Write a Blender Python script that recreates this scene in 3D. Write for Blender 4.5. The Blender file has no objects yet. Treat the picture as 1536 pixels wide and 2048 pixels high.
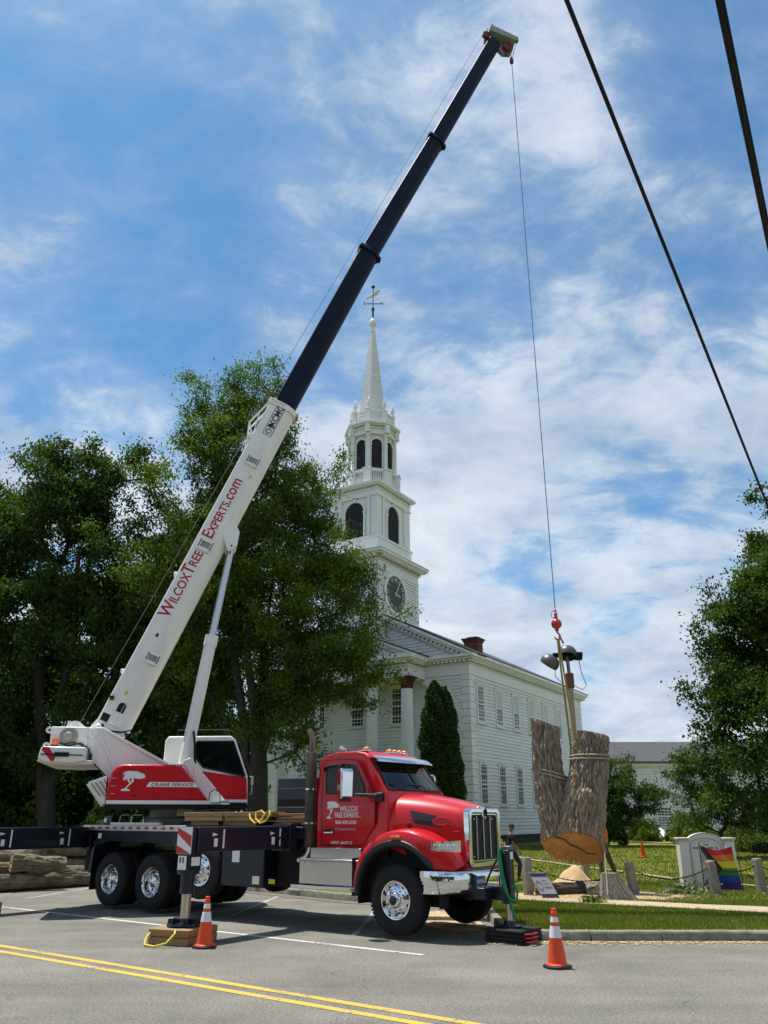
import bpy, bmesh, math, random
import numpy as np
from mathutils import Vector, Matrix, Euler
R = math.radians
scn = bpy.context.scene
col = scn.collection
rng = np.random.default_rng(7)
random.seed(7)

# ------------------------------------------------------------------ camera, sky, sun, exposure
cd = bpy.data.cameras.new('camera')
cam = bpy.data.objects.new('camera', cd); col.objects.link(cam)
cam.location = (0, 0, 1.87)
cam.rotation_euler = (R(90 + 21.06), 0, 0)
cd.sensor_fit = 'VERTICAL'; cd.sensor_height = 24.0
cd.lens = 24.0 * 1585 / 2048
cd.clip_end = 3000
scn.camera = cam

SUN_EL, SUN_H = R(72), Vector((-0.78, 0.62, 0)).normalized()
to_sun = Vector((SUN_H.x*math.cos(SUN_EL), SUN_H.y*math.cos(SUN_EL), math.sin(SUN_EL)))
sl = bpy.data.lights.new('sun', 'SUN'); sl.energy = 3.1; sl.angle = R(0.6); sl.color = (1.0, 0.955, 0.88)
so = bpy.data.objects.new('sun', sl); col.objects.link(so)
so.rotation_euler = (-to_sun).to_track_quat('-Z', 'Y').to_euler()
so.location = (-20, -5, 60)

world = bpy.data.worlds.new('World'); scn.world = world; world.use_nodes = True
nt = world.node_tree; nt.nodes.clear()
def N(t, typ, **kw):
    n = t.nodes.new(typ)
    for k, v in kw.items():
        if k.startswith('i_'):
            n.inputs[k[2:].replace('_', ' ')].default_value = v
        else: setattr(n, k, v)
    return n
out = N(nt, 'ShaderNodeOutputWorld'); bg = N(nt, 'ShaderNodeBackground'); bg.inputs[1].default_value = 0.14
sky = N(nt, 'ShaderNodeTexSky', sky_type='NISHITA', sun_disc=False, sun_elevation=SUN_EL,
        sun_rotation=math.atan2(SUN_H.x, SUN_H.y), altitude=50, air_density=1.0, dust_density=0.6, ozone_density=2.2)
tc = N(nt, 'ShaderNodeTexCoord')
sep = N(nt, 'ShaderNodeSeparateXYZ'); nt.links.new(tc.outputs['Generated'], sep.inputs[0])
zp = N(nt, 'ShaderNodeMath', operation='ADD'); nt.links.new(sep.outputs[2], zp.inputs[0]); zp.inputs[1].default_value = 0.30
zm = N(nt, 'ShaderNodeMath', operation='MAXIMUM'); nt.links.new(zp.outputs[0], zm.inputs[0]); zm.inputs[1].default_value = 0.12
dx = N(nt, 'ShaderNodeMath', operation='DIVIDE'); nt.links.new(sep.outputs[0], dx.inputs[0]); nt.links.new(zm.outputs[0], dx.inputs[1])
dy = N(nt, 'ShaderNodeMath', operation='DIVIDE'); nt.links.new(sep.outputs[1], dy.inputs[0]); nt.links.new(zm.outputs[0], dy.inputs[1])
cmb = N(nt, 'ShaderNodeCombineXYZ'); nt.links.new(dx.outputs[0], cmb.inputs[0]); nt.links.new(dy.outputs[0], cmb.inputs[1])
def cnoise(scale, off, detail, rough, dist, stretch=(1, 1, 1)):
    m = N(nt, 'ShaderNodeMapping'); m.inputs['Location'].default_value = off; m.inputs['Scale'].default_value = stretch
    nt.links.new(cmb.outputs[0], m.inputs[0])
    n = N(nt, 'ShaderNodeTexNoise', i_Scale=scale, i_Detail=detail, i_Roughness=rough, i_Distortion=dist)
    nt.links.new(m.outputs[0], n.inputs['Vector']); return n.outputs[0]
def madd(a, k, c):
    n = N(nt, 'ShaderNodeMath', operation='MULTIPLY_ADD'); nt.links.new(a, n.inputs[0]); n.inputs[1].default_value = k
    if isinstance(c, float): n.inputs[2].default_value = c
    else: nt.links.new(c, n.inputs[2])
    return n.outputs[0]
big = cnoise(1.45, (2.3, 0.2, 0), 4, 0.5, 0.3)
mid = cnoise(3.7, (0.4, 1.6, 0), 11, 0.60, 0.35, (1, 1.2, 1))
fine = cnoise(11.0, (3.3, 0.7, 0), 9, 0.66, 0.7, (1, 1.4, 1))
low = N(nt, 'ShaderNodeMapRange'); nt.links.new(sep.outputs[2], low.inputs[0])
low.inputs[1].default_value = 0.02; low.inputs[2].default_value = 0.72; low.inputs[3].default_value = 0.17; low.inputs[4].default_value = -0.055
den = madd(big, 0.60, madd(mid, 0.50, madd(fine, 0.19, madd(sep.outputs[0], 0.035, low.outputs[0]))))
def step(a, lo, hi, o0, o1):
    n = N(nt, 'ShaderNodeMapRange', interpolation_type='SMOOTHSTEP'); nt.links.new(a, n.inputs[0])
    for i, v in enumerate((lo, hi, o0, o1)): n.inputs[i+1].default_value = v
    return n.outputs[0]
soft = step(den, 0.48, 0.80, 0.05, 0.60); hard = step(den, 0.60, 0.71, 0.0, 0.39)
s4 = N(nt, 'ShaderNodeMath', operation='ADD'); nt.links.new(soft, s4.inputs[0]); nt.links.new(hard, s4.inputs[1])
shade = N(nt, 'ShaderNodeMapRange'); nt.links.new(cnoise(3.1, (5.5, 2.2, 0), 8, 0.6, 0.3), shade.inputs[0]); shade.inputs[1].default_value = 0.35; shade.inputs[2].default_value = 0.65
ccol = N(nt, 'ShaderNodeMix', data_type='RGBA'); nt.links.new(shade.outputs[0], ccol.inputs[0])
ccol.inputs[6].default_value = (1.55, 1.92, 2.45, 1); ccol.inputs[7].default_value = (2.85, 3.10, 3.40, 1)
mixw = N(nt, 'ShaderNodeMix', data_type='RGBA'); nt.links.new(s4.outputs[0], mixw.inputs[0])
tint = N(nt, 'ShaderNodeMix', data_type='RGBA', blend_type='MULTIPLY'); tint.inputs[0].default_value = 1
nt.links.new(sky.outputs[0], tint.inputs[6]); tint.inputs[7].default_value = (0.21, 0.42, 0.50, 1)
nt.links.new(tint.outputs[2], mixw.inputs[6])
nt.links.new(ccol.outputs[2], mixw.inputs[7])
nt.links.new(mixw.outputs[2], bg.inputs[0]); nt.links.new(bg.outputs[0], out.inputs[0])

vs = scn.view_settings
vs.view_transform = 'Standard'; vs.look = 'None'; vs.exposure = 1.0; vs.gamma = 1.0; vs.use_curve_mapping = False
scn.cycles.max_bounces = 6; scn.cycles.diffuse_bounces = 3; scn.cycles.glossy_bounces = 3
scn.cycles.transparent_max_bounces = 8; scn.cycles.transmission_bounces = 4
scn.cycles.use_denoising = True

# ------------------------------------------------------------------ materials
MATS = {}
def mat(name, color, rough=0.6, metal=0.0, var=0.0, vscale=3.0, bump=0.0, bscale=20.0, coat=0.0, color2=None, spec=0.5,
        stretch=None, detail=6, trans=0.0):
    """Principled material; colour varies between color and color2 (or +-var) with object-space noise."""
    if name in MATS: return MATS[name]
    m = bpy.data.materials.new(name); m.use_nodes = True
    t = m.node_tree; p = t.nodes['Principled BSDF']
    p.inputs['Roughness'].default_value = rough; p.inputs['Metallic'].default_value = metal
    p.inputs['Specular IOR Level'].default_value = spec
    p.inputs['Coat Weight'].default_value = coat; p.inputs['Coat Roughness'].default_value = 0.04
    if trans: p.inputs['Transmission Weight'].default_value = trans
    c = (*color, 1); p.inputs['Base Color'].default_value = c
    if var or color2 or bump:
        g = N(t, 'ShaderNodeTexCoord'); vec = g.outputs['Object']
        if stretch:
            mp = N(t, 'ShaderNodeMapping'); mp.inputs['Scale'].default_value = stretch
            t.links.new(vec, mp.inputs[0]); vec = mp.outputs[0]
        if var or color2:
            n = N(t, 'ShaderNodeTexNoise', i_Scale=vscale, i_Detail=detail, i_Roughness=0.6); t.links.new(vec, n.inputs['Vector'])
            mr = N(t, 'ShaderNodeMapRange'); mr.inputs[1].default_value = 0.3; mr.inputs[2].default_value = 0.7
            t.links.new(n.outputs[0], mr.inputs[0])
            mx = N(t, 'ShaderNodeMix', data_type='RGBA'); t.links.new(mr.outputs[0], mx.inputs[0])
            if color2: mx.inputs[6].default_value = c; mx.inputs[7].default_value = (*color2, 1)
            else:
                mx.inputs[6].default_value = tuple(max(0, x*(1-var)) for x in color) + (1,)
                mx.inputs[7].default_value = tuple(min(1, x*(1+var)) for x in color) + (1,)
            t.links.new(mx.outputs[2], p.inputs['Base Color'])
        if bump:
            b = N(t, 'ShaderNodeTexNoise', i_Scale=bscale, i_Detail=5.0); t.links.new(vec, b.inputs['Vector'])
            bp = N(t, 'ShaderNodeBump', i_Strength=bump, i_Distance=0.02); t.links.new(b.outputs[0], bp.inputs['Height'])
            t.links.new(bp.outputs[0], p.inputs['Normal'])
    MATS[name] = m; return m

def leafmat(name, base, light, sss=0.25):
    if name in MATS: return MATS[name]
    m = bpy.data.materials.new(name); m.use_nodes = True; t = m.node_tree
    p = t.nodes['Principled BSDF']; o = t.nodes['Material Output']
    g = N(t, 'ShaderNodeNewGeometry'); 
    oi = N(t, 'ShaderNodeTexCoord')
    n = N(t, 'ShaderNodeTexNoise', i_Scale=0.55, i_Detail=3.0); t.links.new(oi.outputs['Object'], n.inputs['Vector'])
    ad = N(t, 'ShaderNodeMath', operation='MULTIPLY_ADD'); t.links.new(g.outputs['Random Per Island'], ad.inputs[0]); ad.inputs[1].default_value = 0.5
    sb = N(t, 'ShaderNodeMapRange'); sb.inputs[1].default_value = .35; sb.inputs[2].default_value = .65; sb.inputs[4].default_value = .5
    t.links.new(n.outputs[0], sb.inputs[0]); t.links.new(sb.outputs[0], ad.inputs[2])
    mx = N(t, 'ShaderNodeMix', data_type='RGBA'); mx.inputs[6].default_value = (*base, 1); mx.inputs[7].default_value = (*light, 1)
    t.links.new(ad.outputs[0], mx.inputs[0]); t.links.new(mx.outputs[2], p.inputs['Base Color'])
    p.inputs['Roughness'].default_value = 0.62; p.inputs['Specular IOR Level'].default_value = 0.15
    tr = N(t, 'ShaderNodeBsdfTranslucent')
    bc = N(t, 'ShaderNodeMix', data_type='RGBA', blend_type='MULTIPLY'); bc.inputs[0].default_value = 1
    t.links.new(mx.outputs[2], bc.inputs[6]); bc.inputs[7].default_value = (1.0, 1.25, 0.5, 1); t.links.new(bc.outputs[2], tr.inputs[0])
    ms = N(t, 'ShaderNodeMixShader'); ms.inputs[0].default_value = sss
    t.links.new(p.outputs[0], ms.inputs[1]); t.links.new(tr.outputs[0], ms.inputs[2]); t.links.new(ms.outputs[0], o.inputs[0])
    MATS[name] = m; return m

RED = mat('red_paint', (0.56, 0.005, 0.012), 0.38, color2=(0.48, 0.008, 0.014), vscale=3, coat=0.5, spec=.22)
REDC = mat('crane_red_paint', (0.52, 0.006, 0.016), 0.4, var=0.05, vscale=2, coat=0.15, spec=.25)
WHITE = mat('crane_white_paint', (0.83, 0.83, 0.80), 0.4, color2=(0.74, 0.735, 0.69), vscale=1.6, stretch=(2.5, 2.5, .5), coat=0.25)
NAVY = mat('navy_paint', (0.008, 0.011, 0.026), 0.35, var=0.15, coat=0.25, spec=.3)
BOOMD = mat('boom_dark_paint', (0.005, 0.012, 0.028), 0.5, var=0.2, vscale=1.5, spec=.14)
CHROME = mat('chrome', (0.72, 0.73, 0.75), 0.07, 1.0)
ALU = mat('aluminium', (0.55, 0.55, 0.55), 0.34, 1.0, var=0.1)
TREAD = mat('tread_plate', (0.62, 0.58, 0.50), 0.3, 1.0, bump=0.6, bscale=60)
STEEL = mat('steel_grey', (0.16, 0.165, 0.17), 0.45, 0.8, var=0.15)
RUBBER = mat('rubber', (0.008, 0.008, 0.009), 0.85, var=0.25, vscale=6, bump=0.25, bscale=30)
BLACK = mat('black_plastic', (0.012, 0.012, 0.013), 0.5)
MATTE = mat('matte_black', (0.006, 0.006, 0.007), 0.9)
GLASS = mat('tinted_glass', (0.006, 0.008, 0.009), 0.03, spec=0.42)
ORANGE = mat('orange_plastic', (0.80, 0.075, 0.008), 0.5, var=0.06)
AMBER = mat('amber_lens', (0.75, 0.20, 0.015), 0.25, coat=0.6)
WHITEV = mat('white_vinyl', (0.78, 0.77, 0.75), 0.5)
REDV = mat('red_vinyl', (0.42, 0.012, 0.03), 0.5)
BLACKV = mat('black_vinyl', (0.012, 0.012, 0.014), 0.5)
REFW = mat('reflective_white', (0.74, 0.74, 0.76), 0.35)
REFR = mat('reflective_red', (0.45, 0.01, 0.02), 0.35)
CLEAR = mat('lamp_lens', (0.70, 0.72, 0.74), 0.06, 0.55, spec=0.8, bump=0.5, bscale=35)
LUMBER = mat('lumber', (0.36, 0.23, 0.11), 0.7, color2=(0.24, 0.14, 0.06), vscale=5, stretch=(1, 8, 8), bump=0.2)
LUMBER2 = mat('cedar_board', (0.40, 0.19, 0.08), 0.7, color2=(0.30, 0.13, 0.05), vscale=5, stretch=(1, 8, 8))
CHURCH = mat('church_white_paint', (0.79, 0.805, 0.80), 0.6, color2=(0.68, 0.70, 0.685), vscale=1.4, stretch=(.5, .5, 3), bump=0.05, bscale=6)
TRIM = mat('church_trim_paint', (0.82, 0.825, 0.80), 0.55, color2=(0.74, 0.755, 0.735), vscale=1.3)
ROOFM = mat('roof_shingle', (0.045, 0.047, 0.05), 0.9, var=0.3, vscale=8, bump=0.4)
ROOFG = mat('grey_roof_shingle', (0.10, 0.10, 0.105), 0.9, var=0.35, vscale=5, bump=0.4, stretch=(1, 1, 4))
WGLASS = mat('window_glass', (0.010, 0.016, 0.014), 0.05, spec=0.6, color2=(0.035, 0.05, 0.042), vscale=1.7, bump=0.12, bscale=3)
BLIND = mat('window_blind', (0.62, 0.64, 0.62), 0.8)
LOUVER = mat('louver_black', (0.012, 0.012, 0.013), 0.6)
GOLD = mat('gold_leaf', (0.80, 0.56, 0.20), 0.3, 0.6)
GOLDP = mat('gold_numerals', (0.62, 0.55, 0.38), 0.5)
COPPER = mat('dark_verdigris', (0.05, 0.075, 0.07), 0.6)
BRICK = mat('chimney_brick', (0.17, 0.06, 0.045), 0.85, color2=(0.10, 0.04, 0.03), vscale=9)
GRANITE = mat('granite', (0.30, 0.285, 0.25), 0.85, color2=(0.16, 0.15, 0.125), vscale=16, bump=0.5, bscale=40)
KERB = mat('kerb_granite', (0.27, 0.26, 0.21), 0.85, color2=(0.13, 0.135, 0.10), vscale=5, bump=0.5, bscale=30)
CONCRETE = mat('pavement_concrete', (0.46, 0.37, 0.24), 0.9, color2=(0.33, 0.27, 0.18), vscale=3, bump=0.3)
SAWDUST = mat('sawdust', (0.60, 0.43, 0.24), 0.95, color2=(0.42, 0.29, 0.15), vscale=9, bump=0.8, bscale=30)
WOODCUT = mat('fresh_cut_wood', (0.50, 0.29, 0.125), 0.85, color2=(0.29, 0.125, 0.045), vscale=2.6, bump=0.35, bscale=18)
WOODCUT2 = mat('pale_cut_wood', (0.46, 0.31, 0.17), 0.8, color2=(0.33, 0.20, 0.10), vscale=5)
YELLOW = mat('yellow_rope', (0.72, 0.52, 0.04), 0.7)
STRAP = mat('olive_sling', (0.33, 0.25, 0.07), 0.8, color2=(0.24, 0.18, 0.05), vscale=10)
STRAPG = mat('grey_sling', (0.36, 0.30, 0.22), 0.85, var=0.2, vscale=15)
GREEN = mat('green_sling', (0.005, 0.20, 0.07), 0.6)
IRON = mat('iron_chain', (0.025, 0.025, 0.024), 0.6, 0.5)
SIGNW = mat('sign_white', (0.70, 0.68, 0.67), 0.55, var=0.05)
SIGNT = mat('sign_lettering', (0.16, 0.14, 0.15), 0.6)
SKIN = mat('skin', (0.26, 0.13, 0.085), 0.55)
HAIR = mat('dark_hair', (0.014, 0.011, 0.01), 0.7)
TEEB = mat('black_cloth', (0.016, 0.015, 0.017), 0.9)
JEANS = mat('jeans', (0.020, 0.027, 0.055), 0.9, var=0.3, vscale=12)
TEEO = mat('orange_cloth', (0.72, 0.17, 0.01), 0.85)
TROUS = mat('brown_trousers', (0.085, 0.065, 0.045), 0.9, var=0.2, vscale=10)
BOOT = mat('boot_leather', (0.06, 0.035, 0.02), 0.7)
HELMET = mat('hard_hat', (0.72, 0.72, 0.70), 0.4)

def bark(name, c1, c2, scale=6, strength=0.9, sx=5):
    m = mat(name, c1, 0.92, color2=c2, vscale=scale, stretch=(sx, sx, 1), bump=strength, bscale=scale*2.0, detail=9)
    return m
BARK = bark('grey_bark', (0.42, 0.35, 0.265), (0.15, 0.115, 0.085), 5, 0.9, 4)
BARKD = bark('dark_bark', (0.060, 0.050, 0.040), (0.030, 0.025, 0.02), 5, 0.8, 4)
BARKL = mat('mossy_bark', (0.24, 0.20, 0.115), 0.92, color2=(0.065, 0.055, 0.035), vscale=3.5, bump=0.9, bscale=14)

def asphalt():
    m = bpy.data.materials.new('asphalt'); m.use_nodes = True; t = m.node_tree; p = t.nodes['Principled BSDF']
    g = N(t, 'ShaderNodeTexCoord'); v = g.outputs['Object']
    n1 = N(t, 'ShaderNodeTexNoise', i_Scale=30.0, i_Detail=6.0, i_Roughness=0.8); t.links.new(v, n1.inputs['Vector'])
    n2 = N(t, 'ShaderNodeTexNoise', i_Scale=0.5, i_Detail=8.0, i_Roughness=0.65); t.links.new(v, n2.inputs['Vector'])
    n3 = N(t, 'ShaderNodeTexVoronoi', i_Scale=60.0); t.links.new(v, n3.inputs['Vector'])
    r1 = N(t, 'ShaderNodeValToRGB'); e = r1.color_ramp.elements
    e[0].position = .34; e[0].color = (.060, .057, .050, 1); e[1].position = .66; e[1].color = (.295, .280, .240, 1)
    t.links.new(n1.outputs[0], r1.inputs[0])
    mx = N(t, 'ShaderNodeMix', data_type='RGBA', blend_type='MULTIPLY'); mx.inputs[0].default_value = 1
    r2 = N(t, 'ShaderNodeValToRGB'); e = r2.color_ramp.elements
    e[0].position = .34; e[0].color = (.70, .70, .70, 1); e[1].position = .62; e[1].color = (1.1, 1.09, 1.06, 1)
    t.links.new(n2.outputs[0], r2.inputs[0]); t.links.new(r1.outputs[0], mx.inputs[6]); t.links.new(r2.outputs[0], mx.inputs[7])
    # wear streaks along the lanes
    mp = N(t, 'ShaderNodeMapping'); mp.inputs['Rotation'].default_value = (0, 0, R(36)); mp.inputs['Scale'].default_value = (.05, 1.1, 1); t.links.new(v, mp.inputs[0])
    ns = N(t, 'ShaderNodeTexNoise', i_Scale=1.0, i_Detail=5.0, i_Roughness=.6); t.links.new(mp.outputs[0], ns.inputs['Vector'])
    rs = N(t, 'ShaderNodeMapRange'); rs.inputs[1].default_value = .35; rs.inputs[2].default_value = .62; rs.inputs[3].default_value = .84; rs.inputs[4].default_value = 1.06; t.links.new(ns.outputs[0], rs.inputs[0])
    ms2 = N(t, 'ShaderNodeMix', data_type='RGBA', blend_type='MULTIPLY'); ms2.inputs[0].default_value = 1; t.links.new(mx.outputs[2], ms2.inputs[6]); t.links.new(rs.outputs[0], ms2.inputs[7]); mx = ms2
    # thin cracks
    w = N(t, 'ShaderNodeTexNoise', i_Scale=0.8, i_Detail=5.0); t.links.new(v, w.inputs['Vector'])
    vm = N(t, 'ShaderNodeVectorMath', operation='ADD'); t.links.new(v, vm.inputs[0]); t.links.new(w.outputs['Color'], vm.inputs[1])
    vo = N(t, 'ShaderNodeTexVoronoi', feature='DISTANCE_TO_EDGE', i_Scale=0.22); t.links.new(vm.outputs[0], vo.inputs['Vector'])
    cr = N(t, 'ShaderNodeMapRange'); cr.inputs[1].default_value = 0.0; cr.inputs[2].default_value = 0.0025; cr.inputs[3].default_value = 0.62; cr.inputs[4].default_value = 1
    t.links.new(vo.outputs[0], cr.inputs[0])
    m2 = N(t, 'ShaderNodeMix', data_type='RGBA', blend_type='MULTIPLY'); m2.inputs[0].default_value = 1
    t.links.new(mx.outputs[2], m2.inputs[6]); t.links.new(cr.outputs[0], m2.inputs[7])
    t.links.new(m2.outputs[2], p.inputs['Base Color']); p.inputs['Roughness'].default_value = .88
    b = N(t, 'ShaderNodeBump', i_Strength=.7, i_Distance=.01); t.links.new(n1.outputs[0], b.inputs['Height']); t.links.new(b.outputs[0], p.inputs['Normal'])
    MATS['asphalt'] = m; return m
ASPH = asphalt()
def paint_line(name, c, wear):
    """road paint worn away in specks so the asphalt tone shows"""
    m = bpy.data.materials.new(name); m.use_nodes = True; t = m.node_tree; p = t.nodes['Principled BSDF']
    g = N(t, 'ShaderNodeTexCoord'); n = N(t, 'ShaderNodeTexNoise', i_Scale=16.0, i_Detail=7.0, i_Roughness=.75); t.links.new(g.outputs['Object'], n.inputs['Vector'])
    n2 = N(t, 'ShaderNodeTexNoise', i_Scale=1.3, i_Detail=4.0); t.links.new(g.outputs['Object'], n2.inputs['Vector'])
    a = N(t, 'ShaderNodeMath', operation='MULTIPLY_ADD'); t.links.new(n2.outputs[0], a.inputs[0]); a.inputs[1].default_value = .5; t.links.new(n.outputs[0], a.inputs[2])
    mr = N(t, 'ShaderNodeMapRange'); mr.inputs[1].default_value = wear; mr.inputs[2].default_value = wear + .06; t.links.new(a.outputs[0], mr.inputs[0])
    mx = N(t, 'ShaderNodeMix', data_type='RGBA'); t.links.new(mr.outputs[0], mx.inputs[0]); mx.inputs[6].default_value = (*c, 1); mx.inputs[7].default_value = (.15, .148, .135, 1)
    t.links.new(mx.outputs[2], p.inputs['Base Color']); p.inputs['Roughness'].default_value = .8
    b = N(t, 'ShaderNodeBump', i_Strength=.6, i_Distance=.01); t.links.new(n.outputs[0], b.inputs['Height']); t.links.new(b.outputs[0], p.inputs['Normal'])
    MATS[name] = m; return m
LINEY = paint_line('yellow_line_paint', (.56, .37, .055), .82)
LINEW = paint_line('white_line_paint', (.54, .53, .49), .80)
LINEWW = paint_line('worn_line_paint', (.42, .41, .38), .74)
def lawnmat():
    m = bpy.data.materials.new('lawn'); m.use_nodes = True; t = m.node_tree; p = t.nodes['Principled BSDF']
    g = N(t, 'ShaderNodeTexCoord'); v = g.outputs['Object']
    a = N(t, 'ShaderNodeTexNoise', i_Scale=0.45, i_Detail=5.0, i_Roughness=.65); t.links.new(v, a.inputs['Vector'])
    b = N(t, 'ShaderNodeTexNoise', i_Scale=14.0, i_Detail=6.0, i_Roughness=.75); t.links.new(v, b.inputs['Vector'])
    r = N(t, 'ShaderNodeValToRGB'); e = r.color_ramp.elements
    e[0].position = .38; e[0].color = (.105, .155, .016, 1); e[1].position = .66; e[1].color = (.26, .225, .055, 1)
    t.links.new(a.outputs[0], r.inputs[0])
    r2 = N(t, 'ShaderNodeValToRGB'); e = r2.color_ramp.elements
    e[0].position = .3; e[0].color = (.45, .45, .4, 1); e[1].position = .7; e[1].color = (1.25, 1.25, 1.15, 1); t.links.new(b.outputs[0], r2.inputs[0])
    mx = N(t, 'ShaderNodeMix', data_type='RGBA', blend_type='MULTIPLY'); mx.inputs[0].default_value = 1
    t.links.new(r.outputs[0], mx.inputs[6]); t.links.new(r2.outputs[0], mx.inputs[7]); t.links.new(mx.outputs[2], p.inputs['Base Color'])
    p.inputs['Roughness'].default_value = .95; p.inputs['Specular IOR Level'].default_value = .1
    bp = N(t, 'ShaderNodeBump', i_Strength=.8, i_Distance=.05); t.links.new(b.outputs[0], bp.inputs['Height']); t.links.new(bp.outputs[0], p.inputs['Normal'])
    MATS['lawn'] = m; return m
LAWN = lawnmat()
GRASS = leafmat('grass_blades', (.095, .150, .012), (.25, .255, .05), 0.2)
LEAF_ASH = leafmat('ash_leaves', (.040, .080, .012), (.150, .210, .026), .42)
LEAF_DK = leafmat('dark_leaves', (.026, .060, .014), (.085, .140, .026), .38)
LEAF_OAK = leafmat('oak_leaves', (.022, .055, .011), (.080, .130, .020), .35)
LEAF_CEDAR = leafmat('arborvitae_leaves', (.016, .040, .010), (.050, .085, .018), .1)
LEAF_LT = leafmat('light_shrub_leaves', (.07, .12, .016), (.19, .23, .04))
LEAF_MD = leafmat('shrub_leaves', (.030, .070, .014), (.095, .15, .03))

# ------------------------------------------------------------------ mesh helpers
class MB:
    """collects geometry and links it as ONE mesh object"""
    def __init__(s): s.v = []; s.f = []; s.sm = []
    def add(s, vs, fs, M=None, smooth=False):
        o = len(s.v)
        for p in vs:
            p = Vector(p)
            s.v.append(tuple(M @ p) if M is not None else tuple(p))
        for f in fs: s.f.append(tuple(i + o for i in f)); s.sm.append(smooth)
        return s
    def box(s, x0, x1, y0, y1, z0, z1, M=None):
        vs = [(x, y, z) for z in (z0, z1) for y in (y0, y1) for x in (x0, x1)]
        return s.add(vs, [(0, 2, 3, 1), (4, 5, 7, 6), (0, 1, 5, 4), (2, 6, 7, 3), (0, 4, 6, 2), (1, 3, 7, 5)], M)
    def cbox(s, c, d, M=None):
        return s.box(c[0]-d[0]/2, c[0]+d[0]/2, c[1]-d[1]/2, c[1]+d[1]/2, c[2]-d[2]/2, c[2]+d[2]/2, M)
    def beam(s, p0, p1, w, h, up=(0, 0, 1)):
        p0 = Vector(p0); p1 = Vector(p1); d = (p1-p0); L = d.length; d.normalize()
        up = Vector(up); sx = d.cross(up)
        if sx.length < 1e-5: sx = d.cross(Vector((1, 0, 0)))
        sx.normalize(); u = sx.cross(d)
        M = Matrix((( d.x, sx.x, u.x, p0.x), (d.y, sx.y, u.y, p0.y), (d.z, sx.z, u.z, p0.z), (0, 0, 0, 1)))
        return s.box(0, L, -w/2, w/2, -h/2, h/2, M)
    def cyl(s, p0, p1, r0, r1=None, n=16, caps=True):
        r1 = r0 if r1 is None else r1
        return s.tube([p0, p1], [r0, r1], n, caps)
    def tube(s, pts, rs, n=8, caps=True, smooth=True):
        pts = [Vector(p) for p in pts]
        if not hasattr(rs, '__len__'): rs = [rs]*len(pts)
        vs = []; fs = []; ref = None
        for i, p in enumerate(pts):
            d = (pts[min(i+1, len(pts)-1)] - pts[max(i-1, 0)])
            if d.length < 1e-9: d = Vector((0, 0, 1))
            d.normalize()
            if ref is None:
                ref = Vector((0, 0, 1)) if abs(d.z) < .9 else Vector((1, 0, 0))
            a = d.cross(ref)
            if a.length < 1e-4: a = d.cross(Vector((0, 1, 0)))
            a.normalize(); b = d.cross(a); ref = -b if False else a.cross(d)
            for k in range(n):
                t = 2*math.pi*k/n
                vs.append(p + (a*math.cos(t) + b*math.sin(t))*rs[i])
        for i in range(len(pts)-1):
            for k in range(n):
                k2 = (k+1) % n
                fs.append((i*n+k, i*n+k2, (i+1)*n+k2, (i+1)*n+k))
        s.add(vs, fs, None, smooth)
        if caps:
            o = len(s.v) - len(vs)
            s.f.append(tuple(o + k for k in range(n))[::-1]); s.sm.append(False)
            e = o + (len(pts)-1)*n
            s.f.append(tuple(e + k for k in range(n))); s.sm.append(False)
        return s
    def lathe(s, prof, n=24, M=None, smooth=True, axis='z', close=False, a0=0.0, a1=2*math.pi):
        """prof = [(r, h)]; revolve about local axis"""
        full = abs((a1-a0) - 2*math.pi) < 1e-6
        m = n if full else n+1
        vs = []; fs = []
        for r, h in prof:
            for k in range(m):
                t = a0 + (a1-a0)*k/n
                c_, s_ = r*math.cos(t), r*math.sin(t)
                vs.append((c_, s_, h) if axis == 'z' else ((c_, h, s_) if axis == 'y' else (h, c_, s_)))
        for i in range(len(prof)-1):
            for k in range(n):
                k2 = (k+1) % m
                fs.append((i*m+k, i*m+k2, (i+1)*m+k2, (i+1)*m+k))
        return s.add(vs, fs, M, smooth)
    def prism(s, poly, a, b, plane='xz', M=None):
        """extrude polygon [(p,q)] from a to b along the third axis"""
        def P(p, q, t): return {'xz': (p, t, q), 'xy': (p, q, t), 'yz': (t, p, q)}[plane]
        n = len(poly)
        vs = [P(p, q, a) for p, q in poly] + [P(p, q, b) for p, q in poly]
        fs = [tuple(range(n)), tuple(range(2*n-1, n-1, -1))] + [(i, i+n, (i+1) % n + n, (i+1) % n) for i in range(n)]
        return s.add(vs, fs, M)
    def grid(s, rows, M=None, smooth=True, close_u=False):
        """rows of equal-length point lists"""
        n = len(rows[0]); vs = [p for r in rows for p in r]; fs = []
        for i in range(len(rows)-1):
            for k in range(n if close_u else n-1):
                k2 = (k+1) % n
                fs.append((i*n+k, i*n+k2, (i+1)*n+k2, (i+1)*n+k))
        return s.add(vs, fs, M, smooth)
    def ball(s, c, r, n=12, m=8, sc=(1, 1, 1)):
        prof = [(r*math.sin(math.pi*i/m), -r*math.cos(math.pi*i/m)) for i in range(m+1)]
        return s.lathe(prof, n, Matrix.Translation(c) @ Matrix.Diagonal((*sc, 1)))
    def build(s, name, material, parent=None, bevel=0, sharp=35, recalc=True, subsurf=0, seg=2):
        me = bpy.data.meshes.new(name); me.from_pydata(s.v, [], s.f)
        me.polygons.foreach_set('use_smooth', [True]*len(s.f) if (bevel or any(s.sm)) else [False]*len(s.f))
        if recalc:
            bm = bmesh.new(); bm.from_mesh(me); bmesh.ops.remove_doubles(bm, verts=bm.verts, dist=1e-5)
            bmesh.ops.recalc_face_normals(bm, faces=bm.faces); bm.to_mesh(me); bm.free()
        if any(s.sm) or bevel: me.set_sharp_from_angle(angle=R(sharp))
        me.materials.append(material); me.update()
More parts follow.
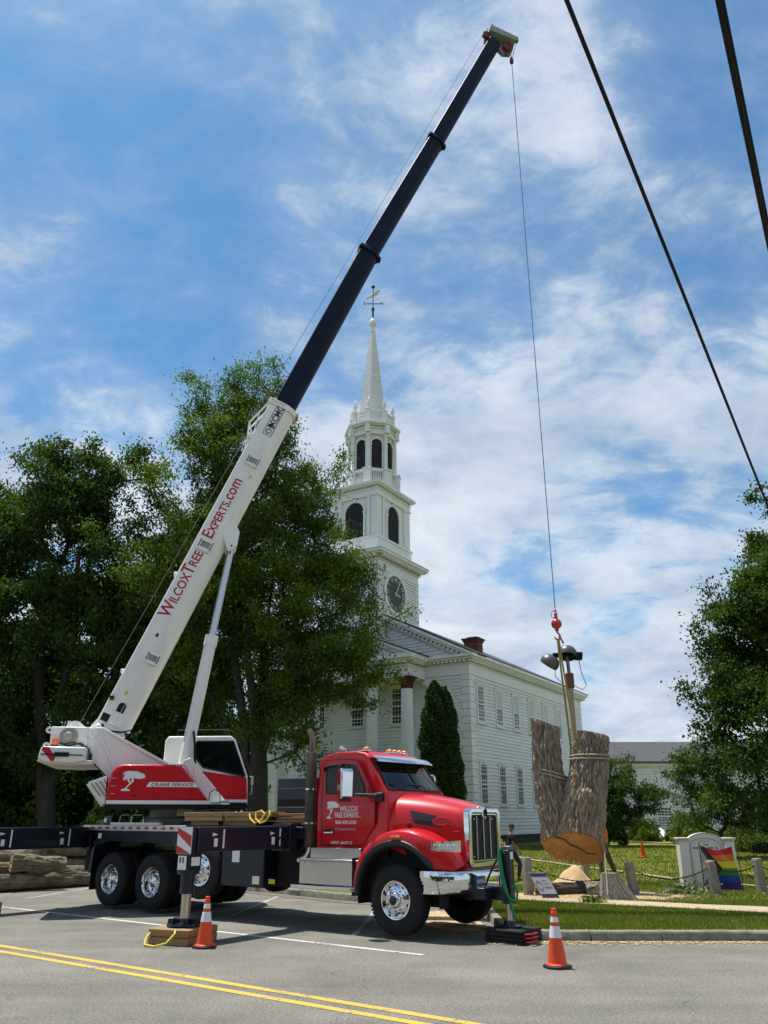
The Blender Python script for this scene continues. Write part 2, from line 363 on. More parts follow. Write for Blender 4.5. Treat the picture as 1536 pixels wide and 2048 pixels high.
        return link(name, me, parent, bevel, subsurf, seg)
def link(name, me, parent=None, bevel=0, subsurf=0, seg=2):
    o = bpy.data.objects.new(name, me); col.objects.link(o)
    if parent is not None: o.parent = parent
    if bevel:
        m = o.modifiers.new('bevel', 'BEVEL'); m.width = bevel; m.segments = seg; m.limit_method = 'ANGLE'; m.angle_limit = R(40); m.harden_normals = False
    if subsurf:
        m = o.modifiers.new('sub', 'SUBSURF'); m.levels = subsurf; m.render_levels = subsurf
    return o
def tag(o, label=None, cat=None, group=None, kind=None):
    if label: o['label'] = label
    if cat: o['category'] = cat
    if group: o['group'] = group
    if kind: o['kind'] = kind
    return o
def empty(name, loc=(0, 0, 0), rz=0, parent=None):
    o = bpy.data.objects.new(name, None); col.objects.link(o); o.location = loc; o.rotation_euler = (0, 0, rz); o.empty_display_size = .2
    if parent is not None: o.parent = parent
    return o
def copy_tree(o, parent=None):
    c = o.copy(); col.objects.link(c); c.parent = parent
    for ch in list(o.children):
        if ch is not c: copy_tree(ch, c)
    return c
def npmesh(name, verts, faces, material, parent=None, smooth=False):
    """fast mesh from arrays; faces all the same size"""
    verts = np.asarray(verts, np.float32); faces = np.asarray(faces, np.int32)
    me = bpy.data.meshes.new(name); k = faces.shape[1]
    me.vertices.add(len(verts)); me.vertices.foreach_set('co', verts.ravel())
    me.loops.add(faces.size); me.loops.foreach_set('vertex_index', faces.ravel())
    me.polygons.add(len(faces)); me.polygons.foreach_set('loop_start', np.arange(0, faces.size, k, dtype=np.int32))
    me.polygons.foreach_set('loop_total', np.full(len(faces), k, np.int32))
    if smooth: me.polygons.foreach_set('use_smooth', np.ones(len(faces), bool))
    me.update(); me.validate(); me.materials.append(material)
    return link(name, me, parent)
def basis(o, x, y):
    """matrix with local x,y axes given (z = x cross y)"""
    x = Vector(x).normalized(); y = Vector(y); y = (y - x*y.dot(x)).normalized(); z = x.cross(y); o = Vector(o)
    return Matrix(((x.x, y.x, z.x, o.x), (x.y, y.y, z.y, o.y), (x.z, y.z, z.z, o.z), (0, 0, 0, 1)))
def text(name, body, size, material, parent, M, bold=0.0, smallcaps=False, extrude=0.003, align='LEFT', width=None, shear=0.0, space=1.0):
    cu = bpy.data.curves.new(name, 'FONT'); cu.body = body; cu.size = size; cu.offset = bold*size; cu.extrude = extrude
    cu.align_x = align; cu.shear = shear; cu.space_character = space; cu.resolution_u = 3
    if smallcaps:
        cu.small_caps_scale = 0.72
        for i, ch in enumerate(body):
            cu.body_format[i].use_small_caps = ch.islower() and (body.find('.') > i or '.' not in body)
    t = bpy.data.objects.new('tmp', cu); col.objects.link(t)
    dg = bpy.context.evaluated_depsgraph_get()
    me = bpy.data.meshes.new_from_object(t.evaluated_get(dg)); bpy.data.objects.remove(t); bpy.data.curves.remove(cu)
    me.materials.clear(); me.materials.append(material); me.name = name
    if width:
        xs = [v.co.x for v in me.vertices]; k = width/(max(xs)-min(xs))
        for v in me.vertices: v.co.x *= k
    o = link(name, me, parent); o.matrix_local = M
    return o
def noise3(p, seed=0):
    from mathutils import noise
    return noise.noise(Vector(p) + Vector((seed*7.3, seed*3.1, seed*1.7)))
# ------------------------------------------------------------------ the setting: ground, road, kerb, lawn
KP = [(60, 14.0), (30, 14.2), (14, 14.36), (9, 14.40), (6.2, 14.42), (3.6, 14.40), (2.85, 14.42), (2.42, 14.58), (2.12, 14.9), (2.0, 15.5), (2.02, 16.6),
      (2.05, 17.7), (1.9, 18.7), (1.4, 19.5), (0.5, 20.1), (-0.8, 20.95), (-2.75, 22.9), (-4.8, 24.9), (-9, 28.0), (-20, 36), (-48, 56)]
def resample(pts, step):
    out_ = []
    for (a, b), (c, d) in zip(pts[:-1], pts[1:]):
        L = math.hypot(c-a, d-b); n = max(1, int(round(L/step)))
        out_ += [(a+(c-a)*i/n, b+(d-b)*i/n) for i in range(n)]
    return out_ + [pts[-1]]
KS = resample(KP, 0.7)
LAWN_PROFILE = [(10, .15), (15, .15), (19, .12), (22, .08), (27, .01), (34, .08), (40, .25), (45, .42), (60, .5), (300, .6)]
def lawn_far(y): return float(np.interp(y, [p[0] for p in LAWN_PROFILE], [p[1] for p in LAWN_PROFILE]))
def lawn_z(x, y):
    # distance past the kerb measured along (.6,.8)
    q = .8*x - .6*y
    ks = np.array(KP); kq = .8*ks[:, 0] - .6*ks[:, 1]
    i = np.argsort(kq); kx = np.interp(q, kq[i], ks[i, 0]); t = (x-kx)/.6
    w = min(1, max(0, t/2.5))
    return .135*(1-w) + w*lawn_far(y) + .02*noise3((x*.6, y*.6, 0))*w
rows_l, rows_r = [], []
tl = [0, .1, .4, .8, 1.3, 1.9, 2.6, 3.4, 4.3, 5.3, 6.5, 8, 10, 12, 15, 18, 22, 27, 33, 40, 50, 65, 90, 130, 200]
for t in tl:
    rows_l.append([(x+.6*t+.09*.6, y+.8*t+.09*.8, lawn_z(x+.6*t, y+.8*t)) for x, y in KS])
lawn = MB().grid(rows_l).build('lawn', LAWN); tag(lawn, kind='structure')
for t in [-.06, 1, 4, 10, 20, 45, 110]:
    rows_r.append([(x-.6*t, y-.8*t, 0) for x, y in KS])
road = MB().grid(rows_r).build('road', ASPH); tag(road, kind='structure')
gnd = MB().add([(-1500, -1500, -.35), (1500, -1500, -.35), (1500, 1500, -.35), (-1500, 1500, -.35)], [(0, 1, 2, 3)]).build('ground', LAWN); tag(gnd, kind='structure')

# truck / road frame: s along the road (36 deg), w across it, away from the camera
A36 = R(-36); P0 = Vector((0.18, 14.57, 0))
AX = Vector((math.cos(A36), math.sin(A36), 0)); IN = Vector((-math.sin(A36), math.cos(A36), 0))
def sw(s, w, z=0): return P0 + AX*s + IN*w + Vector((0, 0, z))
def strip(name, s0, w0, s1, w1, width, z, m, parent=None, n=1):
    a = sw(s0, w0); b = sw(s1, w1); d = (b-a).normalized(); p = Vector((-d.y, d.x, 0))*width/2
    o = MB().add([(a+p).to_tuple(), (a-p).to_tuple(), (b-p).to_tuple(), (b+p).to_tuple()], [(0, 1, 2, 3)]).build(name, m)
    for v in o.data.vertices: v.co.z = z
    o.data.update()
    return tag(o, kind='structure')
strip('yellow_road_line', -45, -4.02, 30, -4.22, .125, .004, LINEY)
strip('yellow_road_line', -45, -4.32, 30, -4.52, .125, .004, LINEY)
strip('white_road_line', -60, -1.0, 1.2, -1.0, .11, .004, LINEW)
for s0, w0, s1, w1 in [(-11.4, .4, -13.6, 4.8), (-0.85, 0.0, -3.2, 3.9), (-4.7, .9, -7.0, 4.85), (-7.9, .3, -10.1, 4.9)]:
    strip('stall_road_line', s0, w0, s1, w1, .10, .004, LINEWW)

# kerb stones, each its own piece
kr = empty('kerb', (0, 0, 0)); tag(kr, kind='structure')
def arclen(pts):
    L = [0]
    for (a, b), (c, d) in zip(pts[:-1], pts[1:]): L.append(L[-1]+math.hypot(c-a, d-b))
    return np.array(L)
KF = resample(KP[2:20], .12); KL = arclen(KF); KX = np.array([p[0] for p in KF]); KY = np.array([p[1] for p in KF])
def kpt(d): return np.interp(d, KL, KX), np.interp(d, KL, KY)
d = 0.0
while d < KL[-1]-.3 and d < 46:
    L = 1.15 if 8.5 < d < 14.5 else random.uniform(1.75, 2.2)
    n = 7; rows = []
    for i in range(n):
        q = d + .006 + (L-.012)*i/(n-1); x, y = kpt(q); x1, y1 = kpt(q+.05); x0, y0 = kpt(max(0, q-.05))
        tx, ty = x1-x0, y1-y0; l = math.hypot(tx, ty) or 1; nx, ny = ty/l, -tx/l     # towards the lawn
        j = random.uniform(-.004, .004); h = .148 + j
        rows.append([(x-nx*.005, y-ny*.005, -.1), (x-nx*.0+j*nx, y-ny*.0+j*ny, h-.03), (x+nx*.02, y+ny*.02, h), (x+nx*.145, y+ny*.145, h+.004), (x+nx*.15, y+ny*.15, -.1)])
    b = MB().grid(rows, smooth=False); o = len(b.v)-n*5
    b.f += [(o, o+1, o+2, o+3, o+4), tuple(o+(n-1)*5+k for k in (4, 3, 2, 1, 0))]; b.sm += [False, False]
    b.build('kerb_stone', KERB, kr, bevel=.008)
    d += L

def sheet(name, pts, z_off, m, amp=.25, fz=lawn_z, seed=0, n=90, kind='structure'):
    """irregular flat patch lying on the ground: centre + rim points, edge roughened"""
    cx = sum(p[0] for p in pts)/len(pts); cy = sum(p[1] for p in pts)/len(pts)
    P = [Vector((p[0], p[1], 0)) for p in pts]; rim = []
    for i in range(n):
        f = i/n*len(P); a = P[int(f) % len(P)]; b = P[(int(f)+1) % len(P)]; c_ = a.lerp(b, f-int(f))
        k = 1 + amp*(noise3((c_.x*1.7, c_.y*1.7, 0), seed) + .6*noise3((c_.x*6, c_.y*6, 3), seed))
        rim.append((cx+(c_.x-cx)*k, cy+(c_.y-cy)*k))
    rows = []
    for r in (0.02, .2, .4, .6, .75, .88, 1.0):
        rows.append([(cx+(x-cx)*r, cy+(y-cy)*r, fz(cx+(x-cx)*r, cy+(y-cy)*r) + z_off*(1.6-.9*r)) for x, y in rim])
    o = MB().grid(rows, close_u=True).build(name, m, recalc=True)
    return tag(o, kind=kind)
def walk(name, s0, s1, w0, w1, zo, m):
    rows = []
    for i in range(40):
        s_ = s0+(s1-s0)*i/39
        rows.append([(*sw(s_, w)[:2], lawn_z(*sw(s_, w)[:2])+zo) for w in np.linspace(w0(s_), w1(s_), 5)])
    return tag(MB().grid(rows).build(name, m), kind='structure')
walk('pavement', -2.6, 16, lambda s: 5.95+.05*s, lambda s: 6.95+.13*max(0, s), .02, CONCRETE)
rows = []
for x, y in resample([(5.6, 41), (6.1, 37.4), (8.1, 32.4), (9.3, 28), (10.7, 24.3), (13.5, 18.5)], 1.0):
    rows.append([(x-.13, y-.06, lawn_z(x-.13, y)+.025), (x+.13, y+.06, lawn_z(x+.13, y)+.025)])
tag(MB().grid(rows).build('footpath', CONCRETE), kind='structure')
rows = [[(x, y-.55, lawn_z(x, y)+.05), (x, y+.55, lawn_z(x, y)+.05)] for x, y in [(13.0, 53.5), (15, 52), (17, 49), (21, 46), (28, 43)]]
tag(MB().grid(rows).build('footpath', CONCRETE), kind='structure')

sheet('sawdust', [(2.6, 20.6), (3.3, 20.15), (4.4, 20.0), (5.6, 19.75), (6.6, 20.2), (7.2, 21.2), (6.6, 22.3), (5.2, 22.6), (3.6, 22.2), (2.8, 21.5)], .016, SAWDUST, .22, seed=1, kind='stuff')
flat0 = lambda x, y: 0.0
sheet('sawdust', [(1.72, 15.6), (1.85, 16.5), (1.9, 17.6), (1.6, 18.6), (.9, 18.9), (.3, 18.2), (.5, 17.0), (.95, 16.0), (1.3, 15.5)], .008, SAWDUST, .12, flat0, 2, kind='stuff')
dirt = mat('kerb_dirt', (.20, .155, .11), .95, color2=(.11, .08, .055), vscale=6, bump=.6)
sheet('dirt', [(1.6, 19.0), (.4, 19.9), (-1.0, 20.8), (-2.7, 22.5), (-4.6, 24.5), (-4.8, 24.4), (-2.95, 22.4), (-1.1, 20.6), (.2, 19.7)], .010, dirt, .06, flat0, 3, kind='stuff')
# sawdust chips spilled along the gutter and over the walk: small flat chips
def chips(name, n, fx, fz, m, size=.018):
    pts = np.array([fx() for _ in range(n)]); a = rng.uniform(0, 6.28, n); s_ = size*rng.uniform(.5, 1.5, n)
    z = np.array([fz(x, y) for x, y in pts]) + .008
    vs = np.zeros((n, 4, 3), np.float32)
    for k, (u, v) in enumerate([(-1, -.5), (1, -.5), (1, .5), (-1, .5)]):
        vs[:, k, 0] = pts[:, 0] + s_*(u*np.cos(a)-v*np.sin(a)); vs[:, k, 1] = pts[:, 1] + s_*(u*np.sin(a)+v*np.cos(a)); vs[:, k, 2] = z + rng.uniform(0, .006, n)
    return tag(npmesh(name, vs.reshape(-1, 3), np.arange(4*n).reshape(-1, 4), m), 'scatter of pale wood chips on the ground', 'chips', kind='stuff')
chips('wood_chips', 2600, lambda: (random.uniform(1.6, 8.5), 14.37-abs(random.gauss(0, .22))**1.2), flat0, SAWDUST)
chips('wood_chips', 1500, lambda: (random.gauss(1.3, .5), random.gauss(17, 1.1)), flat0, SAWDUST)
chips('wood_chips', 5000, lambda: (random.gauss(4.8, 1.6), random.gauss(21.0, .8)), lambda x, y: lawn_z(x, y)+.02, SAWDUST)

# grass blades on the lawn near enough to show them
def grass(n, fx, h, wd, name='grass'):
    pts = np.array([fx() for _ in range(n)])
    z = np.array([lawn_z(x, y) for x, y in pts])
    a = rng.uniform(0, 6.28, n); hh = h*rng.uniform(.5, 1.4, n); ln = rng.normal(0, .35, (n, 2))*hh[:, None]
    vs = np.zeros((n, 3, 3), np.float32)
    dxy = np.stack([np.cos(a), np.sin(a)], 1)*wd
    vs[:, 0, :2] = pts - dxy; vs[:, 1, :2] = pts + dxy; vs[:, 2, :2] = pts + ln
    vs[:, 0, 2] = z - .01; vs[:, 1, 2] = z - .01; vs[:, 2, 2] = z + hh
    return tag(npmesh(name, vs.reshape(-1, 3), np.arange(3*n).reshape(-1, 3), GRASS), 'short mown grass on the church green', 'grass', kind='stuff')
def clear(x, y):     # no blades on paving, sawdust or the road
    s_ = (x-P0.x)*AX.x+(y-P0.y)*AX.y; w = (x-P0.x)*IN.x+(y-P0.y)*IN.y
    if 5.9+.05*s_ < w < 7.0+.13*max(0, s_) and s_ > -2.6: return False
    q = ((x-4.9)/2.3)**2 + ((y-21.1)/1.25)**2
    if q < 1 and random.random() < .93: return False
    kq = .8*x-.6*y; ks = np.array(KP); kk = .8*ks[:, 0]-.6*ks[:, 1]; i = np.argsort(kk); t = (x-np.interp(kq, kk[i], ks[i, 0]))/.6
    return t > .26
def gpos(x0, x1, y0, y1):
    while True:
        x, y = random.uniform(x0, x1), random.uniform(y0, y1)
        if clear(x, y): return x, y
grass(52000, lambda: gpos(1.9, 10, 14.5, 19.6), .055, .0075)
grass(46000, lambda: gpos(1.6, 13, 18.4, 27), .06, .009)
grass(40000, lambda: gpos(3, 22, 26, 46), .075, .016)
# ------------------------------------------------------------------ the crane truck (local x = forward, y = away from the camera, z up; y=0 is its near side)
TR = empty('crane_truck', P0, A36)
tag(TR, 'red and white truck crane with its long telescopic boom raised over the church green', 'crane truck')
YC = 1.23
def part(name, b, m, parent=None, **k): return b.build(name, m, parent or TR, **k)

# ---- wheels
def wheel_proto(kind):
    w = empty('wheel', parent=TR)
    W = .30 if kind != 'rear' else .62
    pr = [(.285, .035), (.31, .012), (.36, -.004), (.43, -.008), (.485, .004), (.515, .028), (.532, .05)]
    y = .05
    for g in (.085, .135, .185, .235):
        pr += [(.537, g-.009), (.520, g-.006), (.520, g+.006), (.537, g+.009)]
    pr += [(.532, .255), (.51, .285), (.47, .302), (.40, .305), (.30, .27)]
    t = MB().lathe(pr, 56, axis='y')
    for k in range(56):      # shoulder lugs
        a = 2*math.pi*k/56
        M = Matrix.Rotation(a, 4, 'Y')
        t.box(-.020, .020, .018, .060, .505, .536, M)
    if kind == 'rear':
        t.lathe([(r, h+.33) for r, h in pr], 40, axis='y')
    t.build('tyre', RUBBER, w)
    if kind == 'rear':
        rp = [(.300, .022), (.292, -.002), (.280, .004), (.272, .03), (.262, .06), (.258, .14), (.235, .165), (.19, .172), (.135, .168), (.13, .10), (.112, .055), (.10, .045), (0, .045)]
        lr, ly, hy = .167, .155, .03
    else:
        rp = [(.300, .022), (.296, -.004), (.278, -.002), (.272, .022), (.262, .045), (.246, .040), (.222, .020), (.196, .000), (.15, -.008), (.128, -.012), (.122, -.045), (.10, -.07), (.085, -.078), (0, -.078)]
        lr, ly, hy = .167, -.012, -.085
    rim = MB().lathe(rp, 48, axis='y').build('rim', CHROME, w, sharp=50)
    hub = MB().lathe([(.078, hy+.03), (.078, hy+.008), (.06, hy-.004), (.0, hy-.006)], 20, axis='y').build('hub_cap', BLACK if kind == 'front' else CHROME, w)
    ln = None
    for k in range(10):
        a = 2*math.pi*(k+.5)/10
        M = Matrix.Translation((lr*math.cos(a), 0, lr*math.sin(a)))
        if ln is None:
            ln = MB().cyl((0, ly+.01, 0), (0, ly-.035, 0), .0165, .012, 6).build('lug_nut', CHROME, w); ln.matrix_local = M
            rr, ry = (.226, .017) if kind != 'rear' else (.215, .163)
            hh = MB().lathe([(.024, 0), (.0, -.002)], 12, axis='y').build('hand_hole', MATTE, w)
            ok = hh; hh.location = (rr*math.cos(a), ry+.001, rr*math.sin(a))
        else:
            for src, p in ((ln, M.translation), (ok, Vector((rr*math.cos(a), ry+.001, rr*math.sin(a))))):
                c_ = src.copy(); col.objects.link(c_); c_.parent = w; c_.location = p
        if kind != 'rear': pass
    return w
wf = wheel_proto('front'); wf.location = (0, 0.02, .585)
wr = wheel_proto('rear'); wr.location = (-7.70, .04, .60)
wp = copy_tree(wf, TR); wp.location = (-4.83, .05, .88)
w2 = copy_tree(wr, TR); w2.location = (-6.31, .04, .60)
for src, s_, z in ((wf, 0, .585), (wr, -7.70, .60), (wr, -6.31, .60), (wp, -4.83, .88)):
    c_ = copy_tree(src, TR); c_.location = (s_, 2*YC-.02, z); c_.rotation_euler = (0, 0, math.pi)

# ---- chassis
for y in (.80, 1.66-.02):
    part('frame_rail', MB().box(-8.9, .95, y-.04, y+.04, .86, 1.14), NAVY)
for s_, z in ((0, .585), (-7.70, .60), (-6.31, .60), (-4.83, .88)):
    part('axle', MB().cyl((s_, .3, z), (s_, 2.16, z), .075, n=10).ball((s_, YC, z), .2), MATTE)
part('engine_block', MB().box(-.6, .85, .72, 1.74, .62, 1.35), MATTE)
part('fuel_tank', MB().cyl((-3.2, 2.1, .80), (-1.9, 2.1, .80), .30, n=20), ALU)
# deck
part('deck', MB().box(-8.75, -2.20, .14, 2.32, 1.50, 1.70), NAVY, bevel=.012)
part('deck_edge', MB().box(-8.92, -5.38, .06, .138, 1.585, 1.705), ALU, bevel=.006)
for k in range(12):
    s_ = -8.62 + k*.275
    part('reflector', MB().box(s_, s_+.11, .052, .0595, 1.62, 1.675), REFR)
part('side_marker', MB().box(-6.18, -6.08, .05, .0595, 1.615, 1.66), AMBER)
# rear mudguard over the tandem
mg = MB()
prof = [(-8.55, .70), (-8.50, 1.22), (-8.30, 1.47), (-8.0, 1.56), (-5.55, 1.56), (-5.45, 1.5)]
inn_ = [(-8.47, .70), (-8.42, 1.20), (-8.25, 1.42), (-7.98, 1.50), (-5.55, 1.50), (-5.48, 1.46)]
for y0, y1 in ((.07, .72), (1.74, 2.39)):
    mg.grid([[(a, y0, b) for a, b in prof], [(a, y1, b) for a, b in prof], [(a, y1, b) for a, b in inn_], [(a, y0, b) for a, b in inn_], [(a, y0, b) for a, b in prof]], smooth=False)
part('rear_mudguard', mg, NAVY)
part('mudguard_flange', MB().prism([(-8.5, 1.30), (-8.30, 1.52), (-8.0, 1.575), (-5.42, 1.575), (-5.42, 1.33), (-7.9, 1.38), (-8.2, 1.30)], .058, .069), NAVY, bevel=.004)
part('mud_flap', MB().box(-8.52, -8.50, .12, .70, .35, .72), RUBBER)
# side locker
part('side_locker', MB().box(-4.28, -3.12, .10, .75, .62, 1.30), NAVY, bevel=.02)
part('warning_plate', MB().box(-3.98, -3.78, .092, .099, 1.05, 1.30), WHITEV)
part('warning_plate', MB().box(-3.40, -3.22, .092, .099, .68, .82), WHITEV)
part('warning_plate', MB().box(-8.30, -8.19, .048, .055, 1.42, 1.53), WHITEV)
part('hazard_plate', MB().box(-3.02, -2.86, .142, .149, .70, .78), mat('yellow_plate', (.6, .5, .03), .5))
part('underframe_box', MB().box(-3.1, -2.35, .45, 2.0, .66, 1.5), MATTE, bevel=.02)
# tool box behind the cab
tb = part('tool_box', MB().box(-3.35, -2.32, .62, 1.9, 1.72, 2.60), NAVY, bevel=.02)
part('shelf_gap', MB().box(-3.30, -2.36, .612, .628, 2.06, 2.20), MATTE, tb)
part('box_shelf', MB().box(-3.27, -2.40, .58, .70, 2.045, 2.065), STEEL, tb)
part('hinge_rail', MB().box(-3.34, -2.33, .606, .619, 2.40, 2.415), STEEL, tb)

# ---- outrigger beams (front and rear, near side), jack at the end of each
def outrigger(s_, y_in, y_out, z0, z1, stripes, jack_z, foot):
    ob = MB().box(s_-.19, s_+.19, y_out, y_in, z0, z1).build('outrigger_beam', NAVY, TR, bevel=.015)
    MB().box(s_-.225, s_+.225, y_in-.75, y_in+.3, z0-.045, z1+.04).build('outer_sleeve', NAVY, ob, bevel=.012)
    # jack
    jk = MB().box(s_-.15, s_+.15, y_out-.12, y_out+.14, z0-.28, z1+.005).build('jack_housing', NAVY, ob, bevel=.012)
    MB().lathe([(.13, z0-.33), (.18, z0-.33), (.18, z0-.27), (.13, z0-.27)], 20, Matrix.Translation((s_, y_out+.01, 0))).build('jack_collar', NAVY, ob)
    MB().cyl((s_, y_out+.01, z0-.62), (s_, y_out+.01, z0-.25), .115, n=20).build('jack_tube', NAVY, ob)
    MB().cyl((s_, y_out+.01, jack_z), (s_, y_out+.01, z0-.55), .078, n=20).build('jack_rod', mat('rod_steel', (.50, .47, .43), .22, 1.0), ob)
    if foot:
        f_ = MB().lathe([(.0, jack_z+.10), (.11, jack_z+.10), (.13, jack_z+.045), (.27, jack_z+.03), (.28, jack_z)], 24, Matrix.Translation((s_, y_out+.01, 0)))
        for a in range(8):
            f_.box(.10, .26, -.012, .012, jack_z+.02, jack_z+.095, Matrix.Translation((s_, y_out+.01, 0)) @ Matrix.Rotation(a*math.pi/4, 4, 'Z'))
        f_.build('jack_foot', NAVY, ob)
    # end plate with slanted stripes on the face towards the road
    yp = y_out-.135
    MB().box(s_-.175, s_+.175, yp, yp+.012, z0-.02, z1).build('end_plate', REFW, ob)
    if stripes:
        for k in range(3):
            zc = z1-.12-.36*k
            x0, x1 = s_-.172, s_+.172
            poly = [(x0, zc+.20), (x0, zc+.02), (x1, zc-.19), (x1, zc-.01)]
            poly = [(a, min(max(b, z0-.015), z1-.004)) for a, b in poly]
            MB().prism(poly, yp-.005, yp-.001).build('hazard_stripe', REFR, ob)
    for dy in (.55, 1.95):
        MB().box(s_+.191, s_+.195, y_out+dy, y_out+dy+.035, z0+.05, z1-.04).build('scale_mark', WHITEV, ob)
        MB().box(s_+.191, s_+.195, y_out+dy-.20, y_out+dy-.12, z0+.08, z0+.21).build('decal', WHITEV, ob)
        MB().prism([(y_out+dy-.24, z1-.09), (y_out+dy-.24, z1-.15), (y_out+dy-.12, z1-.12)], s_+.191, s_+.195, 'yz').build('decal', WHITEV, ob)
    MB().box(s_-.10, s_+.10, yp-.01, yp-.002, z0-.26, z0-.05).build('decal', WHITEV, ob)
    for k in range(2): MB().box(s_-.06+.07*k, s_-.03+.07*k, yp-.014, yp-.011, z0-.16, z0-.07).build('decal_mark', BLACKV, ob)
    MB().box(s_+.151, s_+.155, y_out-.08, y_out+.10, z0-.20, z0-.07).build('decal', WHITEV, ob)
    # hose along the beam
    MB().tube([(s_+.20, y_in-.75, z1-.1), (s_+.215, y_in-1.0, z1-.2), (s_+.21, y_in-1.1, z0+.08), (s_+.2, y_in-.8, z0-.04)], .012, 6).build('hose', RUBBER, ob)
    return ob
outrigger(-2.62, .75, -2.20, 1.325, 1.715, True, .245, True)
outrigger(-8.95, .9, -2.35, 1.22, 1.66, True, .25, True)
part('outrigger_box', MB().box(-2.92, -2.30, .30, 2.2, 1.30, 1.755), NAVY, bevel=.015)
part('outrigger_box', MB().box(-9.25, -8.62, .30, 2.2, 1.20, 1.70), NAVY, bevel=.015)
part('tail_frame', MB().box(-9.1, -8.7, .35, 2.1, .72, 1.25), MATTE)

# ---- steps and exhaust
part('step_box', MB().box(-2.22, -.86, .10, .62, .74, 1.13), TREAD, bevel=.01)
part('step_top', MB().box(-2.24, -.84, .075, .64, 1.132, 1.165), ALU, bevel=.006)
part('lower_step', MB().box(-2.36, -.88, .03, .36, .665, .728), CHROME, bevel=.008)
part('kick_panel', MB().box(-2.0, -.84, .15, .62, 1.168, 1.35), ALU, bevel=.004)
for k in range(6): part('rivet', MB().ball((-2.1+k*.22, .098, 1.10), .011, 8, 4), CHROME)
ex = part('exhaust_stack', MB().lathe([(.098, 1.35), (.105, 1.37), (.105, 3.02), (.098, 3.03), (.0, 3.03)], 20, Matrix.Translation((-2.10, .22, 0))), mat('heat_shield', (.085, .072, .055), .42, .85, var=.35, vscale=4, bump=.5, bscale=70))
pts = [(-2.10, .22, 3.0), (-2.10, .22, 3.26), (-2.115, .22, 3.34), (-2.15, .22, 3.41), (-2.20, .22, 3.45)]
part('exhaust_pipe', MB().tube(pts, .058, 14, caps=False), mat('blued_steel', (.20, .13, .10), .3, .9, var=.3), ex)
part('pipe_mouth', MB().lathe([(.055, 0), (0, -.002)], 14, Matrix.Translation((-2.202, .22, 3.452)) @ Matrix.Rotation(R(-52), 4, 'Y')), MATTE, ex)
part('exhaust_elbow', MB().tube([(-2.10, .22, 1.42), (-2.11, .21, 1.28), (-2.16, .19, 1.18), (-2.30, .17, 1.13)], .065, 14), CHROME, ex)
for z in (1.75, 2.35): part('clamp', MB().lathe([(.112, z), (.112, z+.03)], 20, Matrix.Translation((-2.10, .22, 0))), CHROME, ex)

# ---- cab
CY0, CY1 = .25, 2.21
cab = MB()
# side outline (s,z); window cut is a separate proud glass set in a frame
sec = [(-1.96, 1.34), (-1.97, 2.2), (-1.95, 2.86), (-1.86, 2.985), (-1.55, 3.03), (-1.15, 3.035), (-.92, 2.99), (-.82, 2.90), (-.36, 2.28), (-.30, 2.12), (-.34, 1.34)]
ins = [0, .0, .035, .10, .15, .15, .13, .09, .0, 0, 0]
rows = []
for (s_, z), i_ in zip(sec, ins):
    bulge = 0.10 if s_ > -1.0 else 0.0
    r = []
    for t in np.linspace(0, 1, 9):
        y = CY0+i_ + (CY1-CY0-2*i_)*t
        e = 1-(2*t-1)**2
        r.append((s_ + bulge*e*(.8 if z > 2.2 else .3), y, z + (.02*e if z > 2.95 else 0)))
    rows.append(r)
cab.grid(rows)
for side in (0, -1):
    vs = [r[side] for r in rows]
    cab.add(vs, [tuple(range(len(vs)))])
cb = part('cab', cab, RED, bevel=.022, sharp=40)
# windscreen: follows the bulged front between the roof edge and the cowl
def cabfront(t, z):          # point on the cab front at lateral t (0 near..1 far) and height z
    zs = [2.28, 2.90]; s0 = np.interp(z, zs, [-.36, -.82]); i_ = np.interp(z, zs, [0, .09]); e = 1-(2*t-1)**2
    return Vector((s0+.10*e*.8, CY0+i_+(CY1-CY0-2*i_)*t, z))
nrm = Vector((.80, 0, .60))
ws = MB().grid([[cabfront(t, z)+nrm*.012 for t in np.linspace(.055, .945, 12)] for z in np.linspace(2.33, 2.86, 5)])
part('windscreen', ws, GLASS, cb)
part('windscreen_seal', MB().tube([cabfront(t, z)+nrm*.012 for t, z in [(.05, 2.33), (.05, 2.6), (.05, 2.86)] + [(t, 2.86) for t in np.linspace(.1, .9, 8)] + [(.95, 2.86), (.95, 2.6), (.95, 2.33)] + [(t, 2.33) for t in np.linspace(.9, .1, 8)] + [(.05, 2.33)]], .018, 6), BLACK, cb)
part('windscreen_pillar', MB().tube([cabfront(.5, z)+nrm*.02 for z in (2.33, 2.6, 2.86)], .012, 6), BLACK, cb)
for t0, t1 in ((.28, .10), (.62, .46)):
    a = cabfront(t0, 2.34)+nrm*.03; b = cabfront(t1, 2.42)+nrm*.03
    part('wiper', MB().tube([a, (a+b)/2+Vector((.02, 0, .02)), b], .008, 6).tube([b+Vector((0, -.18, .02)), b+Vector((0, .3, -.02))], .007, 5), BLACK, cb)
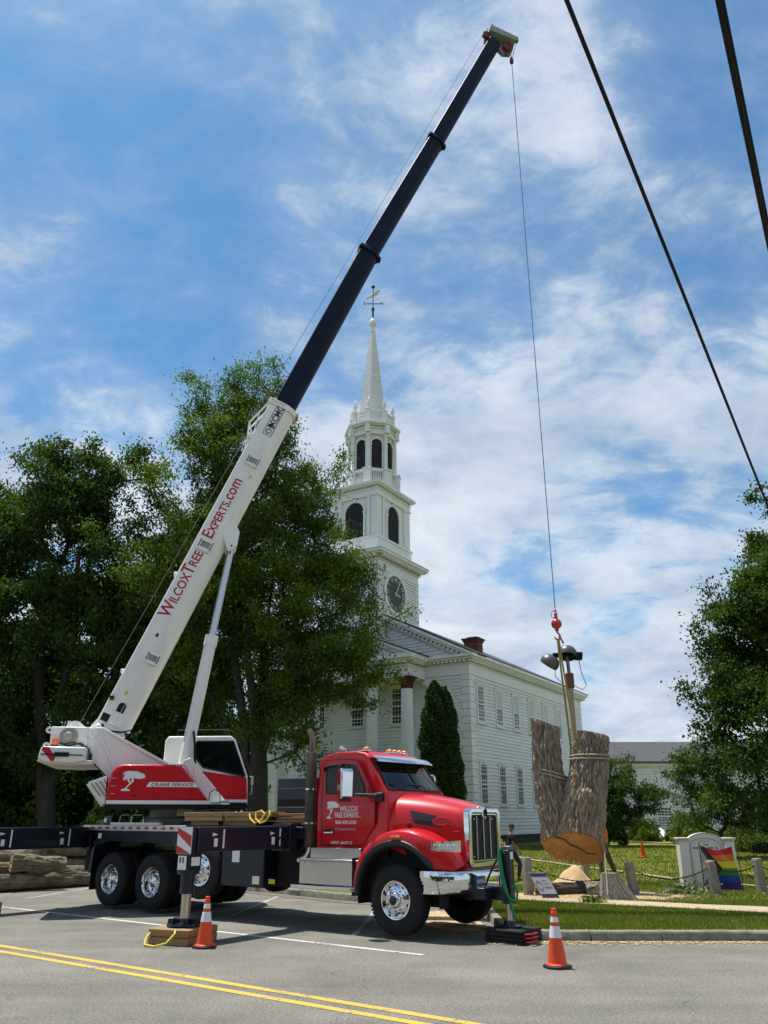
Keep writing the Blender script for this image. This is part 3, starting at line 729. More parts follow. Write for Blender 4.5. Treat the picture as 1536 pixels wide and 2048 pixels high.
# back window seen through as pale reflection stays glass; door
door = MB().prism([(-1.83, 1.40), (-1.84, 2.2), (-1.82, 2.80), (-1.76, 2.88), (-1.10, 2.88), (-1.00, 2.84), (-.66, 2.30), (-.60, 2.18), (-.60, 1.75), (-.86, 1.40)], CY0-.008, CY0+.02)
dr = part('door', door, RED, cb, bevel=.008)
wn = [(-1.73, 2.29), (-1.745, 2.74), (-1.70, 2.80), (-1.14, 2.80), (-1.04, 2.76), (-.82, 2.36), (-.84, 2.26), (-.95, 2.245)]
part('door_window', MB().prism(wn, CY0-.014, CY0-.010), GLASS, dr)
part('window_seal', MB().tube([(a, CY0-.012, b) for a, b in wn+[wn[0]]], .016, 6), BLACK, dr)
part('quarter_bar', MB().tube([(-1.20, CY0-.018, 2.79), (-1.16, CY0-.018, 2.26)], .010, 6), BLACK, dr)
vis = part('window_visor', MB().grid([[(-1.74, CY0-.012, 2.70), (-1.72, CY0-.012, 2.79), (-1.62, CY0-.012, 2.82), (-1.32, CY0-.012, 2.82)], [(-1.76, CY0-.075, 2.66), (-1.74, CY0-.085, 2.745), (-1.62, CY0-.09, 2.765), (-1.34, CY0-.09, 2.765)]]), CHROME, dr)
hd = part('door_handle', MB().box(-1.76, -1.52, CY0-.020, CY0-.010, 1.58, 1.66), MATTE, dr, bevel=.006)
part('handle_lever', MB().cyl((-1.74, CY0-.034, 1.605), (-1.54, CY0-.034, 1.605), .016, n=10).ball((-1.55, CY0-.034, 1.615), .024, 10, 6), CHROME, dr)
part('door_seam', MB().tube([(-.60, CY0-.009, 1.76), (-.60, CY0-.009, 2.18), (-.655, CY0-.009, 2.30)], .004, 4), MATTE, dr)
# lettering and tree emblem on the door
def tree_logo(k, M, m, parent, name='tree_emblem'):
    """flat leaning tree emblem: layered windswept crown, bent trunk, base; local x right, y up, unit width"""
    crown = [(.06, .92), (.16, .985), (.30, 1.0), (.45, .99), (.60, .985), (.70, .95), (.80, .915), (.74, .90), (.88, .87), (.97, .83), (.90, .815), (1.0, .765),
             (.95, .75), (.99, .70), (.90, .69), (.99, .625), (.86, .645), (.78, .60), (.70, .63), (.60, .615), (.52, .655), (.44, .60), (.36, .645), (.28, .57), (.22, .60), (.10, .50), (.12, .56), (.04, .545),
             (.10, .605), (.02, .60), (.10, .66), (.03, .67), (.12, .71), (.04, .735), (.16, .77), (.03, .80), (.14, .84), (.02, .855)]
    trunk1 = [(.40, .63), (.47, .64), (.53, .50), (.45, .40), (.30, .22), (.24, .15), (.16, .11), (.24, .24), (.34, .40), (.42, .50)]
    trunk2 = [(.26, .59), (.32, .62), (.345, .50), (.40, .44), (.36, .40), (.28, .46), (.24, .50)]
    base = [(.0, .0), (.02, .06), (.12, .13), (.24, .15), (.30, .09), (.40, .05), (.37, .0)]
    b = MB()
    for i_, poly in enumerate((crown, trunk1, trunk2, base)):
        b.prism([(p*k, q*k) for p, q in poly], .0005*i_, .003+.0005*i_, 'xy')
    bm_o = b.build(name, m, parent, recalc=False); bm_o.matrix_local = M
    return bm_o
yl = CY0-.009
def side_M(s_, z, y=yl): return basis((s_, y, z), (1, 0, 0), (0, 0, 1))
tree_logo(.30, side_M(-1.72, 1.845), WHITEV, dr)
text('lettering', 'WILCOX', .128, WHITEV, dr, side_M(-1.405, 1.972), .012, width=.43)
MB().box(-1.53, -.975, yl-.003, yl, 1.948, 1.955).build('lettering_rule', WHITEV, dr)
text('lettering', 'TREE EXPERTS', .098, WHITEV, dr, side_M(-1.53, 1.865), .012, width=.555)
text('lettering', 'LLC', .03, WHITEV, dr, side_M(-.965, 1.867))
text('lettering', '860-434-2103', .085, WHITEV, dr, side_M(-1.50, 1.755), .012, width=.48)
text('lettering', 'CT Licensed Arborist', .068, mat('faded_lettering', (.52, .40, .39), .5), dr, side_M(-1.505, 1.648), 0, width=.48)
text('lettering', 'USDOT  661377 CT', .066, WHITEV, dr, side_M(-1.60, 1.415), .008, width=.50)

# roof fittings
vz = MB().grid([[cabfront(t, 2.93)+Vector((-.02, 0, .02)) for t in np.linspace(.0, 1, 14)],
                [cabfront(t, 2.93)+Vector((.10, 0, .012)) for t in np.linspace(-.01, 1.01, 14)],
                [cabfront(t, 2.90)+Vector((.24, 0, -.05)) for t in np.linspace(-.01, 1.01, 14)],
                [cabfront(t, 2.90)+Vector((.25, 0, -.075)) for t in np.linspace(-.01, 1.01, 14)],
                [cabfront(t, 2.90)+Vector((.05, 0, -.03)) for t in np.linspace(0, 1, 14)]])
part('sun_visor', vz, CHROME, cb)
for t in (.08, .52, .62, .72, .82):
    p = Vector((-1.02, CY0+.14+(CY1-CY0-.28)*t, 3.045))
    ml = part('roof_light', MB().ball((p.x, p.y, p.z+.022), .055, 12, 6, (1.5, .9, .9)), AMBER, cb)
    part('light_base', MB().cbox((p.x-.03, p.y, p.z), (.22, .12, .03)), CHROME, cb, bevel=.01)
part('horn', MB().cyl((-1.62, .62, 3.04), (-1.62, .62, 3.09), .03, n=10).cyl((-1.60, .62, 3.09), (-1.72, .62, 3.13), .02, .045, 10), CHROME, cb)
part('antenna', MB().cyl((-1.0, .9, 3.05), (-1.25, .9, 3.22), .006, .003, 5), BLACK, cb)
# mirrors
for y, sgn in ((-.17, -1), (2.62, 1)):
    mr_ = part('mirror', MB().prism([(-.055, 2.205), (-.06, 2.635), (-.02, 2.685), (.10, 2.685), (.14, 2.645), (.145, 2.215), (.11, 2.17), (-.02, 2.17)], -.12, .12), CHROME, cb, bevel=.035, seg=3)
    mr_.matrix_local = Matrix.Translation((-.98, y, 0)) @ Matrix.Rotation(R(-28)*-sgn, 4, 'Z')
    part('mirror_shell', MB().prism([(-.05, 2.13), (-.04, 2.168), (.12, 2.168), (.11, 2.13)], -.10, .10), BLACK, mr_, bevel=.015)
    yb = CY0 if sgn < 0 else CY1
    part('mirror_arm', MB().tube([(-.50, yb+sgn*-.02, 2.215), (-.58, yb+sgn*.06, 2.23), (-.92, y-sgn*.06, 2.245)], [.05, .035, .028], 10), BLACK, cb)
part('mirror_bracket', MB().box(-.60, -.42, CY0-.05, CY0+.02, 2.13, 2.28), BLACK, cb, bevel=.02)
part('cab_side_skirt', MB().box(-1.98, -.35, CY0+.03, CY1-.03, 1.20, 1.34), MATTE, cb)

# ---- hood (lofted sections), grille, fenders, bumper
def hoodsec(s_):
    f = max(0.0, (s_+.36)/1.36)                         # 0 cowl .. 1 grille
    hw = .955 - .30*f - .11*f*f               # half width at the shoulder
    zt = 2.285 - .10*f - .16*f**2.2           # centre top
    pts = []
    for a in np.linspace(0, math.pi, 25):
        ca, sa = math.cos(a), math.sin(a)
        n_ = 3.6 if abs(ca) > 0 else 3.6
        x = hw*math.copysign(abs(ca)**(2/n_), ca); zz = 1.42 + (zt-1.42)*abs(sa)**(2/n_)
        pts.append((s_, YC - x, zz))
    zb = 1.02 + .38*max(0.0, 1-f*1.4); return [(s_, YC-hw*1.02, zb)] + pts + [(s_, YC+hw*1.02, zb)]
ss = list(np.linspace(-.40, .92, 14)) + [.98]
hr = [hoodsec(s_) for s_ in ss]
hr[-1] = [(1.0, YC+(y-YC)*.97, z-.02 if z > 1.5 else z) for _, y, z in hr[-1]]
hood = MB().grid(hr); o_ = len(hood.v)-len(hr[-1]); hood.f.append(tuple(o_+k for k in range(len(hr[-1])))); hood.sm.append(False)
hd_ = part('hood', hood, RED, sharp=42)
# side air scoop with emblem
def hood_y(s_, z): 
    sec_ = hoodsec(s_); half = sec_[:14]; zz = [p[2] for p in half]; yy = [p[1] for p in half]
    return float(np.interp(z, zz, yy))
sc_ = [(.02, 1.99), (.48, 1.90), (.53, 1.80), (.62, 1.70), (.16, 1.76), (.10, 1.82)]
part('air_scoop', MB().add([(a, hood_y(a, b)-.012, b) for a, b in sc_] + [(a, hood_y(a, b)+.03, b) for a, b in sc_], [(0, 1, 2, 3, 4, 5)] + [(i, i+6, (i+1) % 6+6, (i+1) % 6) for i in range(6)]), BLACK, hd_)
el = [(.60+.145*math.cos(a), 1.80+.062*math.sin(a)) for a in np.linspace(0, 6.283, 25)[:-1]]
part('oval_emblem', MB().add([(a, hood_y(a, b)-.016, b) for a, b in el], [tuple(range(24))]), REDV, hd_)
part('emblem_rim', MB().tube([(a, hood_y(a, b)-.014, b) for a, b in el+[el[0]]], .010, 6), RED, hd_)
part('hood_ornament', MB().box(.78, .98, YC-.02, YC+.02, 2.02, 2.05), CHROME, hd_, bevel=.012)
part('hood_crease', MB().tube([(s_, hood_y(s_, 1.64)-.004, 1.64) for s_ in np.linspace(-.3, .9, 10)], .006, 5), RED, hd_)

gr = MB()
GW, GZ0, GZ1, GS = .545, 1.08, 2.02, 1.03
def rrect(hw, z0, z1, r, n=5):
    pts = []
    for cx, cz, a0 in ((hw-r, z1-r, 0), (-hw+r, z1-r, 90), (-hw+r, z0+r, 180), (hw-r, z0+r, 270)):
        for k in range(n+1):
            a = R(a0+90*k/n); pts.append((cx+r*math.cos(a), cz+r*math.sin(a)))
    return pts
def ring(outer, inner, s0, s1):
    b = MB(); n = len(outer)
    rows = [[(s0, YC-p, q) for p, q in outer], [(s1, YC-p, q) for p, q in outer], [(s1, YC-p, q) for p, q in inner], [(s0, YC-p, q) for p, q in inner], [(s0, YC-p, q) for p, q in outer]]
    return b.grid(rows, smooth=False, close_u=True)
gs = part('grille', ring(rrect(GW, GZ0, GZ1, .10), rrect(GW-.075, GZ0+.08, GZ1-.085, .07), .95, GS+.05), CHROME, bevel=.018)
part('grille_inner_ring', ring(rrect(GW-.085, GZ0+.09, GZ1-.095, .06), rrect(GW-.10, GZ0+.105, GZ1-.11, .05), .97, GS+.03), CHROME, gs)
part('grille_mesh', MB().box(.94, GS-.01, YC-GW+.06, YC+GW-.06, GZ0+.06, GZ1-.06), mat('grille_mesh', (.045, .045, .042), .5, .7, bump=1.0, bscale=90), gs)
for k in (-1, 0, 1):
    part('grille_bar', MB().cyl((GS+.01, YC+k*.235, GZ0+.12), (GS+.01, YC+k*.235, GZ1-.13), .011, n=8), ALU, gs)
part('grille_crown', MB().lathe([(.10, 0), (.10, .04), (.075, .055), (0, .055)], 22, Matrix.Translation((GS+.0, YC, GZ1-.075)) @ Matrix.Rotation(R(90), 4, 'Y')), CHROME, gs)
part('grille_badge', MB().lathe([(.066, 0), (.06, .012), (0, .012)], 20, Matrix.Translation((GS+.056, YC, GZ1-.075)) @ Matrix.Rotation(R(90), 4, 'Y')), MATTE, gs)
for y, z in ((YC-.33, GZ1-.18), (YC-.36, GZ0+.16), (YC+.30, GZ1-.18)): part('grille_stud', MB().ball((GS+.01, y, z), .018, 8, 6), CHROME, gs)

def fender(sgn):
    y_of = (lambda y: y) if sgn < 0 else (lambda y: 2*YC-y)
    top = [(-.93, .70), (-.92, .95), (-.84, 1.20), (-.66, 1.42), (-.40, 1.575), (-.10, 1.65), (.20, 1.66), (.46, 1.60), (.68, 1.50), (.86, 1.38), (.98, 1.22), (1.02, 1.10)]
    opn = [(-.80, .60), (-.80, .80), (-.74, 1.00), (-.60, 1.20), (-.38, 1.35), (-.10, 1.425), (.18, 1.41), (.42, 1.30), (.57, 1.14), (.63, 1.06), (.76, 1.04), (.92, 1.03)]
    def wo(s_): return .03 + .46*max(0, (s_-.42)/.60)**1.7
    rows = [[], [], [], [], [], []]
    for (a, b), (c_, d_) in zip(top, opn):
        m_ = (a*.5+c_*.5, b*.5+d_*.5)
        rows[0].append((c_, y_of(wo(c_)+.05), d_-.01)); rows[1].append((c_, y_of(wo(c_)), d_)); rows[2].append((m_[0], y_of(wo(m_[0])-.012), m_[1]))
        rows[3].append((a, y_of(wo(a)+.02), b)); nx = (a-0.0)*.04; rows[4].append((a-nx*.4, y_of(wo(a)+.10), b+.035)); rows[5].append((a-nx, y_of(.72), b+.05))
    fd = part('fender', MB().grid(rows), RED, subsurf=2)
    # black flare strip round the opening
    fl = MB(); a_ = []; b_ = []; e_ = []
    for (c_, d_), (a, b) in zip(opn[:10], top[:10]):
        dd = Vector((a-c_, 0, b-d_)).normalized()
        a_.append((c_-dd.x*.03, y_of(wo(c_)+.06), d_-dd.z*.03)); b_.append((c_, y_of(wo(c_)-.03), d_)); e_.append((c_+dd.x*.10, y_of(wo(c_)-.022), d_+dd.z*.10))
    g_ = [(p[0], y_of(wo(p[0])+.01), p[2]) for p in e_]
    part('fender_flare', fl.grid([a_, b_, e_, g_]), BLACK, fd, subsurf=1)
    part('side_marker', MB().cbox((.0, y_of(.012), 1.555), (.20, .03, .04)), AMBER, fd, bevel=.008)
    # splash panel behind the wheel
    part('splash_panel', MB().box(-.96, -.90, min(y_of(.06), y_of(.7)), max(y_of(.06), y_of(.7)), .60, 1.2), MATTE, fd)
    # headlight wrapped on the nose of the fender
    def hl(u, v):
        s_ = .66+.36*u; z = 1.335+.155*v*(1-.25*(1-u)) + .02*(1-u); return (s_, y_of(wo(s_)-.022-.015*math.sin(math.pi*u)), z)
    bz = MB().grid([[hl(u, v) for u in np.linspace(0, 1, 9)] for v in np.linspace(-.08, 1.08, 5)])
    part('headlight_bezel', bz, CHROME, fd)
    def hl2(u, v):
        p = hl(.09+.83*u, .12+.76*v); return (p[0]+.004, p[1]-.010*(-sgn), p[2])
    part('headlight', MB().grid([[hl2(u, v) for u in np.linspace(0, 1, 9)] for v in np.linspace(0, 1, 5)]), CLEAR, fd)
    for u in (.30, .62, .85):
        p = hl2(u, .5); part('lamp_reflector', MB().ball((p[0], p[1]+sgn*.006, p[2]), .046, 12, 6, (.8, .35, 1)), CHROME, fd)
    p = hl2(.12, .5); part('turn_lamp', MB().ball((p[0], p[1]+sgn*.008, p[2]), .03, 10, 6, (.8, .4, 1.3)), AMBER, fd)
    return fd
fender(-1); fender(1)
def wheel_well(y0, y1, yb):
    n = 24; an = [R(-8+196*k/n) for k in range(n+1)]
    b = MB().grid([[(.83*math.cos(a_), y, .60+.83*math.sin(a_)) for a_ in an] for y in (y0, y1)])
    b.add([(.83*math.cos(a_), yb, .60+.83*math.sin(a_)) for a_ in an], [tuple(range(n+1))])
    part('wheel_well', b, MATTE, recalc=False)
wheel_well(.07, .36, .345); wheel_well(2*YC-.36, 2*YC-.07, 2*YC-.345)
# bumper: swept ends, flat middle, real thickness
bp = [(.54, .05), (.66, .05), (.84, .11), (.98, .23), (1.09, .42), (1.15, .64), (1.16, YC)]
bp = bp + [(a, 2*YC-b) for a, b in bp[-2::-1]]
rows = []
for z, ds in ((.70, -.05), (.73, .0), (.79, .010), (.95, .010), (1.015, .0), (1.04, -.04)):
    rows.append([(a+ds, b+(YC-b)*(-ds*.3 if ds > 0 else .04*0), z) for a, b in bp])
rows.append([(a-.10, b+(.05 if b < YC else -.05), 1.03) for a, b in bp]); rows.append([(a-.10, b+(.05 if b < YC else -.05), .72) for a, b in bp]); rows.append(rows[0])
bump = part('bumper', MB().grid(rows), CHROME, sharp=50)
part('licence_plate', MB().box(1.174, 1.180, .66, .96, .80, .955), mat('blue_plate', (.05, .14, .34), .5), bump)
for k in range(6): part('plate_character', MB().box(1.1805, 1.1825, .695+.040*k, .720+.040*k, .845, .900), WHITEV, bump)
part('sticker', MB().box(1.176, 1.181, 1.50, 1.90, .78, .93), WHITEV, bump)
part('sticker', MB().box(1.1815, 1.184, 1.55, 1.85, .80, .87), REDV, bump)
part('tow_mount', MB().box(.95, 1.36, .62, 1.5, .60, .79), NAVY, bump, bevel=.02)

# ---- front stabiliser at the nose with green sling and hose
JX, JY = 1.60, .98
fs = part('front_stabiliser', MB().box(JX-.085, JX+.085, JY-.085, JY+.085, .55, 1.36), NAVY, bevel=.015)
part('stabiliser_arm', MB().box(1.25, JX, JY-.10, JY+.10, .60, .80), NAVY, fs, bevel=.015)
part('stabiliser_head', MB().box(JX-.06, JX+.10, JY-.07, JY+.07, 1.36, 1.42), STEEL, fs, bevel=.01)
part('stabiliser_rod', MB().cyl((JX, JY, .27), (JX, JY, .58), .052, n=16), mat('rod_steel', (.5, .47, .43), .22, 1.0), fs)
part('stabiliser_foot', MB().lathe([(.0, .30), (.09, .30), (.11, .25), (.20, .235), (.20, .215)], 20, Matrix.Translation((JX, JY, 0))), NAVY, fs)
part('fender_decal', MB().box(JX+.088, JX+.092, JY-.05, JY+.05, 1.22, 1.33), WHITEV, fs)
part('hose', MB().tube([(1.22, .9, .80), (1.30, .88, .95), (1.42, .88, 1.15), (1.54, .90, 1.30)], .016, 8), RUBBER, fs)
slp = [(JX+.02, JY-.11, 1.30), (JX-.03, JY-.14, 1.41), (JX-.06, JY-.15, 1.30), (JX-.03, JY-.15, 1.0), (JX+.02, JY-.15, .78), (JX+.07, JY-.14, .66)]
part('stabiliser_sling', MB().tube(slp, [.015, .025, .034, .034, .036, .02], 8).tube([(JX+.07, JY-.14, .66), (JX+.13, JY-.12, .60), (JX+.20, JY-.11, .62), (JX+.22, JY-.11, .75), (JX+.18, JY-.11, .84), (JX+.14, JY-.11, .80)], .02, 8).tube([(JX+.09, JY-.12, .64), (JX+.11, JY-.12, .50), (JX+.15, JY-.12, .36)], [.02, .03, .022], 8), GREEN, fs)
# ------------------------------------------------------------------ crane superstructure (local u along the boom, v away from the camera, z up), slewed 50 deg on the deck
MS = Matrix.Translation((-7.0, 1.24, 0)) @ Matrix.Rotation(R(50), 4, 'Z')
def sp(name, b, m, parent=None, **k):
    o = b.build(name, m, parent or TR, **k)
    if parent is None: o.matrix_local = MS
    return o
tt = sp('turntable', MB().lathe([(.0, 1.70), (.80, 1.70), (.80, 1.84), (.68, 1.86), (.68, 2.06), (0, 2.06)], 36), STEEL)
sp('slew_motor', MB().box(-.05, .28, -.95, -.75, 1.90, 2.06), mat('cream_paint', (.5, .46, .36), .5), tt)
hs = sp('crane_house', MB().box(-1.50, 1.45, -1.12, 1.20, 2.04, 2.14), MATTE)
# engine cover (near side)
cover = [(-1.57, 2.215), (-1.56, 2.55), (-1.52, 2.78), (-1.44, 2.90), (-1.30, 2.955), (-.20, 2.965), (-.06, 2.93), (.03, 2.86), (.60, 2.215)]
ec = sp('engine_cover', MB().prism(cover, -1.20, -.42), REDC, hs, bevel=.05, seg=3)
sp('cover_sill', MB().prism([(-1.565, 2.135), (-1.565, 2.212), (.60, 2.212), (.66, 2.135)], -1.205, -.42), WHITEV, hs)
sp('cover_skirt', MB().prism([(-1.56, 2.03), (-1.56, 2.132), (.66, 2.132), (.50, 2.03)], -1.19, -.42), MATTE, hs)
for u in (-.62, .22): sp('panel_seam', MB().box(u, u+.006, -1.203, -1.199, 2.22, 2.90), MATTE, ec)
sp('cover_vent', MB().box(-.16, -.02, -1.06, -.9, 2.935, 2.95), MATTE, ec)
sp('cover_handle', MB().ball((-1.0, -1.20, 2.31), .05, 10, 6, (1, .2, .3)), MATTE, ec)
for z in (2.34, 2.5, 2.66): sp('louvre', MB().box(-1.50, -1.40, -1.204, -1.199, z, z+.006), WHITEV, ec)
def cam_face(u, z, v=-1.203): return basis((u, v, z), (1, 0, 0), (0, 0, 1))
tree_logo(1.0, cam_face(-1.29, 2.40) @ Matrix.Diagonal((.50, .415, 1, 1)), WHITEV, ec)
sp('name_band', MB().prism([(-.765, 2.49), (-.70, 2.59), (.275, 2.59), (.36, 2.49)], -1.2035, -1.2005), WHITEV, ec)
text('lettering', 'CRANE SERVICE', .095, BLACKV, ec, cam_face(-.665, 2.508, -1.2045), .012, width=.90, shear=.12, space=1.15)
# turret plates
tur = [(-2.96, 3.775), (-1.86, 3.785), (-.36, 3.03), (-.28, 2.90), (-.28, 2.2), (-1.50, 2.2), (-1.62, 2.64), (-2.02, 3.05), (-2.02, 3.20), (-2.95, 3.22)]
tu = sp('turret', MB().prism(tur, -.62, .62), WHITE, hs, bevel=.02)
sp('turret_rib', MB().prism([(-1.88, 3.74), (-1.86, 3.787), (-.36, 3.035), (-.30, 2.93)], -.665, -.622), WHITE, hs, bevel=.01)
sp('turret_rib', MB().beam((-1.86, -.64, 3.52), (-1.30, -.64, 2.55), .05, .035, (0, 1, 0)), WHITE, hs)
sp('turret_rib', MB().beam((-2.18, -.635, 3.78), (-2.20, -.635, 3.2), .04, .05, (0, 1, 0)), WHITE, hs)
sp('pivot_boss', MB().lathe([(.12, 0), (.12, .03), (.085, .045), (.085, .05), (.03, .05), (0, .03)], 20, Matrix.Translation((-2.05, -.62, 3.66)) @ Matrix.Rotation(R(90), 4, 'X')), WHITE, hs)
sp('winch_boss', MB().lathe([(.20, 0), (.20, .012), (.10, .02), (.10, .07), (.085, .09), (0, .09)], 24, Matrix.Translation((-2.57, -.62, 3.56)) @ Matrix.Rotation(R(90), 4, 'X')), mat('olive_grey', (.30, .29, .24), .5), hs)
sp('winch_drum', MB().cyl((-2.5, -.35, 3.74), (-2.5, .35, 3.74), .20, n=24), WHITE, hs)
for u, z in ((-2.95, 3.70), (-2.97, 3.36)):
    sp('lifting_eye', MB().lathe([(.03, -.02), (.075, -.02), (.075, .02), (.03, .02), (.03, -.02)], 16, Matrix.Translation((u-.05, -.58, z)) @ Matrix.Rotation(R(90), 4, 'X')), WHITE, hs)
sp('guard_block', MB().cbox((-2.62, -.45, 3.84), (.06, .10, .16)).cbox((-2.46, -.45, 3.84), (.10, .08, .12)).ball((-1.98, -.5, 3.80), .08, 10, 6), WHITE, hs)
# counterweight with beacon
cwp = [(-3.08, 3.06), (-3.04, 3.28), (-2.98, 3.31), (-2.12, 3.30), (-2.12, 3.02), (-2.35, 2.97), (-2.9, 2.98)]
cw = sp('counterweight', MB().prism(cwp, -1.15, 1.15), WHITE, hs, bevel=.03)
sp('counterweight_lip', MB().prism([(-3.10, 3.0), (-3.06, 3.06), (-1.95, 3.03), (-1.95, 2.95), (-2.4, 2.93), (-2.95, 2.95)], -1.08, 1.08), mat('aged_white', (.62, .60, .54), .5), hs, bevel=.015)
sp('counterweight_stripe', MB().prism([(-3.0, 3.295), (-2.88, 3.295), (-2.72, 3.08), (-2.74, 3.0), (-2.80, 3.0), (-3.02, 3.24)], -1.156, -1.1515), REFR, hs)
sp('grab_bar', MB().tube([(-3.02, -1.165, 3.14), (-2.16, -1.165, 3.13)], .012, 6).cbox((-2.60, -1.168, 3.14), (.30, .02, .09)), MATTE, hs)
bc = sp('beacon', MB().lathe([(.0, .0), (.07, 0), (.07, .12), (.05, .15), (0, .155)], 16, Matrix.Translation((-2.84, -.70, 3.37))), mat('beacon_lens', (.85, .16, .02), .3, coat=.5), hs)
sp('beacon_base', MB().lathe([(.075, 3.30), (.075, 3.37)], 14, Matrix.Translation((-2.84, -.70, 0))), BLACK, hs)
sp('wiring', MB().tube([(-2.75, -.66, 3.42), (-2.55, -.66, 3.36), (-2.3, -.66, 3.42), (-2.1, -.67, 3.30), (-2.02, -.68, 3.05), (-1.75, -.70, 2.80), (-1.60, -.74, 2.65)], .016, 6).tube([(-2.7, -.66, 3.38), (-2.45, -.66, 3.44), (-2.28, -.66, 3.38), (-2.08, -.67, 3.22)], .010, 6), RUBBER, hs)
# slatted step at the rear corner
stp = sp('access_step', MB().prism([(-2.02, 2.53), (-1.98, 2.60), (-1.62, 2.72), (-1.60, 2.14), (-1.66, 2.12)], -.95, -.93), WHITE, hs, bevel=.004)
sp('step_tray', MB().prism([(-2.05, 2.55), (-1.99, 2.50), (-1.63, 2.12), (-1.68, 2.08)], -.93, -.3), mat('aged_white', (.62, .60, .54), .5), hs)
for k in range(4):
    a = (-1.93+.085*k, -.954, 2.55+.03*k)
    sp('step_slot', MB().beam(a, (a[0]+.22, -.954, a[2]-.25-.02*k), .012, .035, (0, 1, 0)), MATTE, hs)

# operator's cab on the far side
VC = .30
oc = [(-.47, 2.14), (-.47, 3.60), (-.40, 3.70), (1.08, 3.745), (1.20, 3.66), (1.55, 2.80), (1.58, 2.14)]
cbo = sp('operator_cab', MB().prism(oc, VC, VC+.92), WHITE, hs, bevel=.03)
wn = [(.24, 3.24), (.24, 3.54), (.29, 3.60), (1.15, 3.62), (1.49, 2.80), (1.46, 2.79), (.47, 2.99)]
sp('cab_window', MB().prism(wn, VC-.012, VC-.004), GLASS, hs)
sp('window_frame', MB().tube([(a, VC-.010, b) for a, b in wn+[wn[0]]], .018, 6), BLACK, hs)
sp('cab_front_glass', MB().prism([(1.13, 3.60), (1.225, 3.62), (1.575, 2.83), (1.49, 2.80)], VC+.06, VC+.86), GLASS, hs)
sp('cab_red_panel', MB().prism([(.33, 2.92), (1.52, 2.77), (1.565, 2.27), (1.03, 2.27)], VC-.010, VC-.003), REDC, hs)
sp('cab_sill', MB().prism([(1.03, 2.20), (1.03, 2.262), (1.57, 2.262), (1.575, 2.20)], VC-.012, VC-.003), WHITEV, hs)
sp('cab_skirt', MB().box(.7, 1.56, VC-.03, VC+.9, 2.03, 2.195), MATTE, hs)
sp('cab_brace', MB().prism([(-.02, 3.10), (.14, 3.18), (1.00, 2.25), (.62, 2.16)], -.32, -.18), WHITE, hs, bevel=.015)
sp('deck_plate', MB().box(.45, 1.1, -.60, VC-.05, 2.03, 2.16), WHITE, hs, bevel=.01)
sp('deck_opening', MB().box(.72, .84, -.604, -.60, 2.07, 2.12), MATTE, hs)
sp('hand_rail', MB().tube([(.62, -.62, 2.16), (.64, -.62, 2.40), (.74, -.62, 2.47), (.86, -.62, 2.40), (.88, -.62, 2.20), (1.05, -.62, 2.20), (1.08, -.62, 2.42)], .012, 6), BLACK, hs)
sp('roof_rail', MB().tube([(-.2, VC+.1, 3.72), (-.2, VC+.1, 3.86), (1.0, VC+.1, 3.90), (1.14, VC+.08, 3.86), (1.45, VC+.05, 3.35), (1.60, VC+.05, 2.85)], .014, 6), BLACK, hs)
sp('cab_mirror', MB().cbox((1.66, VC-.05, 2.70), (.05, .10, .20)).tube([(1.60, VC, 2.8), (1.66, VC-.05, 2.78), (1.66, VC-.05, 2.40), (1.62, VC, 2.38)], .012, 6), mat('cream_paint', (.5, .46, .36), .5), hs)

# ---- boom
BT = Vector((math.cos(R(68.1)), 0, math.sin(R(68.1)))); BN = Vector((BT.z, 0, -BT.x)); BO = Vector((-2.03, 0, 4.0))
def bpt(L, h, v=0): return BO + BT*L + BN*h + Vector((0, v, 0))
def boom_section(name, a, b, hw, h, m, parent, flat=.52, cap=True):
    """a,b = (u,z) of the top edge line start and end; hw half width; h height; U-shaped bottom"""
    a = Vector((a[0], 0, a[1])); b = Vector((b[0], 0, b[1])); t = (b-a).normalized(); n = Vector((t.z, 0, -t.x))
    pr = [(-hw+.02, 0), (-hw, .02), (-hw, h*flat)]
    for k in range(1, 10):
        ang = math.pi*k/10; pr.append((-hw*math.cos(ang), h*flat + h*(1-flat)*math.sin(ang)))
    pr += [(hw, h*flat), (hw, .02), (hw-.02, 0)]
    rows = [[p + n*q + Vector((0, v, 0)) for v, q in pr] for p in (a, b)]
    bb = MB().grid(rows, close_u=True, smooth=True)
    if cap:
        k = len(pr); bb.f += [tuple(range(k))[::-1], tuple(range(k, 2*k))]; bb.sm += [False, False]
    return sp(name, bb, m, parent, sharp=30), t, n, a, b
def collar(name, a, b, t, n, hw, h, m, parent, wd=.10, gr_=.05, flat=.52):
    pr = []
    def prof(e):
        p = [(-hw-e, -e), (-hw-e, h*flat)]
        for k in range(1, 10):
            ang = math.pi*k/10; p.append((-(hw+e)*math.cos(ang), h*flat + (h*(1-flat)+e)*math.sin(ang)))
        return p + [(hw+e, h*flat), (hw+e, -e)]
    rows = []
    for L, e in ((-wd, 0.004), (-wd, gr_), (0, gr_), (.0, -.03), (-wd*.6, -.03)):
        rows.append([b + t*L + n*q + Vector((0, v, 0)) for v, q in prof(e)])
    return sp(name, MB().grid(rows, close_u=True, smooth=False), m, parent, bevel=.01)
base_end = (BO + BT*9.62)
bm0, t0, n0, _, b0 = boom_section('boom', (BO.x, BO.z), (base_end.x, base_end.z), .33, .78, WHITE, None)
collar('boom_collar', None, b0, t0, n0, .33, .78, WHITE, bm0, .16, .045)
s1, t1, n1, _, b1 = boom_section('boom_section', (1.50, 12.55), (4.13, 18.86), .275, .63, BOOMD, bm0)
collar('section_collar', None, b1, t1, n1, .275, .63, BOOMD, bm0, .13, .05)
s2, t2, n2, _, b2 = boom_section('boom_section', (3.98, 18.45), (6.54, 24.14), .24, .565, BOOMD, bm0)
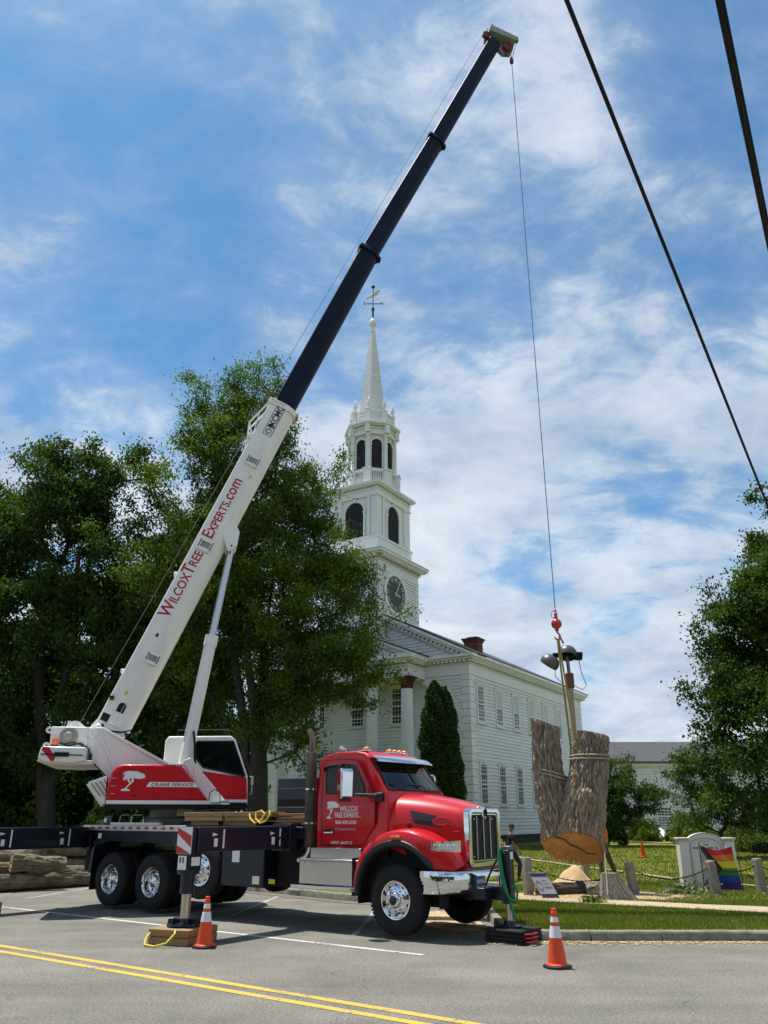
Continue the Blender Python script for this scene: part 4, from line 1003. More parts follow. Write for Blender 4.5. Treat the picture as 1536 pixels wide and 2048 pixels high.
collar('section_collar', None, b2, t2, n2, .24, .565, BOOMD, bm0, .13, .05)
s3, t3, n3, _, b3 = boom_section('boom_section', (6.42, 23.78), (9.02, 29.66), .20, .51, BOOMD, bm0)
for L, h in ((-.35, .3), (-.48, .22), (-.60, .35), (-.72, .25)):
    p = b2 + t2*L + n2*h; sp('bolt_hole', MB().lathe([(.035, 0), (0, -.003)], 10, Matrix.Translation((p.x, -.241, p.z)) @ Matrix.Rotation(R(90), 4, 'X')), MATTE, bm0)
# boom foot
ft = [bpt(0, -.01), bpt(.02, .62), bpt(-.10, .72), bpt(-.28, .45), bpt(-.42, .10), bpt(-.38, -.05), bpt(-.2, -.06)]
sp('boom_foot', MB().prism([(p.x, p.z) for p in ft], -.29, .29), WHITE, bm0, bevel=.02)
def on_boom(L, h, dv=0.0): return basis(bpt(L, h, -.33-dv), BT, -BN)
def bface(poly, dv0, dv1): return MB().prism(poly, dv0, dv1, 'xy')
def bf(name, poly, m, L, h, z0=.001, z1=.006, **k):
    o = bface(poly, z0, z1).build(name, m, bm0, **k); o.matrix_local = on_boom(L, h); return o
arch = [(-.10, -.09), (.06, -.09)] + [(.06+.09*math.cos(a)*.8, .09*math.sin(a)) for a in np.linspace(-1.4, 1.4, 7)] + [(.06, .09), (-.10, .09)]
bf('access_hole', arch, MATTE, .42, .37)
bf('access_hole', [(-.09, -.09), (.09, -.09), (.09, .09), (-.09, .09)], MATTE, .10, .14)
bf('access_hole', [(.05*math.cos(a), .05*math.sin(a)) for a in np.linspace(0, 6.283, 15)[:-1]], MATTE, -.10, .16)
for L, h, k in ((7.60, .36, 1.0), (4.88, .30, 1.05), (1.75, .47, .9)):
    fr = MB()
    for x0, x1, y0, y1 in ((-.16, .16, .12, .18), (-.16, .16, -.18, -.12), (-.16, -.08, -.12, .12), (.08, .16, -.12, .12)):
        fr.box(x0*k, x1*k, y0*k, y1*k, .001, .055)
    o = fr.build('boom_bracket', WHITE, bm0, bevel=.008); o.matrix_local = on_boom(L, h)
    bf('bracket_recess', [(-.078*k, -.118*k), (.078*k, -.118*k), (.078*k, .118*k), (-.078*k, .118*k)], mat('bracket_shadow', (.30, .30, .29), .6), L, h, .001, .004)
    for yy in (.15, -.15):
        bf('bracket_slot', [(-.11*k, yy*k-.012), (.11*k, yy*k-.012), (.11*k, yy*k+.012), (-.11*k, yy*k+.012)], MATTE, L, h, .056, .058)
for L in (1.24, 3.95): sp('boom_lug', MB().cbox(bpt(L, -.03), (.14, .20, .10)), WHITE, bm0, bevel=.02)
text('lettering', 'WilcoxTree', .44, REDV, bm0, on_boom(2.78, .355, .002), .016, smallcaps=True, width=1.90)
text('lettering', 'Experts.com', .42, REDV, bm0, on_boom(5.08, .365, .002), .016, smallcaps=True, width=1.84)
# maker's mark: rounded outline, lozenge emblem and letters
lx0, lx1, ly = 8.52, 9.50, .235
def outline(pts, w, name, L, h):
    b = MB(); n = len(pts)
    for i in range(n):
        p = Vector((*pts[i], .004)); q = Vector((*pts[(i+1) % n], .004)); b.beam(p, q, w, .004)
    o = b.build(name, BLACKV, bm0); o.matrix_local = on_boom(L, h)
capr = [(.98+.10*math.cos(a), .12+.12*math.sin(a)) for a in np.linspace(-1.57, 1.57, 9)]
outline([(0, 0)] + capr + [(0, .24)], .016, 'mark_outline', 8.50, .47)
outline([(.26, 0), (.26, .24)], .014, 'mark_outline', 8.50, .47)
dia = [(.05, .12), (.09, .06), (.17, .06), (.21, .12), (.17, .18), (.09, .18)]
outline(dia, .030, 'mark_emblem', 8.50, .47)
bf('mark_emblem', [(.27, .02), (.42, .12), (.27, .22)], BLACKV, 8.50, .47, .003, .006)
text('lettering', 'XCMG', .24, BLACKV, bm0, on_boom(8.80, .435, .003), .03, width=.72)
# guide frame and rope on the back of the boom
sp('rope_guide', MB().tube([bpt(8.31, .0, -.25), bpt(8.66, -.24, -.25), bpt(9.50, -.03, -.25)], .026, 8).tube([bpt(8.31, .0, .25), bpt(8.66, -.24, .25), bpt(9.50, -.03, .25)], .026, 8).tube([bpt(8.66, -.24, -.25), bpt(8.66, -.24, .25)], .022, 8).tube([bpt(8.4, .0, -.25), bpt(9.1, -.13, -.25)], .015, 6), WHITE, bm0)
sp('guide_roller', MB().cbox(bpt(8.28, -.04, -.1), (.16, .45, .13)), WHITE, bm0, bevel=.02)
tip = Vector((8.86, 0, 30.04))
sp('hoist_rope', MB().tube([(-2.42, -.1, 3.94), bpt(8.35, -.16, -.1), bpt(8.66, -.26, -.05), tip], .008, 6), STEEL, bm0)
# boom head
hp = [(8.90, 29.72), (8.92, 30.02), (9.08, 30.24), (9.22, 30.25), (10.14, 29.93), (10.12, 29.74), (9.95, 29.30), (9.62, 29.22), (9.44, 29.42), (9.02, 29.55)]
HEAD = mat('head_grey', (.27, .29, .28), .55, var=.15)
for v0 in (-.22, .16):
    sp('head_plate', MB().prism([(9.00, 30.0), (9.05, 30.24), (9.2, 30.26), (10.16, 29.95), (10.14, 29.74), (9.06, 29.98)] if v0 < 0 else hp, v0, v0+.05), HEAD, bm0, bevel=.01)
sp('head_bar', MB().beam((9.05, 0, 30.12), (10.12, 0, 29.84), .34, .11, (0, 0, 1)), HEAD, bm0, bevel=.01)
SHV = mat('sheave_red', (.13, .012, .012), .5)
for u, z, r in ((8.95, 29.92, .15), (9.80, 29.55, .19)):
    sp('sheave', MB().lathe([(0, -.07), (r, -.07), (r*.88, 0), (r, .07), (0, .07)], 24, Matrix.Translation((u, 0, z)) @ Matrix.Rotation(R(90), 4, 'X')), SHV, bm0)
sp('head_cheek', MB().prism([(9.45, 29.50), (9.55, 29.66), (10.02, 29.55), (9.94, 29.34), (9.65, 29.27)], .09, .14), HEAD, bm0)
sp('head_posts', MB().cyl((9.12, -.1, 30.22), (9.20, -.1, 30.48), .02, n=6).cyl((9.02, .1, 30.1), (9.07, .1, 30.46), .014, n=6).cyl((9.96, -.1, 29.95), (10.02, -.1, 30.14), .02, n=6).cbox((10.16, -.1, 29.93), (.10, .12, .22)), BLACK, bm0)
sp('limit_switch', MB().cbox((9.66, -.1, 29.02), (.07, .06, .18)).cyl((9.66, -.1, 29.3), (9.66, -.1, 29.1), .008, n=5), BLACK, bm0)
HANG = 9.93
sp('load_rope', MB().tube([(HANG, 0, 29.62), (HANG, 0, 18), (HANG, 0, 7.42)], .0125, 6), STEEL, bm0)
sp('anti_block_weight', MB().lathe([(.02, 28.74), (.07, 28.76), (.075, 28.9), (.05, 29.02), (.02, 29.04)], 12, Matrix.Translation((HANG, 0, 0))), SHV, bm0)
sp('limit_cord', MB().tube([(10.16, -.1, 29.85), (10.05, -.05, 29.4), (HANG+.03, 0, 29.03)], .010, 5), BLACK, bm0)
# lift cylinder and its bracket under the boom
c0 = Vector((-.02, 0, 2.75)); c1 = bpt(5.17, .90)
cdv = (c1-c0).normalized()
sp('lift_cylinder', MB().cyl(c0, c0+cdv*3.34, .145, n=24).cyl(c0+cdv*3.16, c0+cdv*3.42, .165, n=24).cbox(c0+cdv*.12, (.30, .34, .34)), WHITE, bm0)
sp('lift_rod', MB().cyl(c0+cdv*3.40, c1, .092, n=24), mat('polished_rod', (.42, .45, .47), .16, 1.0), bm0)
sp('cylinder_pipe', MB().tube([c0+cdv*.8+Vector((-.13, -.1, 0)), c0+cdv*2.0+Vector((-.13, -.1, 0)), c0+cdv*3.2+Vector((-.13, -.1, 0))], .018, 6), WHITE, bm0)
sp('cylinder_hose', MB().tube([c0+cdv*1.05+Vector((.05, -.17, 0)), c0+cdv*.75+Vector((.14, -.19, 0)), c0+cdv*.45+Vector((.20, -.19, 0)), c0+cdv*.1+Vector((.30, -.2, 0))], .025, 8), RUBBER, bm0)
gp = [bpt(5.85, .62), bpt(5.36, .52), bpt(5.28, .62), bpt(5.02, .86), bpt(5.08, .98), bpt(5.26, 1.02), bpt(5.62, .92)]
for v0 in (-.30, .18): sp('cylinder_bracket', MB().prism([(p.x, p.z) for p in gp], v0, v0+.12), WHITE, bm0, bevel=.02)
sp('bracket_pin', MB().cyl((c1.x, -.32, c1.z), (c1.x, .32, c1.z), .065, n=16), WHITE, bm0)
sp('bracket_pin', MB().cyl((c1.x, -.335, c1.z), (c1.x, -.31, c1.z), .025, n=10), MATTE, bm0)

# ---- things lying on the deck
def board(name, s0, s1, y0, y1, z0, z1, m, label, cat='lumber', group=None, rz=0):
    c_ = sw((s0+s1)/2, (y0+y1)/2, z0)
    b = MB().box(-(s1-s0)/2, (s1-s0)/2, -(y1-y0)/2, (y1-y0)/2, 0, z1-z0).build(name, m, bevel=.006)
    b.location = c_; b.rotation_euler = (0, 0, A36+rz)
    return tag(b, label, cat, group)
g = 'timber mats stacked on the crane truck deck'
for k, (s0, s1, z, y0) in enumerate([(-5.45, -4.6, 1.712, .25), (-4.5, -3.55, 1.712, .28), (-5.55, -4.42, 1.80, .16), (-4.38, -3.25, 1.80, .20), (-5.57, -4.40, 1.885, .15), (-4.36, -3.05, 1.885, .16)]):
    board('timber_mat', s0, s1, y0, y0+.62, z, z+.082, LUMBER, ['short blond timber mat low in the deck stack at the stripes end', 'short blond timber mat low in the deck stack at the cab end', 'blond timber mat in the middle of the deck stack at the stripes end', 'blond timber mat in the middle of the deck stack at the cab end', 'top blond timber mat of the deck stack at the stripes end', 'top blond timber mat of the deck stack at the yellow rope'][k], 'timber mat', g, random.uniform(-.02, .02))
g2 = 'cedar boards piled behind the cab'
for k in range(6):
    board('cedar_board', -3.10+.05*(k % 2), -2.32, .34+.2*(k % 2), .52+.2*(k % 2), 1.77+.058*(k//2), 1.82+.058*(k//2), LUMBER2, 'reddish cedar board in the pile behind the exhaust stack', 'board', g2, random.uniform(-.05, .05))
def rope_thing(name, pts, r, m, label, cat):
    o = MB().tube(pts, r, 8).build(name, m); return tag(o, label, cat)
rope_thing('rope', [sw(-3.62, .14, 1.93), sw(-3.55, .10, 1.84), sw(-3.40, .08, 1.76), sw(-3.25, .10, 1.82), sw(-3.20, .14, 1.93), sw(-3.30, .15, 1.99), sw(-3.42, .12, 1.96), sw(-3.38, .08, 1.84), sw(-3.25, .07, 1.76), sw(-3.12, .09, 1.80), sw(-3.05, .13, 1.92), sw(-3.10, .16, 1.99)], .017, YELLOW, 'yellow rope looped over the timber mats on the deck', 'rope')
for k in range(2):
    p = [sw(-7.75+.42*k, .16, 1.71), sw(-7.72+.42*k, .16, 1.88), sw(-7.66+.42*k, .16, 1.92), sw(-7.38+.42*k, .16, 1.92), sw(-7.33+.42*k, .16, 1.88), sw(-7.30+.42*k, .16, 1.71)]
    o = MB().tube([TR.matrix_world.inverted() @ q if False else q for q in p], .014, 6)
    q = MB(); q.v = [tuple(Matrix.Rotation(-A36, 4, 'Z') @ (Vector(v)-P0)) for v in o.v]; q.f = o.f; q.sm = o.sm
    part('grab_rail', q, ALU)
part('deck_ladder', MB().box(-8.0, -6.3, .12, .2, 1.71, 1.76), ALU)
bx = board('timber_crate', -7.35, -6.75, .7, 1.2, 1.71, 1.95, LUMBER, 'blond wooden crate under the crane house', 'crate')
# pads under the jacks
pl = sw(-2.62, -2.19)
def mats_pile(c_, sx, sy, th, n, m, name, label, cat, rz):
    for k in range(n):
        o = MB().box(-sx/2, sx/2, -sy/2, sy/2, .004, th-.004).build(name, m, bevel=.012); o.location = (c_.x, c_.y, k*th); o.rotation_euler = (0, 0, A36+rz+random.uniform(-.015, .015))
        tag(o, label[k], cat, 'pads under the jacks')
mats_pile(pl, .74, .84, .115, 2, LUMBER, 'timber_pad', ['blond timber pad on the asphalt under the outrigger jack', 'upper blond timber pad with the outrigger jack foot standing on it'], 'pad', .25)
rope_thing('rope', [Vector((pl.x-.45, pl.y-.20, .20)), Vector((pl.x-.50, pl.y-.36, .10)), Vector((pl.x-.48, pl.y-.50, .03)), Vector((pl.x-.30, pl.y-.62, .02)), Vector((pl.x-.12, pl.y-.60, .06)), Vector((pl.x-.02, pl.y-.50, .18)), Vector((pl.x-.04, pl.y-.42, .215))], .016, YELLOW, 'yellow rope handle of the timber pad beside the traffic cone', 'rope')
rl = sw(-8.95, -2.34)
mats_pile(rl, .80, .92, .12, 2, LUMBER, 'timber_pad', ['blond timber pad under the rear outrigger jack', 'upper blond timber pad under the rear outrigger jack'], 'pad', .1)
fp = sw(1.66, .97)
mats_pile(fp, .66, .72, .052, 4, RUBBER, 'outrigger_pad', ['lowest black plastic pad under the green-slung front jack', 'second black plastic pad of the stack under the front jack', 'third black plastic pad of the stack under the front jack', 'top black plastic pad with the front jack standing on it'], 'pad', .0)
for k in range(3):
    z = .045+.055*k; a = sw(2.0, .70, z)
    o = MB().tube([a, sw(2.09, .68, z+.01), sw(2.12, .80, z+.012), sw(2.09, .95, z+.01), sw(2.0, .95, z)], .014, 6).build('pad_handle', mat('red_cord', (.45, .03, .03), .6))
    tag(o, 'red cord handle looped from the black jack pads', 'cord handle', 'red cord handles of the black pads')
# ------------------------------------------------------------------ the church (local x = along its long side away from the camera, y = along the front, z up; origin at its near corner)
D1A = math.atan2(.852, .524)
CH = empty('church', (4.79, 45.0, 0), D1A)
tag(CH, 'white clapboard church with columned portico and tall tiered steeple', 'church')
LS, WF, YM = 19.2, 15.0, 7.5         # side length, front width, centre line
Z0, ZF, ZE = 1.05, 9.42, 10.45       # sill, underside of the frieze, eaves
def cp(name, b, m, parent=None, **k): return b.build(name, m, parent or CH, **k)
PITCH = .19
def boards(b, p0, p1, z0, z1, nrm, clip=None, lap=.05):
    """clapboards between plan points p0,p1; every board is a tilted face with a shadowed lower lip"""
    p0 = Vector((*p0, 0)); p1 = Vector((*p1, 0)); n = Vector((*nrm, 0)); z = z0
    while z < z1-.01:
        zt = min(z+PITCH, z1); a, c_ = p0, p1
        if clip:
            r = clip(zt)
            if r is None: break
            a, c_ = p0.lerp(p1, r[0]), p0.lerp(p1, r[1])
        lap_ = lap*random.uniform(.75, 1.2); dz_ = random.uniform(-.008, .008)
        k = [a + n*lap_ + Vector((0, 0, z+dz_)), c_ + n*lap_ + Vector((0, 0, z-dz_*.5)), c_ + n*.004 + Vector((0, 0, zt)), a + n*.004 + Vector((0, 0, zt)), a + Vector((0, 0, z)), c_ + Vector((0, 0, z))]
        b.add(k, [(0, 1, 2, 3), (4, 5, 1, 0)])
        z += PITCH
cp('foundation', MB().box(.06, LS-.06, .06, WF-.06, .1, Z0+.02), mat('dark_foundation', (.05, .045, .04), .9, var=.3))
cp('wall_core', MB().box(.0, LS, .0, WF, Z0, ZE), CHURCH)
sid = MB()
boards(sid, (.55, 0), (LS-.5, 0), Z0, ZF, (0, -1))
boards(sid, (0, .55), (0, WF-.55), Z0, ZF, (-1, 0))
boards(sid, (LS, 0), (LS, WF), Z0, ZF, (1, 0))
tag(cp('clapboards', sid, CHURCH, recalc=False), kind='stuff')
cp('sill_board', MB().box(-.045, LS+.045, -.045, WF+.045, Z0-.12, Z0+.04), TRIM)
# quoins: each block a piece of its own, alternating long and short
def quoins(cx, sx, sy, z0, z1, long_, short_, parent=None, h=.40):
    z = z0; k = 0
    while z < z1-.1:
        L = long_ if k % 2 == 0 else short_; S_ = short_ if k % 2 == 0 else long_
        zt = min(z+h, z1)
        x0, x1 = sorted((cx[0]-sx*.05, cx[0]+sx*L)); y0, y1 = sorted((cx[1]-sy*.05, cx[1]+sy*S_))
        cp('quoin', MB().box(x0, x1, y0, y1, z+.012, zt-.012), TRIM, parent, bevel=.02)
        z += h; k += 1
quoins((0, 0), 1, 1, Z0+.05, ZF, .62, .50)
quoins((LS, 0), -1, 1, Z0+.05, ZF, .60, .48)
quoins((0, WF), 1, -1, Z0+.05, ZF, .62, .5)
# entablature along the side and the front corners
def entab(b, x0, x1, y0, y1, z0, z1, over):
    h = z1-z0
    b.box(x0-.07, x1+.07, y0-.07, y1+.07, z0, z0+h*.12); b.box(x0-.05, x1+.05, y0-.05, y1+.05, z0+h*.12, z0+h*.55)
    b.box(x0-.11, x1+.11, y0-.11, y1+.11, z0+h*.55, z0+h*.62)
    b.box(x0-over*.75, x1+over*.75, y0-over*.75, y1+over*.75, z0+h*.78, z0+h*.88); b.box(x0-over, x1+over, y0-over, y1+over, z0+h*.88, z1)
en = MB(); entab(en, 0, LS, 0, WF, ZF, ZE+.05, .50); cp('entablature', en, TRIM)
def modillions(b, p0, p1, n, z0, z1, dep, wd, sp_, back=.0):
    """row of small bracket blocks along p0-p1, projecting along n"""
    p0 = Vector((*p0, 0)); p1 = Vector((*p1, 0)); L = (p1-p0).length; t = (p1-p0)/L; n = Vector((*n, 0)); k = int(L/sp_)
    for i in range(k):
        c_ = p0 + t*(L*(i+.5)/k)
        q = [c_-t*wd/2, c_+t*wd/2, c_+t*wd/2+n*dep, c_-t*wd/2+n*dep]
        b.add([v+Vector((0, 0, z)) for z in (z0, z1) for v in q], [(0, 1, 5, 4), (1, 2, 6, 5), (2, 3, 7, 6), (3, 0, 4, 7), (3, 2, 1, 0), (4, 5, 6, 7)])
md = MB()
modillions(md, (-.3, -.05), (LS+.3, -.05), (0, -1), ZF+.69, ZF+.83, .30, .12, .27)
modillions(md, (-.05, 0), (-.05, WF), (-1, 0), ZF+.69, ZF+.83, .30, .12, .27)
tag(cp('modillions', md, TRIM), kind='stuff')

# roof, gable front and raking cornice
SL = .485; ZP = ZE+.10 + (YM+.5)*SL
roof = MB().prism([(-.55, ZE+.06), (-.55, ZE+.14), (YM, ZP+.08), (WF+.55, ZE+.14), (WF+.55, ZE+.06), (YM, ZP)], -.58, LS+.58, 'yz'); cp('roof', roof, ROOFM)
cp('gable_core', MB().prism([(.1, ZE), (WF-.1, ZE), (YM, ZE+(YM-.1)*SL)], .06, LS-.06, 'yz'), CHURCH)
gb = MB(); boards(gb, (.06, .2), (.06, WF-.2), ZE+.12, ZP-.5, (-1, 0), lambda z: None if (z-ZE)/SL > YM-.8 else (((z-ZE)/SL+.3)/(WF-.4), 1-((z-ZE)/SL+.3)/(WF-.4)))
tag(cp('gable_clapboards', gb, CHURCH, recalc=False), kind='stuff')
def rake(b, x0, x1, y0, z0, y1, z1, th, x_in):
    """raking cornice board from (y0,z0) to (y1,z1), thickness th below the line, between x0 and x1"""
    b.add([(x, y, z) for x in (x0, x1) for y, z in ((y0, z0), (y1, z1), (y1, z1-th), (y0, z0-th))], [(0, 1, 2, 3), (7, 6, 5, 4), (0, 4, 5, 1), (3, 2, 6, 7), (0, 3, 7, 4), (1, 5, 6, 2)])
rk = MB()
for sgn in (0, 1):
    Y = (lambda y: y) if not sgn else (lambda y: WF-y)
    rake(rk, -.56, .05, Y(-.55), ZE+.055, Y(YM), ZP-.005, .16, 0); rake(rk, -.42, .05, Y(-.2), ZE+.05, Y(YM), ZP-.17, .14, 0); rake(rk, -.16, .05, Y(.1), ZE-.05, Y(YM), ZP-.42, .16, 0)
cp('raking_cornice', rk, TRIM)
rm = MB()
for sgn in (0, 1):
    for i in range(26):
        y = .3+(YM-.4)*i/26; z = ZE+.05+(y+.5)*SL-.36; yy = y if not sgn else WF-y
        rm.cbox((-.22, yy, z), (.26, .12, .13))
tag(cp('rake_modillions', rm, TRIM), kind='stuff')

# windows: frame, dark sash, bars, sill and crown, standing proud of the boards
def window(face, c_, w, h, z, cols=3, rows_=8, blind=0.0, keystone=False, parent=None):
    """face 's' = long side (facing -y), 'f' = front (facing -x); c_ = centre along the wall, z = sill height"""
    M = Matrix.Translation((c_, 0, z)) if face == 's' else Matrix.Translation((0, c_, z)) @ Matrix.Rotation(R(-90), 4, 'Z')
    if face == 'f': M = Matrix.Translation((0, c_, z)) @ Matrix.Rotation(R(-90), 4, 'Z')
    fw = .11
    def B(name, b, m, p, **k):
        o = b.build(name, m, p, **k)
        if p is CH: o.matrix_local = M
        return o
    fr = MB().box(-w/2-fw, -w/2, -.085, .0, -.02, h+.02).box(w/2, w/2+fw, -.085, .0, -.02, h+.02).box(-w/2-fw-.03, w/2+fw+.03, -.10, .0, h, h+.13).box(-w/2-fw-.06, w/2+fw+.06, -.14, 0, h+.13, h+.18)
    wo_ = B('window', fr, TRIM, CH)
    B('sill', MB().box(-w/2-fw-.06, w/2+fw+.06, -.15, 0, -.10, -.02), TRIM, wo_)
    B('pane', MB().box(-w/2, w/2, -.042, -.036, 0, h), WGLASS, wo_)
    bars = MB().box(-w/2, w/2, -.072, -.043, h*.5-.035, h*.5+.035)
    for k in range(1, cols): x = -w/2+w*k/cols; bars.box(x-.008, x+.008, -.062, -.043, 0, h)
    for k in range(1, rows_): zz = h*k/rows_; bars.box(-w/2, w/2, -.060, -.043, zz-.007, zz+.007)
    bars.box(-w/2, -w/2+.05, -.066, -.043, 0, h).box(w/2-.05, w/2, -.066, -.043, 0, h).box(-w/2, w/2, -.0665, -.043, 0, .06).box(-w/2, w/2, -.0665, -.043, h-.05, h)
    B('sash', bars, TRIM, wo_)
    if blind: B('blind', MB().box(-w/2+.05, w/2-.05, -.0425, -.0421, h*(1-blind), h-.03), BLIND, wo_)
    if keystone: B('keystone', MB().prism([(-.09, h), (-.12, h+.22), (.12, h+.22), (.09, h)], -.16, -.01), TRIM, wo_, bevel=.01)
    return wo_
for k in range(7):
    c_ = 1.32 + 2.56*k
    window('s', c_, .84, 2.05, 6.86, blind=[0.0, .5, .5, .5, .62, .55, .5][k])
    window('s', c_, .84, 2.08, 2.52, keystone=True)
for c_ in (4.62, 7.45, 10.3): window('f', c_, .86, 2.05, 6.92, cols=4)
for c_ in (1.75, 13.2): window('f', c_, .84, 2.0, 6.92); window('f', c_, .84, 2.0, 2.5)
dr_ = cp('front_door', MB().box(-.06, 0, 6.55, 8.35, Z0, 4.3), mat('green_door', (.02, .05, .035), .5), bevel=.01)
cp('door_surround', MB().box(-.10, 0, 6.25, 6.55, Z0, 4.6).box(-.10, 0, 8.35, 8.65, Z0, 4.6).box(-.14, 0, 6.2, 8.7, 4.6, 4.95), TRIM)

# portico: columns, entablature, pediment
PO = 1.62
def column(y):
    n = 24; rows = []
    prof = [(.46, Z0-.35), (.46, Z0-.20), (.42, Z0-.18), (.43, Z0-.08), (.385, Z0-.02), (.375, 1.6), (.37, 4.0), (.345, 6.5), (.325, 8.62)]
    co = cp('column', MB().lathe(prof[:5], 32, Matrix.Translation((-PO, y, 0))), TRIM)
    rr = []
    for r, z in prof[4:]:
        rr.append([(-PO+(r*(1-.045*(k % 2)))*math.cos(2*math.pi*k/64), y+(r*(1-.045*(k % 2)))*math.sin(2*math.pi*k/64), z) for k in range(64)])
    cp('fluted_shaft', MB().grid(rr, close_u=True, smooth=False), TRIM, co)
    CAPM = mat('capital_netting', (.016, .014, .014), .8, color2=(.10, .010, .012), vscale=2.2)
    cap = cp('capital', MB().lathe([(.335, 8.62), (.34, 8.75), (.36, 8.86), (.43, 9.0), (.47, 9.10), (.47, 9.2)], 28, Matrix.Translation((-PO, y, 0))).box(-PO-.46, -PO+.46, y-.46, y+.46, 9.2, 9.30), CAPM if y < 4 else TRIM, co)
    if y > 4:
        for sy in (-1, 1):
            cp('volute', MB().lathe([(0, -.46), (.12, -.46), (.15, -.3), (.15, .3), (.12, .46), (0, .46)], 16, Matrix.Translation((-PO, y+sy*.40, 9.08)) @ Matrix.Rotation(R(90), 4, 'Y')), TRIM, co)
    return co
for y in (3.12, 5.42, 9.5, 11.85): column(y)
cp('scroll_bracket', MB().lathe([(0, -.12), (.18, -.12), (.18, .12), (0, .12)], 18, Matrix.Translation((-.12, 2.72, 9.08)) @ Matrix.Rotation(R(90), 4, 'X')), TRIM)
PY0, PY1 = 2.78, 12.2
pe = MB()
for z0, z1, o_ in ((9.30, 9.42, .0), (9.42, 9.86, -.02), (9.86, 9.94, .06), (10.16, 10.26, .33), (10.26, 10.50, .46)):
    pe.box(-PO-.40-o_, .02, PY0-o_, PY1+o_, z0, z1)
pe.box(-PO-.30, -.04, PY0+.1, PY1-.1, 9.94, 10.16)
cp('portico_entablature', pe, TRIM)
pm = MB(); modillions(pm, (-PO-.45, PY0), (-PO-.45, PY1), (-1, 0), 10.02, 10.16, .26, .12, .26); modillions(pm, (-PO-.3, PY0-.04), (-.6, PY0-.04), (0, -1), 10.02, 10.16, .26, .12, .26)
tag(cp('portico_modillions', pm, TRIM), kind='stuff')
cp('portico_ceiling', MB().box(-PO-.2, -.01, PY0+.2, PY1-.2, 9.25, 9.31), CHURCH)
PSL = .40; PPZ = 10.5 + (YM-PY0+.46)*PSL
cp('portico_roof', MB().prism([(PY0-.52, 10.50), (YM, PPZ+.02), (PY1+.52, 10.50), (PY1+.52, 10.56), (YM, PPZ+.10), (PY0-.52, 10.56)], -PO-.92, .6, 'yz'), ROOFM)
cp('tympanum', MB().prism([(PY0, 10.49), (PY1, 10.49), (YM, 10.49+(YM-PY0)*PSL)], -PO-.36, .3, 'yz'), CHURCH)
rk = MB()
for sgn in (0, 1):
    Y = (lambda y: y) if not sgn else (lambda y: 2*YM-y-.02)
    rake(rk, -PO-.88, -PO-.30, Y(PY0-.48), 10.498, Y(YM), PPZ-.002, .13, 0); rake(rk, -PO-.62, -PO-.30, Y(PY0-.1), 10.52, Y(YM), PPZ-.14, .22, 0)
cp('portico_rake', rk, TRIM)
tb_ = MB(); boards(tb_, (-PO-.36, PY0), (-PO-.36, PY1), 10.6, PPZ-.5, (-1, 0), lambda z: None if (z-10.49)/PSL > YM-PY0-.4 else (((z-10.49)/PSL)/(PY1-PY0), 1-((z-10.49)/PSL)/(PY1-PY0)))
tag(cp('tympanum_clapboards', tb_, CHURCH, recalc=False), kind='stuff')
st = MB()
for k in range(5): st.box(-PO-.9-.32*k, 0, PY0-.5, PY1+.5, .0, Z0-.34-.155*k if k else Z0-.34)
cp('portico_steps', st, GRANITE)
# chimney of brick courses
chm = cp('chimney', MB().box(5.0, 5.75, 1.7, 2.65, 10.7, 12.42), BRICK)
for k in range(9): cp('brick_course', MB().box(4.99, 5.76, 1.69, 2.66, 11.2+.13*k, 11.2+.13*k+.10), BRICK, chm)
cp('chimney_cap', MB().box(4.93, 5.82, 1.63, 2.72, 12.36, 12.48), BRICK, chm); cp('chimney_crown', MB().box(4.86, 5.89, 1.56, 2.79, 12.50, 12.60).box(5.1, 5.65, 1.8, 2.5, 12.6, 12.7), mat('slate_cap', (.07, .06, .06), .8), chm)
# gutter downpipe and a small floodlight on the far corner
cp('corner_lamp', MB().cbox((LS+.35, -.15, 4.9), (.3, .18, .14)).cyl((LS, -.02, 4.9), (LS+.3, -.12, 4.9), .02, n=6), BLACK)

# ---- steeple
TX, TY = 1.52, YM+.03
def stage(b, hx, hy, z0, z1): b.box(TX-hx, TX+hx, TY-hy, TY+hy, z0, z1)
def P4(hx, hy): return [((TX-hx, TY-hy), (TX+hx, TY-hy), (0, -1)), ((TX-hx, TY+hy), (TX-hx, TY-hy), (-1, 0)), ((TX+hx, TY-hy), (TX+hx, TY+hy), (1, 0)), ((TX+hx, TY+hy), (TX-hx, TY+hy), (0, 1))]
tower = cp('clock_stage', (lambda b: (stage(b, 2.50, 2.08, 10.2, 16.95), b)[1])(MB()), CHURCH)
tb2 = MB()
for a, c_, n in P4(2.50, 2.08):
    a = Vector(a); c_ = Vector(c_); t = (c_-a).normalized(); boards(tb2, a+t*.32, c_-t*.32, 11.0, 16.4, n)
tag(cp('tower_clapboards', tb2, CHURCH, tower, recalc=False), kind='stuff')
for sx in (-1, 1):
    for sy in (-1, 1): quoins((TX+sx*2.50, TY+sy*2.08), -sx, -sy, 11.2, 16.3, .42, .34, tower, .36)
tc_ = MB()
for z0, z1, o_ in ((16.30, 16.42, .06), (16.42, 16.86, .03), (16.86, 16.95, .10), (17.15, 17.25, .44), (17.25, 17.42, .55), (17.42, 17.48, .60)): stage(tc_, 2.50+o_, 2.08+o_, z0, z1)
stage(tc_, 2.50, 2.08, 16.9, 17.2); cp('clock_cornice', tc_, TRIM, tower)
tm = MB()
for a, c_, n in P4(2.60, 2.18): modillions(tm, a, c_, n, 17.01, 17.15, .32, .14, .30)
tag(cp('clock_modillions', tm, TRIM, tower), kind='stuff')
